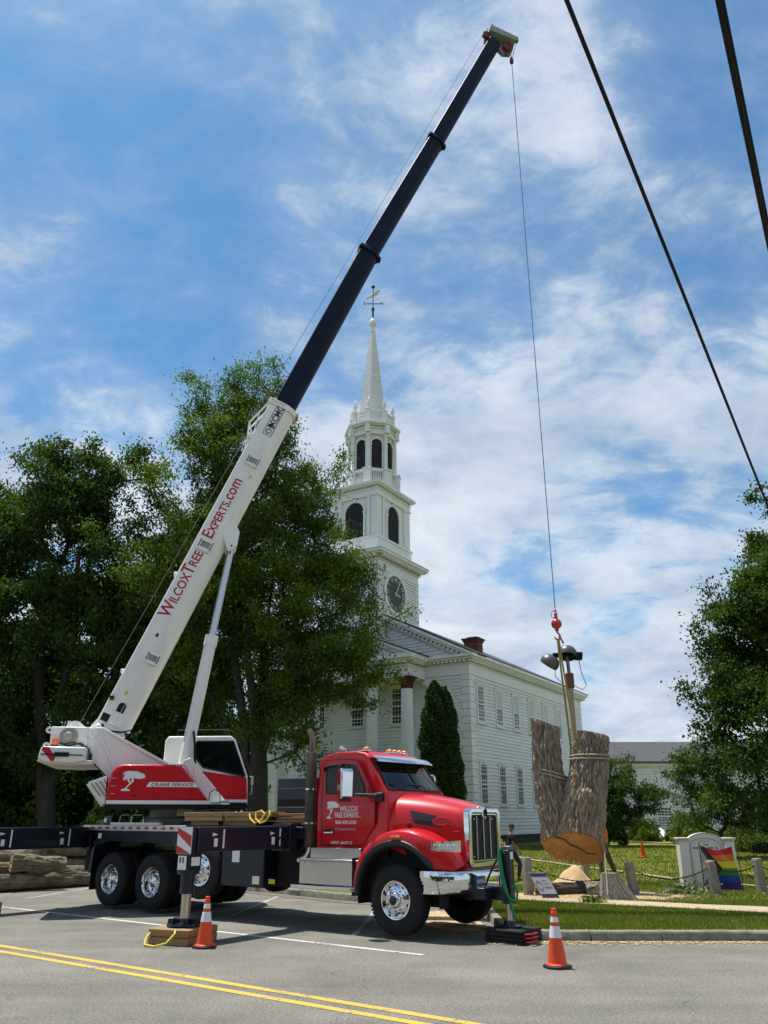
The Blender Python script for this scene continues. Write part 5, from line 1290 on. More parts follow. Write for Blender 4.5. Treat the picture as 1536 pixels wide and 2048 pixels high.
def clock(face):
    if face == 's': M = Matrix.Translation((TX-.45, TY-2.115, 15.05)) @ Matrix.Rotation(R(90), 4, 'X')
    else: M = Matrix.Translation((TX-2.535, TY, 15.05)) @ Matrix.Rotation(R(-90), 4, 'Z') @ Matrix.Rotation(R(90), 4, 'X')
    r = 1.16
    ck = cp('clock', MB().lathe([(0, .02), (r, .02), (r, 0)], 48), BLACKV, tower); ck.matrix_local = M
    cp('clock_rim', MB().lathe([(r-.02, 0), (r, .05), (r+.10, .07), (r+.24, .05), (r+.26, 0)], 48), TRIM, ck)
    for k in range(12):
        a = k*math.pi/6
        num = {0: 'XII', 1: 'I', 2: 'II', 3: 'III', 4: 'IIII', 5: 'V', 6: 'VI', 7: 'VII', 8: 'VIII', 9: 'IX', 10: 'X', 11: 'XI'}[k]
        text('numeral', num, .36, GOLDP, ck, Matrix.Rotation(-a, 4, 'Z') @ Matrix.Translation((0, r*.70, .025)), .012, align='CENTER', width=min(.36, .11*len(num)+.03))
    for a, L, w_ in ((R(-28), .98, .07), (R(-100), .62, .10)):
        h_ = MB().prism([(-w_/2, -.18), (-w_*.7, L*.55), (0, L), (w_*.7, L*.55), (w_/2, -.18)], .035, .05, 'xy').build('clock_hand', GOLDP, ck); h_.matrix_local = Matrix.Rotation(a, 4, 'Z')
clock('s'); clock('f')
# belfry stage
bs = MB(); stage(bs, 2.17, 1.82, 17.40, 18.50); stage(bs, 2.26, 1.91, 18.50, 18.60); stage(bs, 2.22, 1.87, 18.60, 18.66); stage(bs, 2.05, 1.69, 18.6, 21.75)
bel = cp('belfry', bs, TRIM, None)
def arch_opening(M, w, zs, z1, parent, slats, trim=.13):
    """louvred arched opening: dark back, slats, moulded surround with keystone; local x across, z up, facing -y"""
    r = w/2; zt = z1-r
    pts = [(-r, zs), (r, zs)] + [(r*math.cos(a), zt+r*math.sin(a)) for a in np.linspace(0, math.pi, 15)]
    o1 = MB().prism(pts, -.012, .0).build('louvre_back', LOUVER, parent); o1.matrix_local = M
    sl_ = MB(); n = slats
    for k in range(n):
        z = zs + (z1-zs)*(k+.3)/n; hw = r if z < zt else math.sqrt(max(0, r*r-(z-zt)**2))
        if hw < .05: continue
        sl_.add([(-hw, -.075, z), (hw, -.075, z), (hw, -.013, z+(z1-zs)/n*.75), (-hw, -.013, z+(z1-zs)/n*.75), (-hw, -.06, z-.02), (hw, -.06, z-.02)], [(0, 1, 2, 3), (4, 5, 1, 0)])
    o2 = tag(sl_.build('louvre_slats', mat('louvre_slat', (.030, .028, .030), .6), parent), kind='stuff'); o2.matrix_local = M
    inn2 = [(-r, zs)] + [(-r*math.cos(a), zt+r*math.sin(a)) for a in np.linspace(0, math.pi, 15)] + [(r, zs)]
    rows = []
    for e, d_ in ((0, 0), (0, -.10), (.02, -.12), (trim, -.12), (trim, -.09), (trim, 0)):
        rows.append([(x*(1+e/r), d_, z if i in (0, 16) else zt+(z-zt)*(1+e/r)) for i, (x, z) in enumerate(inn2)])
    o3 = MB().grid(rows, smooth=False).build('arch_surround', TRIM, parent); o3.matrix_local = M
    for nm_, b4 in (('keystone', MB().prism([(-.07, zt+r), (-.11, zt+r+trim+.1), (.11, zt+r+trim+.1), (.07, zt+r)], -.16, -.0)), ('impost', MB().box(-r-trim-.05, -r+.02, -.15, 0, zt-.12, zt)), ('impost', MB().box(r-.02, r+trim+.05, -.15, 0, zt-.12, zt))):
        o4 = b4.build(nm_, TRIM, parent, bevel=.01); o4.matrix_local = M
faces4 = [(Matrix.Translation((TX, TY-1.69, 0)), 's'), (Matrix.Translation((TX-2.05, TY, 0)) @ Matrix.Rotation(R(-90), 4, 'Z'), 'f'), (Matrix.Translation((TX+2.05, TY, 0)) @ Matrix.Rotation(R(90), 4, 'Z'), 'b'), (Matrix.Translation((TX, TY+1.69, 0)) @ Matrix.Rotation(R(180), 4, 'Z'), 'x')]
for M, k in faces4:
    if k in 'sf': arch_opening(M @ Matrix.Translation((-.12 if k == 's' else .0, 0, 0)), 1.42, 18.68, 21.15, bel, 17)
for sx in (-1, 1):
    for sy in (-1, 1):
        x, y = TX+sx*2.05, TY+sy*1.69
        pb = MB().box(min(x, x-sx*.50)-.06*(sx < 0), max(x, x-sx*.50)+.06*(sx > 0), min(y, y-sy*.42)-.06*(sy < 0), max(y, y-sy*.42)+.06*(sy > 0), 18.66, 21.45)
        pl_ = cp('pilaster', pb, TRIM, bel)
        for (px, py) in ((x-sx*.66, y+sy*.055), (x+sx*.055, y-sy*.56)):
            cp('slim_pilaster', MB().cbox((px, py, 20.05), (.22, .11, 2.80) if abs(py-y) < .2 else (.11, .22, 2.80)).cbox((px, py, 21.38), (.30, .17, .14) if abs(py-y) < .2 else (.17, .30, .14)), TRIM, bel)
bc2 = MB()
for z0, z1, o_ in ((21.42, 21.52, .14), (21.52, 21.86, .08), (21.86, 21.94, .14), (22.10, 22.20, .30), (22.20, 22.36, .38)): stage(bc2, 2.05+o_, 1.69+o_, z0, z1)
stage(bc2, 2.05, 1.69, 21.7, 22.3); cp('belfry_cornice', bc2, TRIM, bel)
# octagon lantern: base with balusters, arched stage, cornice, balustrade with urns
def octv(r, off=22.5): return [(TX+r*math.cos(R(off+45*k)), TY+r*math.sin(R(off+45*k))) for k in range(8)]
def octp(b, r, z0, z1, r1=None):
    a = octv(r); c_ = octv(r if r1 is None else r1)
    b.add([(x, y, z0) for x, y in a]+[(x, y, z1) for x, y in c_], [tuple(range(8))[::-1], tuple(range(8, 16))]+[(k, (k+1) % 8, (k+1) % 8+8, k+8) for k in range(8)])
    return b
def face_frames(ap):
    for k in range(8):
        a = R(45*k)
        yield Matrix.Translation((TX+ap*math.cos(a), TY+ap*math.sin(a), 0)) @ Matrix.Rotation(a+R(90), 4, 'Z')
lan = cp('lantern', octp(octp(MB(), 1.50, 22.36, 23.9), 1.46, 23.9, 26.75), TRIM)
ob_ = MB(); octp(ob_, 1.86, 22.36, 22.56); octp(ob_, 1.84, 23.55, 23.68); cp('base_rail', ob_, TRIM, lan)
def balusters(ap, z0, z1, n, r, w_):
    b = MB()
    for M in face_frames(ap):
        for i in range(n):
            x = -w_/2 + w_*(i+.5)/n
            b.lathe([(r*.7, z0), (r*1.2, z0+(z1-z0)*.3), (r*.6, z0+(z1-z0)*.75), (r, z1)], 6, M @ Matrix.Translation((x, 0, 0)))
    return b
tag(cp('base_balusters', balusters(1.60, 22.56, 23.55, 6, .055, .95), TRIM, lan), kind='stuff')
for x, y in octv(1.74):
    a = math.atan2(y-TY, x-TX)
    cp('pedestal', MB().box(-.20, .20, -.26, .26, 22.5, 23.56, Matrix.Translation((x, y, 0)) @ Matrix.Rotation(a, 4, 'Z')).box(-.25, .25, -.31, .31, 23.58, 23.70, Matrix.Translation((x, y, 0)) @ Matrix.Rotation(a, 4, 'Z')), TRIM, lan)
for x, y in octv(1.60):
    cp('lantern_column', MB().lathe([(.17, 23.70), (.17, 23.78), (.135, 23.83), (.13, 25.0), (.115, 26.2), (.16, 26.28), (.17, 26.38)], 16, Matrix.Translation((x, y, 0))), TRIM, lan)
for M in face_frames(1.46*math.cos(R(22.5))): arch_opening(M, .74, 23.92, 26.05, lan, 13, .09)
ocb = MB(); octp(ocb, 1.72, 26.38, 26.50); octp(ocb, 1.66, 26.50, 26.80); octp(ocb, 1.78, 26.80, 26.86); octp(ocb, 1.86, 27.0, 27.08); octp(ocb, 2.02, 27.08, 27.22); octp(ocb, 1.6, 26.8, 27.1); cp('lantern_cornice', ocb, TRIM, lan)
for x, y in octv(1.86):
    a = math.atan2(y-TY, x-TX); cp('cornice_block', MB().box(-.22, .04, -.17, .17, 26.42, 27.245, Matrix.Translation((x, y, 0)) @ Matrix.Rotation(a, 4, 'Z')), TRIM, lan)
lb = MB(); octp(lb, 1.52, 27.22, 27.42); octp(lb, 1.40, 27.2, 27.45); lb2 = MB()
for x, y in ((0, 0),): pass
vv = octv(1.46); rl_ = MB()
for k in range(8):
    a, c_ = vv[k], vv[(k+1) % 8]; rl_.beam((*a, 28.22), (*c_, 28.22), .16, .10); lb2.beam((*a, 27.48), (*c_, 27.48), .18, .10)
cp('top_rail', lb, TRIM, lan); cp('hand_rail', rl_, TRIM, lan); cp('bottom_rail', lb2, TRIM, lan)
tag(cp('top_balusters', balusters(1.46*math.cos(R(22.5)), 27.53, 28.18, 7, .045, .85), TRIM, lan), kind='stuff')
for x, y in vv:
    cp('post', MB().cbox((x, y, 27.75), (.24, .24, 1.05)).cbox((x, y, 28.30), (.32, .32, .07)), TRIM, lan)
    cp('urn', MB().lathe([(.10, 28.33), (.10, 28.40), (.05, 28.46), (.13, 28.62), (.155, 28.76), (.13, 28.88), (.06, 28.94), (.07, 29.0), (.09, 29.06), (.045, 29.16), (.03, 29.26), (.0, 29.34)], 14, Matrix.Translation((x, y, 0))), TRIM, lan)
# spire of lapped boards
sp_b = MB(); z = 27.3; n_ = 44
for k in range(n_):
    za = 27.3+(35.6-27.3)*k/n_; zb = 27.3+(35.6-27.3)*(k+1)/n_
    ra = 1.06+(.135-1.06)*k/n_; rb = 1.06+(.135-1.06)*(k+1)/n_
    octp(sp_b, ra+.042, za, zb, rb)
spi = tag(cp('spire', sp_b, CHURCH, recalc=False))
cp('spire_cap', octp(MB(), .19, 35.55, 35.72), TRIM, spi)
cp('spire_ball', MB().lathe([(.12, 35.72), (.09, 35.95), (.20, 36.05), (.285, 36.25), (.285, 36.42), (.20, 36.60), (.08, 36.72), (.075, 36.8)], 20, Matrix.Translation((TX, TY, 0))), TRIM, spi)
cp('spire_rod', MB().lathe([(.075, 36.7), (.075, 37.4), (.12, 37.5), (.13, 37.62), (.06, 37.75), (.035, 37.8), (.03, 39.5)], 10, Matrix.Translation((TX, TY, 0))), COPPER, spi)
cp('finial', MB().ball((TX, TY, 39.62), .15, 14, 10), COPPER, spi)
Rz = Matrix.Translation((TX, TY, 0)) @ Matrix.Rotation(-D1A, 4, 'Z')
cp('compass_arms', MB().box(-.52, .52, -.02, .02, 38.05, 38.10, Rz).box(-.02, .02, -.5, .5, 38.05, 38.10, Rz), COPPER, spi)
text('compass_letter', 'S', .34, COPPER, spi, Rz @ basis((-.72, -.02, 37.97), (1, 0, 0), (0, 0, 1)), .02, extrude=.015)
text('compass_letter', 'N', .34, COPPER, spi, Rz @ basis((.52, -.02, 37.97), (1, 0, 0), (0, 0, 1)), .02, extrude=.015)
vn = [(-.50, -.38), (-.42, -.22), (-.30, -.18), (-.05, .02), (.18, .30), (.50, .52), (.46, .40), (.56, .36), (.30, .14), (.42, .10), (.10, -.06), (-.22, -.26)]
wv = MB().prism(vn, -.02, .02).build('weather_vane', GOLD, spi); wv.matrix_local = Rz @ Matrix.Translation((0, 0, 38.85))
# ------------------------------------------------------------------ trees
def rot_rand(n):
    q = rng.normal(size=(n, 4)); q /= np.linalg.norm(q, axis=1)[:, None]
    w, x, y, z = q.T
    a = np.stack([1-2*(y*y+z*z), 2*(x*y+z*w), 2*(x*z-y*w)], 1); b = np.stack([2*(x*y-z*w), 1-2*(x*x+z*z), 2*(y*z+x*w)], 1)
    return a, b
def leaf_mesh(name, centres, size, m, parent, aspect=.55, up=.5):
    """pointed leaves (two triangles folded along the midrib) at the given points"""
    n = len(centres); a, b = rot_rand(n)
    # bias the leaf planes towards the horizontal
    b[:, 2] *= (1-up); b /= np.linalg.norm(b, axis=1)[:, None]+1e-9
    a -= b*np.sum(a*b, 1)[:, None]; a /= np.linalg.norm(a, axis=1)[:, None]+1e-9
    s_ = (size*rng.uniform(.6, 1.3, n))[:, None]; nn = np.cross(a, b)
    v = np.empty((n, 4, 3), np.float32)
    v[:, 0] = centres - a*s_*.5; v[:, 1] = centres + b*s_*aspect*.5 + nn*s_*.08; v[:, 2] = centres + a*s_*.5; v[:, 3] = centres - b*s_*aspect*.5 + nn*s_*.08
    o = npmesh(name, v.reshape(-1, 3), np.arange(4*n, dtype=np.int32).reshape(-1, 4), m, parent)
    return tag(o, kind='stuff')
def skeleton(trunk, targets, bend=.18, stems=()):
    """grow limbs from the trunk to every target by joining each to the cheapest existing node; returns nodes, parents"""
    nodes = [np.array(p, float) for p in trunk]; par = [-1]+list(range(len(trunk)-1))
    for i0, (ex, ey, ez) in stems:          # extra upright stems forking off the trunk
        prev = i0; a = nodes[i0]
        for q in range(1, 9):
            t = q/8; nodes.append(a + (np.array([ex, ey, ez])-a)*np.array([t**.8, t**.8, t]) + np.array([.1*math.sin(q*1.7+ex), .08*math.cos(q*1.3), 0])); par.append(prev); prev = len(nodes)-1
    tg = np.array(targets); base = np.array(trunk[len(trunk)//3])
    order = np.argsort(np.linalg.norm(tg-base, axis=1))
    tips = []
    for i in order:
        p = tg[i]; A = np.array(nodes); d_ = p-A; dist = np.linalg.norm(d_, axis=1)
        drop = np.maximum(0, A[:, 2]-p[2]+.0)            # branches rise: avoid starting above the target
        j = int(np.argmin(dist*1.0 + drop*1.6)); a = nodes[j]; L = dist[j]; k = max(1, int(L/.9))
        prev = j; off = rng.normal(0, bend*L*.25, 3)
        for q in range(1, k+1):
            t = q/k; c_ = a + (p-a)*t + off*math.sin(math.pi*t) + np.array([0, 0, -.10*L*math.sin(math.pi*t)])
            nodes.append(c_); par.append(prev); prev = len(nodes)-1
        tips.append(prev)
    return np.array(nodes), np.array(par), tips
def wood(name, nodes, par, r_tip, r_max, m, parent, n=6, power=1.75):
    N_ = len(nodes); acc = np.zeros(N_); kids = [[] for _ in range(N_)]
    for i in range(N_):
        if par[i] >= 0: kids[par[i]].append(i)
    for i in range(N_-1, -1, -1):
        if not kids[i]: acc[i] = r_tip**power
        if par[i] >= 0: acc[par[i]] += acc[i]
    rad = acc**(1/power); k_ = r_max/rad[0]
    rad = np.minimum(rad*k_, r_max) if k_ < 3 else rad*k_
    b = MB(); ang = np.arange(n)*2*math.pi/n; vs = []; fs = []
    for i in range(N_):
        j = par[i]
        if j < 0: continue
        p, q = nodes[j], nodes[i]; d_ = q-p; L = np.linalg.norm(d_)
        if L < 1e-6: continue
        d_ /= L; ref = np.array([1., 0, 0]) if abs(d_[2]) > .8 else np.array([0, 0, 1.]); u = np.cross(d_, ref); u /= np.linalg.norm(u); w = np.cross(d_, u)
        r0 = min(rad[j], rad[i]*1.5); r1 = rad[i]; o = len(vs)*n
        vs.append(p-d_*r0*.3+(np.cos(ang)[:, None]*u+np.sin(ang)[:, None]*w)*r0); vs.append(q+d_*r1*.1+(np.cos(ang)[:, None]*u+np.sin(ang)[:, None]*w)*r1)
        fs.append(np.stack([o+np.arange(n), o+(np.arange(n)+1) % n, o+n+(np.arange(n)+1) % n, o+n+np.arange(n)], 1))
    o = npmesh(name, np.concatenate(vs), np.concatenate(fs), m, parent, smooth=True)
    return o
def crown_points(blobs, n, shell=.55):
    """random points in ellipsoids (cx,cy,cz,rx,ry,rz,weight), more of them towards the surface"""
    w = np.array([b[6] if len(b) > 6 else b[3]*b[4]*b[5] for b in blobs]); w = w/w.sum(); out_ = []
    for b, k in zip(blobs, rng.multinomial(n, w)):
        d_ = rng.normal(size=(k, 3)); d_ /= np.linalg.norm(d_, axis=1)[:, None]
        r = (shell + (1-shell)*rng.random(k))**.7 if False else np.maximum(rng.random(k)**.33, shell*rng.random(k)**.2)
        out_.append(np.array(b[:3]) + d_*r[:, None]*np.array(b[3:6]))
    return np.concatenate(out_)
def tree(name, label, base, trunk_top, r_trunk, blobs, n_twigs, leaves, size, lm, bm=None, cat='tree', group=None, spread=.55, lean=(0, 0), trunks=1, aspect=.55, up=.5, min_z=None, droop=.15, clump=.62, stems=()):
    root = empty(name, (base[0], base[1], base[2]))
    tag(root, label, cat, group)
    nc = max(12, n_twigs//5); cc_ = crown_points(blobs, nc); tw = np.concatenate([cc_, np.repeat(cc_, 4, 0) + rng.normal(0, clump, (nc*4, 3))*np.array([1, 1, .75])])
    if min_z is not None: tw = tw[tw[:, 2] > min_z]
    k = 9
    trunk = [(lean[0]*(i/k)**1.5 + .12*math.sin(i*1.3), lean[1]*(i/k)**1.5 + .10*math.sin(i*1.9+1), trunk_top*i/k) for i in range(k+1)]
    trunk[0] = (0, 0, -.15)
    nodes, par, tips = skeleton(trunk, tw, stems=stems)
    wood('trunk', nodes, par, .006, r_trunk, bm or BARKD, root)
    # leaves hang round the twig ends and along the last node before them
    tp = nodes[tips]; pv = nodes[np.maximum(par[tips], 0)]
    idx = rng.integers(0, len(tp), leaves); t = rng.random((leaves, 1))**1.5
    c_ = tp[idx]*(1-t*.6) + pv[idx]*t*.6 + rng.normal(0, 1, (leaves, 3))*np.array([spread, spread, spread*.62])*(.35+.65*rng.random((leaves, 1)))
    c_[:, 2] -= droop*rng.random(leaves)
    leaf_mesh('crown', c_, size, lm, root, aspect, up)
    return root
bush_later = []
# big ash in front of the church, multi-stemmed, long low boughs to the right
tree('ash_tree', 'tall ash tree with feathery crown reaching across the church portico', (-4.6, 30, .05), 16, .42,
     [(-2.0, 0, 17.3, 1.9, 2, 3.3), (-.4, 0, 17.2, 1.5, 1.9, 3.0), (-2.7, 0, 13.8, 2.4, 2.6, 3.0), (0, 0, 13.5, 2.4, 2.6, 3.0), (1.7, 0, 12.2, 1.9, 2.2, 2.2), (2.5, -.3, 9.3, 2.1, 2, 2.0, 15), (3.4, -.5, 7.5, 1.4, 1.5, 1.2, 7), (.2, 0, 9.6, 3.0, 3, 3), (-2.7, 0, 9.5, 2.5, 2.6, 3), (.9, 0, 6.3, 2.2, 2, 1.4, 9), (.9, -.2, 4.9, 1.5, 1.5, 1.2, 5), (2.4, -.4, 6.2, 1.2, 1.2, .9, 4)],
     1150, 165000, .15, LEAF_ASH, spread=.36, lean=(.2, .2), aspect=.42, up=.35, stems=[(1, (-2.2, .2, 15)), (2, (1.8, .1, 12)), (2, (-1.0, -.4, 13)), (3, (2.6, -.4, 8.5)), (1, (-3.0, .3, 9.5)), (3, (.9, .4, 13))])
tree('ash_tree', 'dark leafy tree with rounded top left of the crane boom', (-12.6, 31.5, .1), 12, .34,
     [(-.9, 0, 15.4, 1.9, 2.2, 2.4), (1.5, .2, 14.9, 2.0, 2.2, 2.5), (-.4, 0, 12, 3.4, 3, 3.4), (.6, 0, 8.2, 3.6, 3, 3.0), (-1.2, -.3, 5.4, 2.6, 2.6, 2.0)],
     560, 95000, .17, LEAF_DK, spread=.38, aspect=.5, stems=[(1, (-1.8, 0, 13)), (2, (1.9, 0, 13)), (2, (.8, .3, 9))])
tree('ash_tree', 'mid green tree behind the lettered boom section', (-8.6, 32.5, .1), 11, .30,
     [(.2, 0, 12.0, 2.0, 2.4, 2.6), (-1.0, 0, 9.6, 2.4, 2.6, 2.8), (1.2, 0, 9.5, 2.8, 2.6, 3.2), (-.3, -.4, 6.0, 3.0, 2.8, 2.4)],
     520, 90000, .165, LEAF_ASH, spread=.38, aspect=.5, stems=[(2, (-1.6, 0, 11)), (2, (1.6, 0, 11))])
tree('ash_tree', 'tall dark tree standing beyond the counterweight', (-18.3, 32, .1), 12, .34,
     [(0, 0, 14.2, 2.6, 2.6, 3.2), (.4, 0, 10.5, 3.4, 3, 3.2), (0, -.4, 6.4, 3.6, 3, 2.8)], 480, 80000, .18, LEAF_DK, spread=.42)
gw = 'dark trees standing behind the log pile'
for k, (x, y, h, lb_) in enumerate([(-22, 40, 14, 'dark low-branched tree behind the near end of the log pile'), (-16.5, 39, 13, 'dark shade tree behind the middle of the log pile'), (-11.5, 40, 13, 'dark shade tree behind the crane counterweight'), (-10.8, 44.5, 12, 'dark shade tree behind the crane cab'), (-27.5, 39, 14, 'dark shade tree at the outer end of the wood')]):
    tree('shade_tree', lb_, (x, y, .25), h*.7, .28, [(0, 0, h*.72, 3.2, 3, h*.26), (0, 0, h*.38, 3.8, 3.2, h*.30), (.5, -.5, h*.16, 3.6, 2.8, h*.16)], 300, 32000, .29, LEAF_DK, group=gw, spread=.65, clump=.8)
# dense undergrowth closing the wood at ground level
for k, (x, y, r, lb_) in enumerate([(-24, 34, 3.2, 'dark thicket beyond the outrigger beam end'), (-19.5, 35, 3.0, 'dark thicket between the two trunks behind the logs'), (-15, 35.5, 3.0, 'dark thicket behind the log pile'), (-10.5, 36, 3.0, 'dark thicket behind the crane turret'), (-8.3, 36.5, 2.0, 'dark thicket left of the ash trunk')]):
    bush_later.append((x, y, r, lb_))
# oak at the right edge
tree('oak_tree', 'broad dark oak tree beside the flag and church sign', (16.0, 28.5, .05), 7.5, .32,
     [(-1.4, 0, 9.2, 2.2, 2.4, 1.8), (1.0, 0, 10.3, 2.6, 2.6, 2.3), (-.6, 0, 10.4, 1.7, 2, 1.5), (-2.5, 0, 7.0, 2.3, 2.6, 1.9), (1.2, 0, 7.2, 4, 3, 2.4), (-2.6, -.3, 5.2, 2.3, 2.4, 1.7), (.8, 0, 4.2, 3.6, 3, 1.9), (-.8, 0, 8, 3.0, 3, 2.2), (-2.4, 0, 3.2, 2.3, 2.2, 1.5), (-3.2, 0, 6.4, 1.6, 1.8, 1.5), (1.2, 0, 2.3, 3.4, 2.4, 1.4)],
     1150, 205000, .14, LEAF_OAK, spread=.36, aspect=.6, up=.55, clump=.5)
tree('pine_tree', 'sparse tall tree top showing above the broad oak', (20.3, 38, .2), 15, .25,
     [(-.7, 0, 16.2, 1.3, 1.2, .9), (.8, 0, 15.4, 1.6, 1.2, 1.1), (-1.1, 0, 14.2, 1.2, 1.1, .8), (.5, 0, 13.5, 1.8, 1.4, 1.0), (0, 0, 17.3, .8, .8, .7)], 90, 12000, .17, LEAF_OAK, spread=.30)
# arborvitae by the church corner: two fused spires of tight upright sprays
def conifer(name, label, base, spires, n, size, lm):
    root = empty(name, base); tag(root, label, 'shrub'); pts = []
    w = np.array([s_[3]*s_[2]**2 for s_ in spires]); w /= w.sum()
    for (x, y, r, h), k in zip(spires, rng.multinomial(n, w)):
        z = rng.random(k)**.85*h; f = z/h; rr = r*np.minimum(1, (f*7+.55))*(1-f**4.0)**.6
        a = rng.uniform(0, 6.283, k); rad = rr*(.78+.22*rng.random(k)**.5)*(1+.14*np.sin(a*5+z*2.1+x)+.10*np.sin(z*5.3+a*2)+rng.normal(0, .05, k))
        pts.append(np.stack([x+rad*np.cos(a), y+rad*np.sin(a), z+.1], 1))
    leaf_mesh('crown', np.concatenate(pts), size, lm, root, .5, -.6)
    b = MB()
    for (x, y, r, h) in spires: b.lathe([(r*.60, .1), (r*.74, h*.3), (r*.70, h*.6), (r*.5, h*.85), (0, h*.93)], 12, Matrix.Translation((x, y, 0)))
    b.build('core', mat('arborvitae_core', (.010, .020, .006), .95), root)
    MB().cyl((0, 0, -.1), (0, 0, 1), .12, n=8).build('trunk', BARKD, root)
    return root
conifer('arborvitae', 'tall dark arborvitae shrub against the church front corner', (2.75, 40.5, .25), [(-.20, 0, .80, 7.95), (.34, .05, .68, 7.55), (.45, -.15, .70, 5.0), (-.38, -.1, .68, 5.2), (.15, 0, .95, 3.4)], 60000, .15, LEAF_CEDAR)
# shrubs and small trees before the white hall
tree('ornamental_tree', 'dark spreading shrub tree with leaning stems beside the hanging trunk', (13.0, 46.5, .45), 2.2, .13, [(-.5, 0, 3.6, 1.5, 1.4, 1.4), (.9, -.2, 2.7, 1.5, 1.2, .9), (-.9, 0, 1.7, 1.1, 1.1, 1.4), (-1.6, 0, 2.6, 1.0, 1, 1.5), (-1.2, 0, .7, 1.0, .9, .7)], 260, 34000, .14, LEAF_MD, spread=.30, lean=(.6, 0), clump=.4)
tree('ornamental_tree', 'light airy multi-stemmed tree behind the church sign', (15.2, 38.5, .22), 2.2, .10, [(-.7, 0, 3.7, 1.5, 1.2, 1.2), (.6, 0, 3.5, 1.6, 1.2, 1.4), (-.4, 0, 2.3, 1.6, 1.2, .9), (1.2, 0, 2.0, 1.5, 1.1, 1.1), (2.6, .2, 2.6, 1.4, 1.1, 1.5)], 300, 26000, .12, LEAF_MD, spread=.26, lean=(.3, 0), clump=.42)
def bush(name, label, c_, r, h, n, size, lm, group=None):
    root = empty(name, c_); tag(root, label, 'bush', group)
    d_ = rng.normal(size=(n, 3)); d_ /= np.linalg.norm(d_, axis=1)[:, None]; d_[:, 2] = np.abs(d_[:, 2])
    k = 1+.16*np.sin(d_[:, 0]*7+c_[0])+.14*np.sin(d_[:, 1]*8+d_[:, 2]*6); rr = rng.random(n)**.25
    leaf_mesh('foliage', d_*(rr*k)[:, None]*np.array([r, r, h]), size, lm, root, .55, .2)
    b = MB()
    for i in range(6):
        a = i*1.05; b.tube([(0, 0, -.05), (r*.3*math.cos(a), r*.3*math.sin(a), h*.4), (r*.6*math.cos(a), r*.6*math.sin(a), h*.75)], [.03, .02, .008], 5)
    b.build('stems', BARKD, root)
    return root
for x, y, r, lb_ in bush_later: bush('thicket', lb_, (x, y, .1), r, r*1.5, 15000, .24, LEAF_DK, 'thickets closing the wood')
gb_ = 'bushes along the white hall'
bush('bush', 'yellow-green rounded bush by the white bulkhead hatch', (15.9, 52.5, .45), 1.05, 1.45, 7000, .13, LEAF_LT, gb_)
bush('bush', 'yellow-green loose bush between the hatch and the multi-stemmed tree', (17.9, 49.5, .42), 1.35, 1.75, 8000, .13, LEAF_LT, gb_)
bush('bush', 'low dark bush at the foot of the white bulkhead hatch', (18.2, 53.4, .45), .7, .7, 3000, .12, LEAF_MD, gb_)
bush('bush', 'pale flowering bush behind the church sign', (17.9, 42.5, .3), 1.2, 1.5, 6000, .12, LEAF_LT, gb_)
bush('bush', 'dense dark bush under the hall window', (21.2, 44, .35), 1.9, 2.0, 9000, .13, LEAF_MD, gb_)
bush('bush', 'dense dark bush at the end of the low hedge', (24.2, 44, .35), 1.9, 2.2, 9000, .13, LEAF_MD, gb_)
hg = empty('hedge', (20.5, 40.5, .25), R(-8)); tag(hg, 'low clipped hedge along the lawn behind the flag', 'hedge')
n = 12000; pts = rng.random((n, 3))*np.array([9.0, .8, .62])+np.array([-3.2, -.4, 0]); leaf_mesh('foliage', pts, .10, LEAF_MD, hg)
MB().box(-3.1, 5.7, -.3, .3, 0, .5).build('core', mat('hedge_core', (.012, .022, .008), .95), hg)

gx = 'unseen trees added for reflections'  # out of view behind the camera, added to darken reflections on chrome and paint
for k, (x, y, h) in enumerate([(-30, -20, 13), (-19, -22, 14), (-8.5, -20, 13), (2, -22, 14), (12.5, -20, 13.5), (23, -22, 13)]):
    tree('reflection_tree', 'unseen tree across the street added to darken the chrome and paint reflections', (x, y, -.1), h*.6, .26, [(0, 0, h*.60, 7.5, 3, h*.34), (0, 0, h*.30, 8.0, 3, h*.30)], 200, 9000, .8, LEAF_MD, group=gx, spread=.8, clump=1.0)
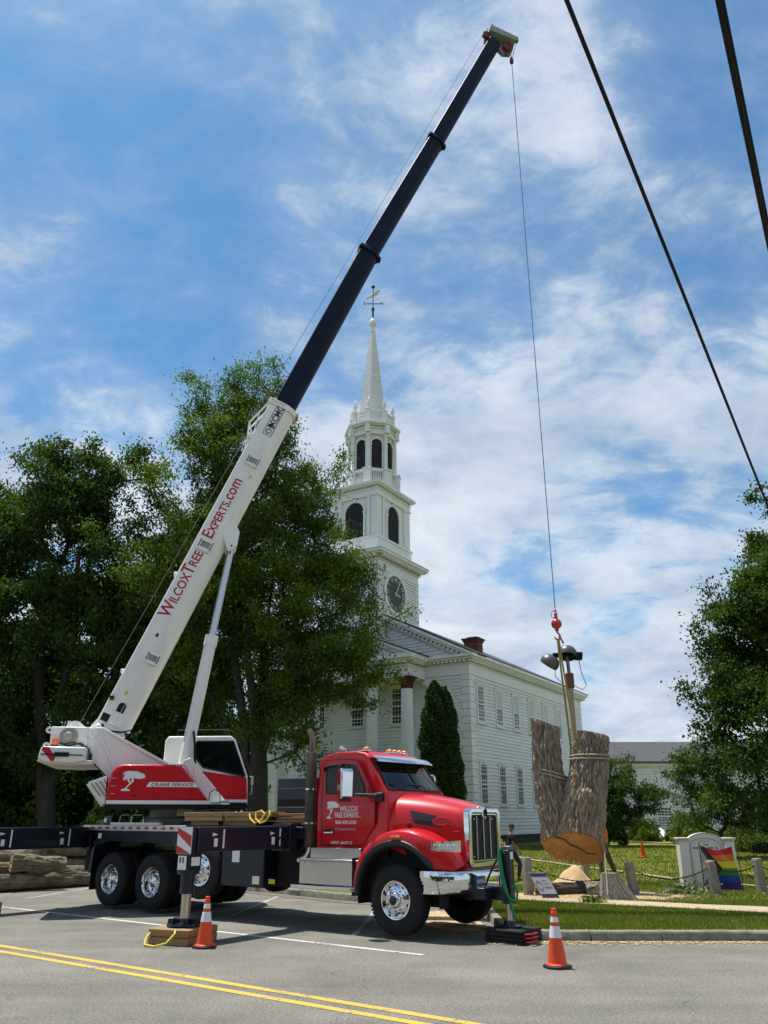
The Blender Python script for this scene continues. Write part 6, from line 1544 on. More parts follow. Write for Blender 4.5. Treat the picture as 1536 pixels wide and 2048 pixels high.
# ------------------------------------------------------------------ cut timber
def log_thing(name, label, cat, pts, radii, bark_m, cap0=None, cap1=None, planes=(None, None), ridge=.06, nk=72, nl=40, seed=0, group=None, knots=0, root=None, squash=1.0, partname='bark'):
    """log along pts (world) with ridged bark; ends trimmed by planes (point, normal) or square; pale cut caps"""
    pts = [Vector(p) for p in pts]
    if root is None:
        root = empty(name, pts[0]); tag(root, label, cat, group)
    o0 = Vector(root.location)
    P = np.array([tuple(p-o0) for p in pts]); tt_ = np.linspace(0, 1, len(P))
    def ax_(t): return np.array([np.interp(t, tt_, P[:, i]) for i in range(3)]) if 0 <= t <= 1 else (P[0]+(P[1]-P[0])*t*(len(P)-1) if t < 0 else P[-1]+(P[-1]-P[-2])*(t-1)*(len(P)-1))
    d_ = Vector(P[-1]-P[0]).normalized(); ref = Vector((0, -1, 0)) if abs(d_.y) < .9 else Vector((0, 0, 1))
    u = ref.cross(d_).normalized(); w = d_.cross(u)
    L = (Vector(P[-1])-Vector(P[0])).length
    kn = [(random.random(), random.random()*6.28, random.uniform(.10, .2)) for _ in range(knots)]
    def surf(t, k):
        a = 2*math.pi*k/nk; r = float(np.interp(t, np.linspace(0, 1, len(radii)), radii))
        c_, s_ = math.cos(a), math.sin(a)
        big = noise3((c_*1.3, s_*1.3, t*L*.9), seed)*.10 + noise3((c_*2.4, s_*2.4, t*L*1.8), seed+3)*.05
        rid = abs(noise3((c_*r*21, s_*r*21, t*L*1.5), seed+5)) + .7*abs(noise3((c_*r*42, s_*r*42, t*L*3.2), seed+8))
        f = 1 + big + ridge*(.45-rid)*min(1.3, .4/r)
        for kt, ka, kr in kn:
            da = (a-ka+math.pi) % (2*math.pi)-math.pi; q = ((t-kt)*L/kr)**2 + (da*r/kr)**2
            f += .30*math.exp(-q*2) - .16*math.exp(-q*9)
        p = Vector(ax_(t)) + u*(r*f*c_) + w*(r*f*s_*squash)
        return p
    t_lo = [0.0]*nk; t_hi = [1.0]*nk
    for e, pl_ in enumerate(planes):
        if pl_ is None: continue
        pp = Vector(pl_[0])-o0; nn = Vector(pl_[1]).normalized()
        for k in range(nk):
            lo, hi = (-.35, .6) if e == 0 else (.4, 1.35)
            fa = (surf(lo, k)-pp).dot(nn)
            for _ in range(18):
                mid = (lo+hi)/2; fm = (surf(mid, k)-pp).dot(nn)
                if (fm > 0) == (fa > 0): lo = mid
                else: hi = mid
            if e == 0: t_lo[k] = (lo+hi)/2
            else: t_hi[k] = (lo+hi)/2
    rows = [[surf(t_lo[k]+(t_hi[k]-t_lo[k])*i/nl, k) for k in range(nk)] for i in range(nl+1)]
    MB().grid(rows, close_u=True).build(partname, bark_m, root, sharp=60)
    for e, cm in ((0, cap0), (1, cap1)):
        if cm is None: continue
        rim = rows[0] if e == 0 else rows[-1]; c_ = sum(rim, Vector())/nk
        nrm_ = (rim[nk//4]-c_).cross(rim[0]-c_).normalized()
        if (nrm_.dot(d_) > 0) == (e == 0): nrm_ = -nrm_
        rr = []
        for f in (.03, .25, .5, .7, .85, .94, .985):
            rr.append([c_.lerp(p, f) + nrm_*(.006+.035*noise3((c_.lerp(p, f).x*5, c_.lerp(p, f).y*16, c_.lerp(p, f).z*16), seed)*(1-f)**.5) for p in rim])
        b = MB().grid(rr, close_u=True); b.build('cut_face', cm, root, sharp=80)
        for f in ():
            MB().tube([c_.lerp(rim[k], f*(1+.08*noise3((f*9, k*.2, 0), seed)))+nrm_*.012 for k in range(0, nk+1, 3) for k in [k % nk]], .004, 4, caps=False).build('growth_ring', mat('ring_wood', (.26, .10, .03), .85), root)
    return root
# the trunk section in the slings
HX, HY = 4.885, 22.09
cutp = (Vector((4.88, 22.05, 1.16)), Vector((-.30, -.47, -.83)))
tk = log_thing('trunk_section', 'massive twin-stemmed grey trunk section hanging in slings with orange cut base', 'trunk section',
          [(5.0, 22.0, .95), (5.08, 22.0, 1.6), (5.29, 21.96, 2.5), (5.48, 22.0, 3.3), (5.62, 22.02, 4.0)], [.62, .565, .495, .44, .395], BARK, WOODCUT, WOODCUT2,
          (cutp, (Vector((5.6, 22.0, 3.95)), Vector((-.22, 0, -1)))), .42, 150, 110, 2, knots=3, partname='main_stem')
log_thing('x', '', '', [(4.62, 22.34, 1.0), (4.58, 22.36, 1.7), (4.45, 22.40, 2.6), (4.40, 22.42, 3.4), (4.42, 22.44, 4.3)], [.46, .42, .375, .35, .335], BARK, WOODCUT, WOODCUT2,
          (cutp, (Vector((4.44, 22.2, 4.26)), Vector((-.35, .1, -1)))), .42, 120, 110, 11, knots=6, root=tk, partname='second_stem')
ck_ = [Vector((4.28, 0, 1.52)), Vector((4.42, 0, 1.40)), Vector((4.60, 0, 1.36)), Vector((4.78, 0, 1.22)), Vector((4.98, 0, 1.16)), Vector((5.2, 0, 1.02)), Vector((5.42, 0, 1.0))]
def on_cut(v):      # drop a point onto the sloping cut plane, a little proud of it
    n_c = cutp[1].normalized(); y = cutp[0].y - ((v.x-cutp[0].x)*n_c.x + (v.z-cutp[0].z)*n_c.z)/n_c.y
    return Vector((v.x, y, v.z)) + n_c*.022 - Vector(tk.location)
MB().tube([on_cut(v) for v in ck_], [.010, .016, .012, .02, .012, .016, .006], 6).build('heart_crack', mat('crack_dark', (.06, .03, .015), .95), tk)
# crane ball and hook, hanging on the rope
hk = MB().ball((0, 0, 0), .150, 28, 18).lathe([(.035, .13), (.06, .16), (.045, .20), (.05, .30), (.032, .32), (.03, .40), (.0, .42)], 14).lathe([(.05, -.20), (.06, -.18), (.05, -.13)], 14).build('hook_ball', mat('hook_red', (.42, .012, .02), .3, coat=.6))
hk.location = (HX, HY, 6.98); tag(hk, 'red crane headache ball with hook on the hoist rope', 'hook ball')
MB().tube([(0, 0, -.16), (0, 0, -.24), (.03, 0, -.27), (.075, 0, -.33), (.06, 0, -.42), (0, 0, -.455), (-.06, 0, -.42), (-.075, 0, -.36)], [.035, .028, .026, .028, .03, .03, .022, .012], 10).build('hook', mat('hook_red', (.42, .012, .02), .3), hk)
MB().tube([(-.02, 0, .40), (-.11, 0, .34), (-.14, 0, .25), (-.10, 0, .17), (-.03, 0, .20)], .011, 8).build('keeper_loop', mat('hook_red', (.42, .012, .02), .3), hk)
MB().beam((.05, 0, -.34), (.16, 0, -.56), .012, .05).build('safety_latch', mat('hook_red', (.42, .012, .02), .3), hk)
def strap(pts, wd, th, m, name, label, group=None, twist=0.0):
    b = MB(); rows = []
    for i, p in enumerate(pts):
        p = Vector(p); q = Vector(pts[min(i+1, len(pts)-1)])-Vector(pts[max(i-1, 0)]); q.normalize()
        a = Vector((math.cos(twist), math.sin(twist), 0)); a = (a-q*a.dot(q)).normalized(); n = q.cross(a)
        rows.append([p-a*wd/2-n*th/2, p+a*wd/2-n*th/2, p+a*wd/2+n*th/2, p-a*wd/2+n*th/2])
    o = b.grid(rows, close_u=True, smooth=False).build(name, m); return tag(o, label, 'sling', group)
gsl = 'lifting slings on the trunk section'
strap([(HX-.01, HY-.03, 6.54), (HX+.02, HY-.05, 5.6), (HX+.06, HY-.10, 4.6), (HX+.10, HY-.10, 3.6), (HX+.06, HY+.02, 2.98)], .055, .012, STRAP, 'lifting_sling', 'olive lifting sling running down between the two stems', gsl, .3)
strap([(HX+.03, HY, 6.54), (HX+.09, HY-.05, 5.6), (HX+.16, HY-.15, 4.6), (HX+.21, HY-.28, 3.75), (HX+.24, HY-.36, 3.42)], .075, .014, STRAP, 'lifting_sling', 'wider olive lifting sling choking the main stem of the trunk', gsl, .8)
def choker(axis_a, axis_b, t, r, tilt, tube_r, label, turns=1, a0=0):
    a = Vector(axis_a); b = Vector(axis_b); c_ = a.lerp(b, t); d_ = (b-a).normalized(); u = Vector((0, -1, 0)).cross(d_).normalized(); w = d_.cross(u)
    pts = []
    for k in range(int(40*turns)+1):
        an = a0+2*math.pi*k/40; pts.append(c_ + u*(r*math.cos(an)) + w*(r*math.sin(an)) + d_*(tilt*math.cos(an) + .09*k/40))
    o = MB().tube(pts, tube_r, 8).build('choker_sling', STRAPG); return tag(o, label, 'sling', gsl)
choker((4.58, 22.36, 1.7), (4.42, 22.44, 4.3), .44, .415, .16, .026, 'grey choker sling wound round the slimmer stem', 1.95)
choker((5.04, 22.0, 1.6), (5.62, 22.02, 4.0), .70, .50, -.10, .024, 'grey choker sling wound twice round the thick stem', 1.95)

# stump left in the ground, bark slab, mound of sawdust, short log, stake
zl = lawn_z(5.7, 23.5)
sr = log_thing('tree_stump', 'wide low weathered stump with the worker standing on it', 'stump', [(5.72, 23.5, -.1), (5.72, 23.5, .12), (5.72, 23.52, zl+.17)], [1.08, .98, .92], BARK, None, mat('grey_cut_wood', (.27, .21, .15), .9, color2=(.16, .12, .085), vscale=6, bump=.5), (None, None), .35, 90, 8, 21)
def mound(name, label, c_, r, h, m, seed):
    rows = []
    for i in range(12):
        f = i/11; rows.append([(c_[0]+r*f*(1+.25*noise3((math.cos(a)*1.5, math.sin(a)*1.5, f), seed))*math.cos(a), c_[1]+r*f*(1+.25*noise3((math.cos(a)*1.5, math.sin(a)*1.5, f), seed))*math.sin(a), c_[2]+h*(math.cos(math.pi*min(1, f*1.02)/1)*.5+.5)*(1+.3*noise3((math.cos(a)*f*2.5, math.sin(a)*f*2.5, 5), seed))+.02*noise3((math.cos(a)*f*7, math.sin(a)*f*7, 1), seed)) for a in np.linspace(0, 2*math.pi, 40, endpoint=False)])
    return tag(MB().grid(rows, close_u=True).build(name, m), label, 'sawdust pile')
mound('sawdust_pile', 'heap of pale sawdust beside the worker on the stump', (5.12, 23.45, zl+.12), .66, .50, SAWDUST, 4)
mound('sawdust_pile', 'small spill of pale sawdust by the short dark log', (4.35, 22.6, zl-.02), .42, .16, SAWDUST, 6)
slb = MB(); rows = []
for i in range(9):
    f = i/8; x0 = -.40+.10*f; x1 = .46-.42*f; z = .58*f
    rows.append([(x0+(x1-x0)*j/30, -.17-.035*abs(noise3((j*.9, f*2, 0), 9))-.05*math.sin(j*.1)+.16*f, z) for j in range(31)] + [(x1-(x1-x0)*j/10, .16+.06*f, z) for j in range(11)])
slb.grid(rows, close_u=True); o_ = len(slb.v)-41-1; n_ = len(rows[0]); slb.f.append(tuple(len(slb.v)-n_+k for k in range(n_))); slb.sm.append(False)
ob = slb.build('bark_slab', bark('slab_bark', (.30, .26, .21), (.12, .10, .08), 6, .9, 4)); ob.location = (5.32, 19.98, lawn_z(5.3, 20)-.02); ob.rotation_euler = (0, 0, R(-6)); tag(ob, 'furrowed wedge of bark standing at the edge of the walk', 'bark slab')
log_thing('short_log', 'short dark log lying by the leaning lawn sign', 'log', [(3.75, 21.35, .20), (4.95, 21.75, .20)], [.15, .16], BARKD, WOODCUT2, WOODCUT2, ridge=.3, nk=40, nl=14, seed=31)
stk = MB().cyl((0, 0, -.1), (0.02, 0, .98), .012, n=8).build('survey_stake', WHITEV); stk.location = (5.06, 19.85, lawn_z(5.06, 19.85)); tag(stk, 'thin white stake in front of the bark slab', 'stake')

# log pile beyond the truck
gp_ = 'logs in the pile beside the truck'
lg = [((-11.9, 21.0, .20), (-9.9, 23.7, .20), (-8.0, 26.4, .18), .20, 'lowest long mossy log of the pile on the asphalt'),
      ((-12.2, 21.2, .56), (-10.3, 23.7, .50), (-8.6, 26.3, .56), .18, 'second mossy log of the pile resting on the lowest'),
      ((-12.5, 21.6, .88), (-10.5, 24.0, .80), (-8.9, 26.4, .90), .19, 'third mossy log of the pile with a crooked bend'),
      ((-12.8, 22.1, 1.22), (-10.7, 24.2, 1.14), (-9.1, 26.6, 1.18), .20, 'top mossy log of the pile under the outrigger beam'),
      ((-10.1, 23.45, .72), (-9.5, 23.95, .68), (-8.95, 24.25, .62), .21, 'short thick log laid across the pile with a knotted cut end'),
      ((-10.6, 24.3, 1.12), (-9.5, 25.2, 1.02), (-8.3, 26.1, .92), .19, 'forked log on top of the pile near the rear wheels'),
      ((-12.6, 21.7, .20), (-10.7, 24.2, .20), (-9.0, 26.7, .20), .22, 'dark log at the back of the pile'),
      ((-9.6, 24.2, .40), (-8.9, 25.2, .36), (-8.1, 26.0, .34), .16, 'slim log wedged low in the pile near the rear wheels')]
for k, (a, b, c_, r, lb_) in enumerate(lg):
    mid = Vector(b)+Vector((0, 0, random.uniform(-.03, .05)))
    log_thing('felled_log', lb_, 'log', [a, Vector(a).lerp(mid, .5)+Vector((random.uniform(-.1, .1), random.uniform(-.1, .1), random.uniform(-.02, .08))), mid, mid.lerp(Vector(c_), .5)+Vector((random.uniform(-.1, .1), random.uniform(-.1, .1), random.uniform(-.02, .06))), c_], [r*1.05, r*.94, r, r*.9, r*.95], BARKL, WOODCUT2, WOODCUT2, ridge=.30, nk=44, nl=44, seed=40+k, group=gp_, knots=4)

# ------------------------------------------------------------------ street and lawn furniture
def cone(loc, label, collars=True, k=1.0, rz=0.0):
    root = empty('traffic_cone', loc, rz); root.scale = (k, k, k); tag(root, label, 'traffic cone', 'orange traffic cones')
    MB().prism([(.18*math.cos(a)*f, .18*math.sin(a)*f) for a, f in [(R(22.5+45*i), 1.08) for i in range(8)]], .0, .035, 'xy').build('base', BLACK, root, bevel=.008)
    MB().lathe([(.150, .03), (.150, .045), (.128, .055), (.034, .675), (.036, .68), (.033, .71), (.02, .715), (.02, .70)], 28).build('body', ORANGE, root)
    if collars:
        for z0, z1 in ((.545, .665-.055), (.36, .50)):
            r = lambda z: .128-(z-.055)*(.094/.62)+.0025
            MB().lathe([(r(z0), z0), (r(z1), z1)], 28).build('reflective_collar', REFW, root)
        MB().lathe([(.037, .645), (.041, .65), (.041, .672), (.036, .68)], 20).build('neck_ring', ORANGE, root)
    return root
cone((-2.76, 13.76, 0), 'orange cone with two reflective collars beside the timber jack pad')
cone((2.31, 12.02, 0), 'orange cone with two reflective collars standing alone before the kerb', rz=.3)
cone((11.5, 38.3, lawn_z(11.5, 38.3)), 'small plain orange cone on the lawn before the light bush', False, .95)
cone((8.45, 46.0, lawn_z(8.4, 46)), 'small plain orange cone by the church foundation', False, 1.0)

def post(x, y, h, w, lean, label):
    root_z = lawn_z(x, y)
    rows = []
    for z, f in ((-.1, 1.05), (0, 1.03), (h*.5, 1.0), (h*.93, .96), (h*.985, .90), (h, .80)):
        rows.append([((w/2*f*sx*(1+.03*noise3((sx, sy, z*9+x)))), w/2*f*sy*(1+.03*noise3((sy, sx, z*9+y))), z) for sx, sy in ((-1, -1), (-.4, -1.05), (.4, -1.02), (1, -1), (1.04, 0), (1, 1), (0, 1), (-1, 1), (-1.03, 0))])
    b = MB().grid(rows, close_u=True, smooth=False); n = 9; b.f.append(tuple(len(b.v)-n+k for k in range(n))); b.sm.append(False)
    o = b.build('granite_post', GRANITE, bevel=.01); o.location = (x, y, root_z); o.rotation_euler = (0, R(lean), R(18)); return tag(o, label, 'post', 'granite chain posts along the green')
PST = [(3.53, 21.4, .86, .185, 0, 'mossy granite post beside the leaning lawn sign'), (6.10, 21.35, .74, .18, -6, 'tilted granite post between the stump and the bark slab'), (8.17, 21.55, .78, .185, -5, 'granite post in front of the rainbow flag'), (9.50, 22.0, .82, .185, -2, 'granite post past the free edge of the rainbow flag')]
for p in PST: post(*p)
def chain(p, q, sag, label, r=.013):
    p = Vector(p); q = Vector(q); L = (q-p).length; n = int(L/.055); b = MB()
    pos = lambda f: p.lerp(q, f) - Vector((0, 0, sag*4*f*(1-f)))
    d_ = (q-p).normalized(); sd = Vector((-d_.y, d_.x, 0))
    b.tube([pos(i/20) for i in range(21)], r*.62, 6)
    for k in range(n):
        c_ = pos((k+.5)/n); b.cbox(c_, (.05 if k % 2 else .035, .022 if k % 2 else .03, .03 if k % 2 else .02))
    o = b.build('chain', IRON); return tag(o, label, 'chain', 'chains hung between the granite posts')
def ptop(i, dz=.14): x, y, h, w, ln, _ = PST[i]; return (x + math.sin(R(ln))*(h-dz), y, lawn_z(x, y)+h-dz)
chain((.4, 22.2, .62), ptop(0), .14, 'iron chain running from the granite post behind the truck nose')
chain(ptop(0), ptop(1), .34, 'slack iron chain passing behind the leaning lawn sign')
chain(ptop(1), ptop(2), .26, 'iron chain hanging between the tilted post and the flag post')
chain(ptop(2), ptop(3), .15, 'iron chain hanging across the rainbow flag')
chain(ptop(3), (11.4, 22.6, .7), .2, 'iron chain leading away from the last granite post')

# leaning lawn sign
lsn = empty('lawn_sign', (3.74, 20.25, lawn_z(3.7, 20.2)+.03)); tag(lsn, 'grey lawn sign with navy bands leaning against the granite post', 'sign')
M_ = Matrix.Rotation(R(8), 4, 'Z') @ Matrix.Rotation(R(-22), 4, 'X') @ Matrix(((1, 0, -.42, .12), (0, 1, 0, 0), (0, 0, 1, 0), (0, 0, 0, 1)))
SG = mat('corrugated_grey', (.40, .39, .40), .6); NV = mat('sign_navy', (.025, .022, .06), .6)
def lsp(name, b, m):
    o = b.build(name, m, lsn); o.data.transform(M_); return o
lsp('panel', MB().box(-.20, .20, -.006, .006, 0, .56), SG)
lsp('band', MB().box(-.198, .198, -.009, -.0065, .0, .085), NV); lsp('band', MB().box(-.198, .198, -.009, -.0065, .47, .545), NV)
lsp('emblem_ring', MB().lathe([(.065, 0), (.085, 0), (.085, .004), (.065, .004), (.065, 0)], 28, Matrix.Translation((-.11, -.008, .27)) @ Matrix.Rotation(R(90), 4, 'X') @ Matrix.Diagonal((.8, 1.3, 1, 1))), SIGNT)
for z, x0, x1, h in ((.365, -.01, .12, .026), (.30, .0, .15, .022), (.205, -.01, .18, .05)):
    n = int((x1-x0)/.022)
    for k in range(n): lsp('print', MB().box(x0+.022*k, x0+.022*k+.014, -.009, -.0065, z, z+h*random.uniform(.75, 1)), SIGNT)
# church sign
CSX, CSY = 9.0, 24.1
cs = empty('church_sign', (CSX, CSY, lawn_z(CSX, CSY)), R(-6)); tag(cs, 'white arched sign board between two square pillars behind the flag', 'sign')
for x in (-.62, .62):
    pl_ = MB().box(x-.125, x+.125, -.20, .20, 0, 1.22).build('pillar', SIGNW, cs, bevel=.01)
    MB().box(x-.165, x+.165, -.24, .24, 1.225, 1.28).box(x-.145, x+.145, -.22, .22, 1.18, 1.222).build('pillar_cap', mat('weathered_cap', (.50, .50, .42), .7), cs, bevel=.01)
def archp(hw, z0, zs, rise, n=18): return [(-hw, z0), (hw, z0)] + [(hw*math.cos(a), zs+rise*math.sin(a)) for a in np.linspace(0, math.pi, n)]
MB().prism(archp(.49, .05, 1.12, .26), -.07, .07).build('board', SIGNW, cs, bevel=.008)
rim_in = archp(.40, .12, 1.06, .20); rim_out = archp(.425, .10, 1.06, .225)
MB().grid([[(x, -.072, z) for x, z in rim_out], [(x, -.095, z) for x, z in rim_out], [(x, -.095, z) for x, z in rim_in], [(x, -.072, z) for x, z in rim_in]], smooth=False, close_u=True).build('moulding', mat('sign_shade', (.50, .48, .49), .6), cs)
MB().grid([[(x, -.071, z+.005) for x, z in archp(.49, .05, 1.12, .26)[2:]], [(x*1.03, -.10, z+.03) for x, z in archp(.49, .05, 1.12, .26)[2:]], [(x*1.03, .10, z+.03) for x, z in archp(.49, .05, 1.12, .26)[2:]]], smooth=False).build('arch_cap', SIGNW, cs)
text('sign_text', 'THE', .075, SIGNT, cs, basis((.0, -.074, 1.07), (1, 0, 0), (0, 0, 1)), .0, align='CENTER')
for z, w_, h in ((1.175, .30, .02), (.985, .70, .055), (.80, .46, .03), (.66, .42, .03), (.58, .34, .022)):
    n = int(w_/.04)
    for k in range(n):
        if (k*7) % 5 != 3: MB().box(-w_/2+.04*k, -w_/2+.04*k+.026, -.076, -.0715, z, z+h).build('sign_print', SIGNT, cs)
# rainbow flag stretched on two stakes
fg = empty('rainbow_flag', (8.32, 22.75, lawn_z(8.3, 22.7))); tag(fg, 'rainbow pride flag with chevrons stretched in front of the church sign', 'flag')
def F(u, v, off=0.0):
    x = .04 + .90*u + .10*(1-v)*u; z = .06 + 1.05*v - .10*math.sin(math.pi*u)*v**3 - .03*u
    y = .06*math.sin(u*7+v*2.2)*(.35+.65*v)*(.6+.4*(1-v)) + .05*math.sin(v*5+u*3.5) + .10*u
    return (x, y-off, z)
FC = [(.055, .012, .20), (.005, .055, .27), (.035, .17, .02), (.62, .50, .015), (.55, .15, .008), (.50, .010, .025)]
for k, c_ in enumerate(FC):
    MB().grid([[F(u, v) for u in np.linspace(0, 1, 40)] for v in np.linspace(k/6, (k+1)/6, 8)]).build('stripe', mat('flag_%d' % k, c_, .85), fg)
CC = [((.010, .009, .009), .46), ((.11, .035, .02), .375), ((.25, .42, .55), .29), ((.55, .30, .34), .205), ((.58, .57, .60), .12)]
for k, (c_, d0) in enumerate(CC):
    rows = []
    for v in np.linspace(0, 1, 33):
        f = 1-abs(2*v-1); a = .0 if k == 4 else max(0, (d0-.085)*1.15*0+CC[k+1][1]*1.15-.0-(1-f)*.42) if k < 4 else 0
        b_ = max(0, d0*1.15-(1-f)*.42); a = min(a, b_)
        rows.append([F(a+(b_-a)*t, v, .006) for t in np.linspace(0, 1, 8)])
    MB().grid(rows).build('chevron', mat('flag_chevron_%d' % k, c_, .85), fg)
MB().cyl((.02, 0, -.05), (.02, 0, 1.16), .014, n=8).ball((.02, 0, 1.17), .025, 8, 6).build('flag_pole', BLACK, fg)
MB().cyl((1.06, .08, -.05), (1.055, .08, 1.12), .012, n=8).build('flag_stake', BLACK, fg)
# cut leafy branch lying before the sign
def branch_litter(c_, r, h, n, label, lm):
    root = empty('cut_branch', c_); tag(root, label, 'branch')
    b = MB()
    for i in range(7):
        a = random.uniform(0, 6.28); b.tube([(0, 0, .03), (r*.5*math.cos(a), r*.4*math.sin(a), h*.6), (r*math.cos(a), r*.7*math.sin(a), h*random.uniform(.2, .9))], [.016, .011, .004], 5)
    b.build('stem', BARKD, root); d_ = rng.normal(0, .42, (n, 3))*np.array([r, r*.7, h*.5]); d_[:, 2] = np.abs(d_[:, 2])+.02
    leaf_mesh('leaves', d_, .11, lm, root, .6, .1); return root
branch_litter((7.55, 21.9, lawn_z(7.5, 21.9)), .55, .55, 420, 'cut leafy branch with pale undersides lying before the sign', leafmat('pale_leaves', (.06, .10, .03), (.34, .36, .24)))
branch_litter((4.55, 19.15, lawn_z(4.5, 19.1)), .28, .22, 160, 'sprig of fresh green leaves on the strip of grass', LEAF_LT)
branch_litter((9.45, 21.7, lawn_z(9.4, 21.7)), .25, .10, 60, 'few pale fallen leaves at the foot of the last post', leafmat('pale_leaves', (.06, .10, .03), (.34, .36, .24)))
br = MB()
for _ in range(9):
    x, y = random.uniform(3.7, 5.2), random.uniform(24.6, 26.2); a = random.uniform(-.5, .5); br.tube([(x, y, lawn_z(x, y)+.04), (x+.3*math.cos(a), y+.3*math.sin(a), lawn_z(x, y)+.08), (x+.6*math.cos(a), y+.5*math.sin(a), lawn_z(x, y)+.03)], [.016, .013, .006], 5)
tag(br.build('twigs', mat('pale_twig', (.42, .38, .22), .9)), 'pale broken twigs scattered on the grass behind the chain', 'twigs', kind='stuff')

# lamp mast behind the trunk section
MX, MY = 6.27, 27.0
ms_ = empty('lamp_mast', (MX, MY, lawn_z(MX, MY))); tag(ms_, 'tall pale wooden mast with two dome floodlights behind the slings', 'lamp mast')
MB().lathe([(.11, -.2), (.105, .6), (.09, 4.0), (.085, 5.95)], 14).build('pole', mat('pale_post', (.36, .29, .18), .85, var=.2, stretch=(6, 6, 1)), ms_)
MB().cbox((0, 0, 6.15), (.24, .24, .50)).build('bracket_box', mat('rust_box', (.14, .05, .03), .7), ms_, bevel=.02)
MB().cyl((0, 0, 6.35), (-.03, 0, 6.98), .06, n=12).build('pipe', STEEL, ms_)
MB().cbox((-.1, 0, 7.0), (.70, .16, .10)).cbox((.28, -.02, 7.02), (.40, .26, .16)).cbox((.36, -.02, 6.90), (.22, .22, .10)).cbox((-.42, -.05, 7.0), (.20, .22, .14)).build('cross_arm', MATTE, ms_, bevel=.015)
for x, z, rx, ry in ((-.62, 6.78, 25, 75), (-.02, 7.08, -20, 20)):
    dm = MB().lathe([(0, .24), (.14, .225), (.25, .16), (.315, .05), (.325, -.06), (.31, -.14), (.29, -.15)], 26).build('dome', mat('dome_grey', (.10, .105, .105), .4, .4), ms_)
    dm.matrix_local = Matrix.Translation((x, -.05, z)) @ Matrix.Rotation(R(rx), 4, 'X') @ Matrix.Rotation(R(ry*.4), 4, 'Y')
    lens = MB().lathe([(.29, -.145), (.18, -.21), (0, -.23)], 24).build('lens', mat('dark_lens', (.02, .02, .022), .2), ms_); lens.matrix_local = dm.matrix_local
MB().tube([(.36, -.02, 6.86), (.42, 0, 6.4), (.55, 0, 6.0), (.40, 0, 5.85), (.1, -.05, 6.0)], .012, 6).tube([(-.45, -.05, 6.95), (-.48, 0, 6.3), (-.2, 0, 6.0)], .012, 6).build('lamp_cable', RUBBER, ms_)

# ------------------------------------------------------------------ white hall behind, bulkhead hatch
HL = empty('white_hall', (15.5, 60.5, .3)); tag(HL, 'low white clapboard hall with grey shingle roof behind the shrubs', 'building')
def hp_(name, b, m, parent=None, **k): return b.build(name, m, parent or HL, **k)
hp_('wall', MB().box(0, 22, 0, 9, 0, 5.3), CHURCH)
hb = MB(); boards(hb, (0, 0), (22, 0), .5, 5.1, (0, -1)); boards(hb, (0, 9), (0, 0), .5, 5.1, (-1, 0)); tag(hp_('clapboards', hb, CHURCH, recalc=False), kind='stuff')
hp_('foundation', MB().box(-.02, 22.02, -.04, 9.02, -.3, .48), mat('dark_foundation', (.05, .045, .04), .9, var=.3))
hp_('corner_board', MB().box(-.05, .16, -.05, .16, .45, 5.2), TRIM); hp_('eaves_board', MB().box(-.3, 22.3, -.28, .0, 5.05, 5.30), TRIM)
rf = hp_('roof', MB().prism([(-.45, 5.22), (-.45, 5.32), (4.5, 7.12), (9.45, 5.32), (9.45, 5.22), (4.5, 7.0)], -.4, 22.4, 'yz'), ROOFG)
rc = MB()
for k in range(26):
    f = k/26; y0 = -.47+4.97*f; z0 = 5.335+1.79*f; rc.add([(-.4, y0, z0+.018), (22.4, y0, z0+.018), (22.4, y0+.20, z0+.072), (-.4, y0+.20, z0+.072), (-.4, y0, z0), (22.4, y0, z0)], [(0, 1, 2, 3), (4, 5, 1, 0)])
tag(hp_('shingle_courses', rc, ROOFG, rf, recalc=False), kind='stuff')
for x in (4.5, 10.2, 12.4):
    w_ = hp_('window', MB().box(x-.58, x-.48, -.09, 0, 1.0, 2.3).box(x+.48, x+.58, -.09, 0, 1.0, 2.3).box(x-.58, x+.58, -.09, 0, 2.2, 2.34).box(x-.62, x+.62, -.13, 0, .92, 1.0), TRIM)
    hp_('pane', MB().box(x-.48, x+.48, -.04, -.035, 1.0, 2.2), WGLASS, w_)
    bb = MB().box(x-.48, x+.48, -.07, -.041, 1.57, 1.63)
    for k in range(1, 4): bb.box(x-.48+.24*k-.012, x-.48+.24*k+.012, -.06, -.041, 1.0, 2.2)
    for k in range(1, 6): bb.box(x-.48, x+.48, -.058, -.041, 1.0+.2*k-.011, 1.0+.2*k+.011)
    hp_('sash', bb, TRIM, w_)
bh = empty('bulkhead_hatch', (18.3, 58.6, .35), R(0)); tag(bh, 'white sloping bulkhead hatch against the hall wall', 'hatch')
MB().prism([(-1.5, .05), (-1.5, .25), (1.85, 1.05), (1.85, .05)], -.9, .9, 'yz').build('body', TRIM, bh)
for x in (-.45, .45): MB().box(x-.42, x+.42, -1.75, 1.68, 0, .04, Matrix.Translation((0, 0, .66)) @ Matrix.Rotation(R(13.4), 4, 'X')).build('door_leaf', SIGNW, bh, bevel=.01)

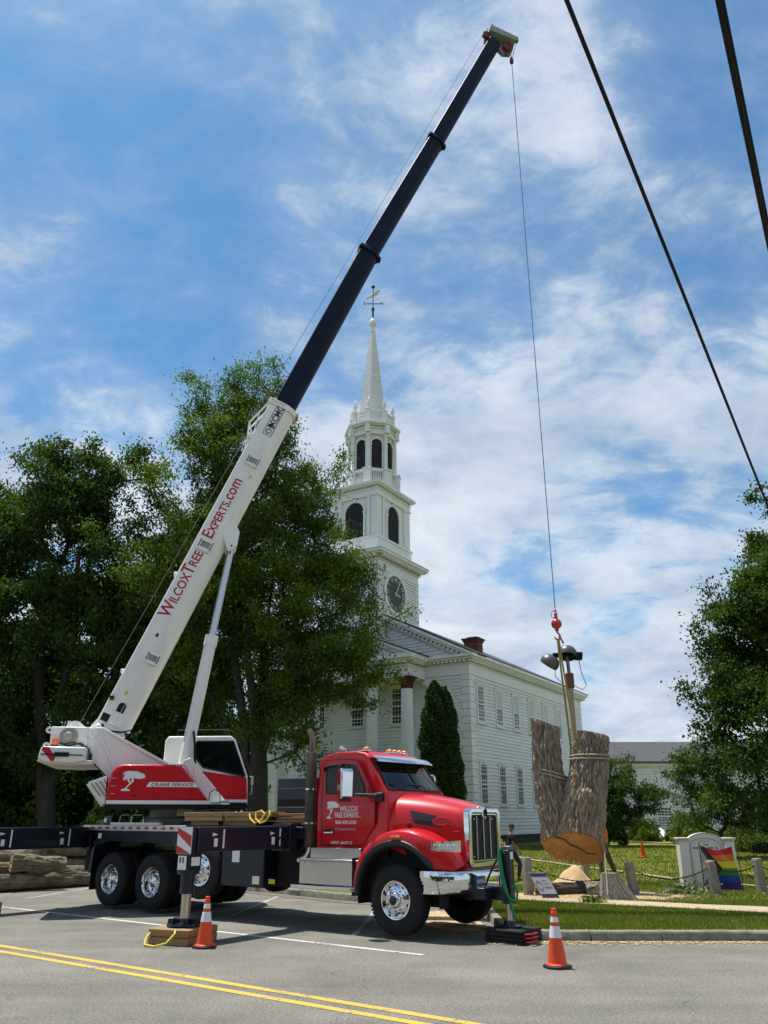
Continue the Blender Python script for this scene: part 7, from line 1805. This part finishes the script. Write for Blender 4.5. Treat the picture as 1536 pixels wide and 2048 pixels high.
# ------------------------------------------------------------------ overhead cables
def cable(name, label, a, b, r, sag=0.12):
    a = Vector(a); b = Vector(b); n = 40
    pts = [a.lerp(b, i/n) - Vector((0, 0, sag*4*(i/n)*(1-i/n))) for i in range(n+1)]
    return tag(MB().tube(pts, r, 8).build(name, MATTE), label, 'cable', 'overhead cables')
def ext(p, q, k0, k1): p = Vector(p); q = Vector(q); return p+(p-q)*k0, q+(q-p)*k1
a, b = ext((1.47, 4.47, 8.0), (6.66, 12.83, 7.0), 1.2, 1.6); cable('overhead_cable', 'single thin black overhead wire above the green', a, b, .019, .0)
for k in range(4):
    o1 = Vector((.034*(k % 2), 0, .05*(k//2)-.02+.012*k))
    a, b = ext(Vector((2.69, 4.47, 8.0))+o1, Vector((4.02, 6.72, 7.62))+o1*1.0+Vector((0, 0, .012*k)), 2.5, 4.0); cable('overhead_cable', 'one strand of the thick bundle of black overhead cables', a, b, .016 if k else .024, .0)

# ------------------------------------------------------------------ people
def skin_obj(name, chains, m, parent, sub=2):
    """chains: list of [(point, radius)...]; joints with equal coordinates are shared; one continuous skinned surface"""
    vs = []; es = []; rs = []; key = {}
    for ch in chains:
        prev = None
        for p, r in ch:
            k = tuple(round(c_, 4) for c_ in p)
            if k not in key: key[k] = len(vs); vs.append(p); rs.append(r)
            i = key[k]
            if prev is not None and prev != i: es.append((prev, i))
            prev = i
    me = bpy.data.meshes.new(name); me.from_pydata(vs, es, []); me.materials.append(m)
    o = bpy.data.objects.new(name, me); col.objects.link(o)
    o.modifiers.new('skin', 'SKIN')
    for i, r in enumerate(rs):
        sv = me.skin_vertices[0].data[i]; sv.radius = (r, r) if not isinstance(r, tuple) else r
        sv.use_root = (i == 0)
    md_ = o.modifiers.new('sub', 'SUBSURF'); md_.levels = sub; md_.render_levels = sub
    o.modifiers['skin'].use_smooth_shade = True
    if parent is not None: o.parent = parent
    return o
def person(label, loc, rz, H, shirt, trous, boots, hair, legs, arms, headturn=0, hat=None, sleeves=.5, spine=(0, 0)):
    """legs/arms: for each side (+1 left, -1 right) joint offsets; local x = facing"""
    root = empty('person', loc, rz); tag(root, label, 'person'); k = H/1.75
    S = lambda p: tuple(c_*k for c_ in p)
    pel = (0, 0, .96); che = (spine[0]*.6, 0, 1.25); neck = (spine[0], 0, 1.47); hb_ = (spine[0]+.015, 0, 1.56); hd = (spine[0]+.03, 0, 1.64); ht = (spine[0]+.02, 0, 1.70)
    body = [[(S(pel), .125*k), (S(che), (.15*k, .115*k)), (S((spine[0]*.9, 0, 1.40)), (.12*k, .085*k)), (S(neck), .055*k), (S(hb_), .06*k), (S(hd), (.082*k, .098*k)), (S(ht), (.07*k, .08*k))]]
    sh_ = [[(S((0, 0, .92)), .15*k), (S(pel), (.155*k, .125*k)), (S(che), (.165*k, .13*k)), (S((spine[0]*.9, 0, 1.40)), (.13*k, .095*k)), (S((spine[0]*.95, 0, 1.45)), .07*k)]]
    tr_ = [[(S((0, 0, 1.0)), (.15*k, .12*k)), (S((0, 0, .93)), (.155*k, .13*k))]]
    bt_ = []
    for s_ in (-1, 1):
        hip, knee, ank = [(x, s_*y, z) for x, y, z in legs[s_]]
        body.append([(S(pel), .125*k), (S(hip), .085*k), (S(knee), .055*k), (S((ank[0]*.4+knee[0]*.6-.02, ank[1], ank[2]*.4+knee[2]*.6)), .058*k), (S(ank), .038*k), (S((ank[0]+.10, ank[1], ank[2]-.05)), .036*k)])
        tr_.append([(S((0, 0, .93)), (.155*k, .13*k)), (S(hip), .10*k), (S(knee), .075*k), (S((ank[0]*.9+knee[0]*.1, ank[1], ank[2]+.04)), .062*k)])
        bt_.append([(S((ank[0], ank[1], ank[2]+.06)), .052*k), (S((ank[0]-.01, ank[1], ank[2]-.03)), .05*k), (S((ank[0]+.10, ank[1], ank[2]-.045)), .045*k), (S((ank[0]+.19, ank[1], ank[2]-.05)), .036*k)])
        sho, elb, wri = [(x+spine[0], s_*y, z) for x, y, z in arms[s_]]
        hx = Vector(wri)-Vector(elb); hx.normalize(); hand = Vector(wri)+hx*.07
        body.append([(S((spine[0]*.9, 0, 1.40)), (.12*k, .085*k)), (S(sho), .06*k), (S(elb), .042*k), (S(wri), .03*k), (S(tuple(hand)), (.036*k, .022*k))])
        for f in range(5):
            sd = Vector((0, 1, 0)).cross(hx).normalized(); base_ = hand + sd*(.026-.0135*f) if f < 4 else Vector(wri)+hx*.02+sd*.03
            L = (.075, .085, .08, .062, .05)[f]; dirn = hx if f < 4 else (hx+sd*.9).normalized()
            m1 = base_ + dirn*L*.6; m2 = m1 + (dirn+Vector((0, -s_*.35, 0))).normalized()*L*.45
            body.append([(S(tuple(hand)) if f < 4 else S(wri), (.036*k, .022*k) if f < 4 else .03*k), (S(tuple(base_)), .010*k), (S(tuple(m1)), .009*k), (S(tuple(m2)), .0075*k)])
        e2 = Vector(sho).lerp(Vector(elb), sleeves*1.6) if sleeves < .6 else Vector(elb)
        c2 = [(S((spine[0]*.9, 0, 1.40)), (.13*k, .095*k)), (S(sho), .075*k), (S(tuple(e2)), .062*k)]
        if sleeves > .6: c2.append((S(tuple(Vector(elb).lerp(Vector(wri), .9))), .045*k))
        sh_.append(c2)
    skin_obj('body', body, SKIN, root, 1); skin_obj('shirt', sh_, shirt, root, 1); skin_obj('trousers', tr_, trous, root, 1)
    for c_ in bt_: skin_obj('boot', [c_], boots, root, 1)
    hdw = Vector(S(hd)); Mh = Matrix.Translation(hdw) @ Matrix.Rotation(headturn, 4, 'Z')
    if hair: 
        h_ = MB().lathe([(.0, .105), (.05, .098), (.085, .06), (.097, .01), (.095, -.02)], 18, Matrix.Diagonal((1.04, .88, 1, 1))).build('hair', hair, root); h_.matrix_local = Mh @ Matrix.Translation((-.012, 0, .012))
    MB().prism([(.085, .0), (.118, -.035), (.085, -.045)], -.013, .013).build('nose', SKIN, root, bevel=.006).matrix_local = Mh
    for s_ in (-1, 1):
        MB().ball((.083, s_*.032, .012), .010, 8, 6).build('eye', MATTE, root).matrix_local = Mh
        MB().ball((-.005, s_*.084, -.012), .028, 8, 6, (.7, .35, 1.1)).build('ear', SKIN, root).matrix_local = Mh
    MB().box(.084, .094, -.024, .024, -.068, -.060).build('mouth', mat('lips', (.16, .06, .05), .6), root, bevel=.003).matrix_local = Mh
    if hat:
        MB().lathe([(0, .15), (.06, .14), (.105, .09), (.12, .035), (.122, .03), (.15, .02), (.148, .012), (.11, .015)], 22, Matrix.Diagonal((1.1, .95, 1, 1))).build('hard_hat', hat, root).matrix_local = Mh @ Matrix.Translation((0, 0, .01))
    return root
stand = {1: [(0, .10, .90), (.02, .11, .48), (-.02, .12, .08)], -1: [(0, .10, .90), (.03, .11, .48), (0, .12, .08)]}
hang = {1: [(0, .20, 1.40), (.02, .26, 1.13), (.10, .26, .88)], -1: [(0, .20, 1.40), (.0, .26, 1.13), (.06, .27, .88)]}
person('man in black t-shirt and dark jeans stepping across the lawn by the truck grille', (4.02, 27.05, lawn_z(4, 27)+.01), R(-12), 1.66, TEEB, JEANS, BOOT, HAIR,
       {1: [(-.02, .09, .90), (-.14, .10, .48), (-.34, .10, .12)], -1: [(.03, .09, .90), (.25, .10, .53), (.17, .10, .08)]},
       {1: [(0, .19, 1.40), (-.10, .24, 1.14), (-.02, .25, .88)], -1: [(0, .19, 1.40), (.07, .24, 1.13), (.24, .22, .93)]}, R(-40))
person('worker in orange shirt and brown trousers standing on the stump behind the trunk', (6.12, 24.0, zl+.165), R(168), 1.78, TEEO, TROUS, BOOT, HAIR,
       {1: [(0, .10, .90), (.10, .12, .50), (.10, .14, .08)], -1: [(0, .10, .90), (-.16, .13, .48), (-.30, .18, .08)]}, hang, 0, HELMET, sleeves=.8)
person('worker in a white hard hat behind the truck deck', (-5.75, 22.6, 0), R(-60), 1.86, TEEB, JEANS, BOOT, HAIR, stand, hang, 0, HELMET)
person('bare-headed worker in dark clothes standing near the log pile', (-8.9, 26.9, 0), R(-70), 1.80, TEEB, JEANS, BOOT, mat('grey_hair', (.12, .11, .10), .7), stand, hang)
# ------------------------------------------------------------------ small fittings and wear details
# panel gaps on the truck cab and hood
part('cowl_gap', MB().tube([(-.385, y, z) for _, y, z in hoodsec(-.395)[1:-1]], .009, 5), MATTE, hd_)
dpoly = [(-1.835, 1.40), (-1.845, 2.2), (-1.825, 2.80), (-1.765, 2.885), (-1.10, 2.885), (-.995, 2.845), (-.655, 2.30), (-.595, 2.18), (-.595, 1.75), (-.86, 1.395), (-1.835, 1.395)]
part('door_gap', MB().tube([(a, CY0-.004, b) for a, b in dpoly], .007, 4), MATTE, cb)
part('hood_latch', MB().cbox((.05, hood_y(.05, 1.50)-.012, 1.72), (.05, .03, .12)), BLACK, hd_, bevel=.006)
for s_ in np.linspace(.62, .96, 5): part('fender_bolt', MB().ball((s_, .05+.46*max(0, (s_-.42)/.6)**1.7, 1.085), .009, 6, 4), CHROME)
part('tow_hook', MB().tube([(1.12, .80, .72), (1.24, .80, .68), (1.30, .80, .72), (1.26, .80, .78)], .018, 8), MATTE, bump)
# bolts and wear pads on the boom collars, weld seams, decals and hoses
for b_, t_, n_, hw, h, m_ in ((b0, t0, n0, .33, .78, WHITE), (b1, t1, n1, .275, .63, BOOMD), (b2, t2, n2, .24, .565, BOOMD)):
    for k in range(5):
        p = b_ - t_*.07 + n_*(h*(.06+.11*k)); sp('collar_bolt', MB().cyl((p.x, -hw-.055, p.z), (p.x, -hw-.03, p.z), .018, n=6), STEEL, bm0)
    p = b_ + t_*.03 + n_*.10; sp('wear_pad', MB().cbox((p.x, -hw+.04, p.z), (.09, .06, .09)), mat('pad_cream', (.45, .40, .30), .7), bm0, bevel=.008)
    p = b_ + t_*.02 - n_*.04; sp('wear_pad', MB().cbox((p.x, 0, p.z), (.12, hw*1.2, .07)), mat('pad_cream', (.45, .40, .30), .7), bm0, bevel=.008)
    p = b_ - t_*.05 + n_*(h+.02); sp('pad_block', MB().cbox((p.x, 0, p.z), (.14, .16, .14)), mat('ochre_block', (.36, .26, .13), .7) if m_ is WHITE else BOOMD, bm0, bevel=.01)
sp('weld_seam', MB().tube([bpt(.05, .40, -.333), bpt(4.8, .405, -.333), bpt(9.4, .405, -.333)], .006, 5), WHITE, bm0)
for L in (1.1, 3.3, 6.2, 7.9): sp('weld_seam', MB().tube([bpt(L, .02, -.332), bpt(L, .40, -.332)], .005, 5), WHITE, bm0)
for L, h, w_, m_ in ((.78, .30, .10, mat('yellow_decal', (.62, .48, .03), .5)), (.62, .56, .08, REFW), (2.30, .30, .09, BLACKV), (7.15, .50, .08, mat('yellow_decal', (.62, .48, .03), .5))):
    bf('boom_decal', [(-w_/2, -w_*.35), (w_/2, -w_*.35), (w_/2, w_*.35), (-w_/2, w_*.35)], m_, L, h, .001, .003)
sp('boom_hose', MB().tube([bpt(-.2, .2, -.30), bpt(-.05, .66, -.36), (-1.25, -.45, 3.75), (-1.05, -.55, 3.45)], .02, 8), RUBBER, bm0)
sp('angle_sensor', MB().cbox(bpt(.55, .06, -.36), (.10, .06, .10)), BLACK, bm0, bevel=.01)
# deck clutter: hoses and a coil behind the turntable
part('deck_hose', MB().tube([(-5.9, .35, 1.74), (-5.6, .5, 1.80), (-5.5, .8, 1.76), (-5.8, 1.0, 1.78)], .02, 8), RUBBER)
part('valve_block', MB().box(-8.35, -8.05, .18, .42, 1.705, 1.90), NAVY, bevel=.015)
part('warning_plate', MB().box(-8.32, -8.22, .168, .176, 1.76, 1.85), WHITEV)
# saw-torn splinters along the lower lip of the hanging trunk
nC = cutp[1].normalized()
for k in range(9):
    x = 4.32 + .14*k + random.uniform(-.03, .03); z = 1.16 - .35*(x-4.88) - random.uniform(.22, .34)
    c_ = on_cut(Vector((x, 0, z))); L = random.uniform(.05, .13)
    MB().prism([(-.022, 0), (.028, .004), (.012, -L), (-.004, -L*1.1)], -.008, .008).build('splinter', WOODCUT2 if k % 3 else WOODCUT, tk).location = c_
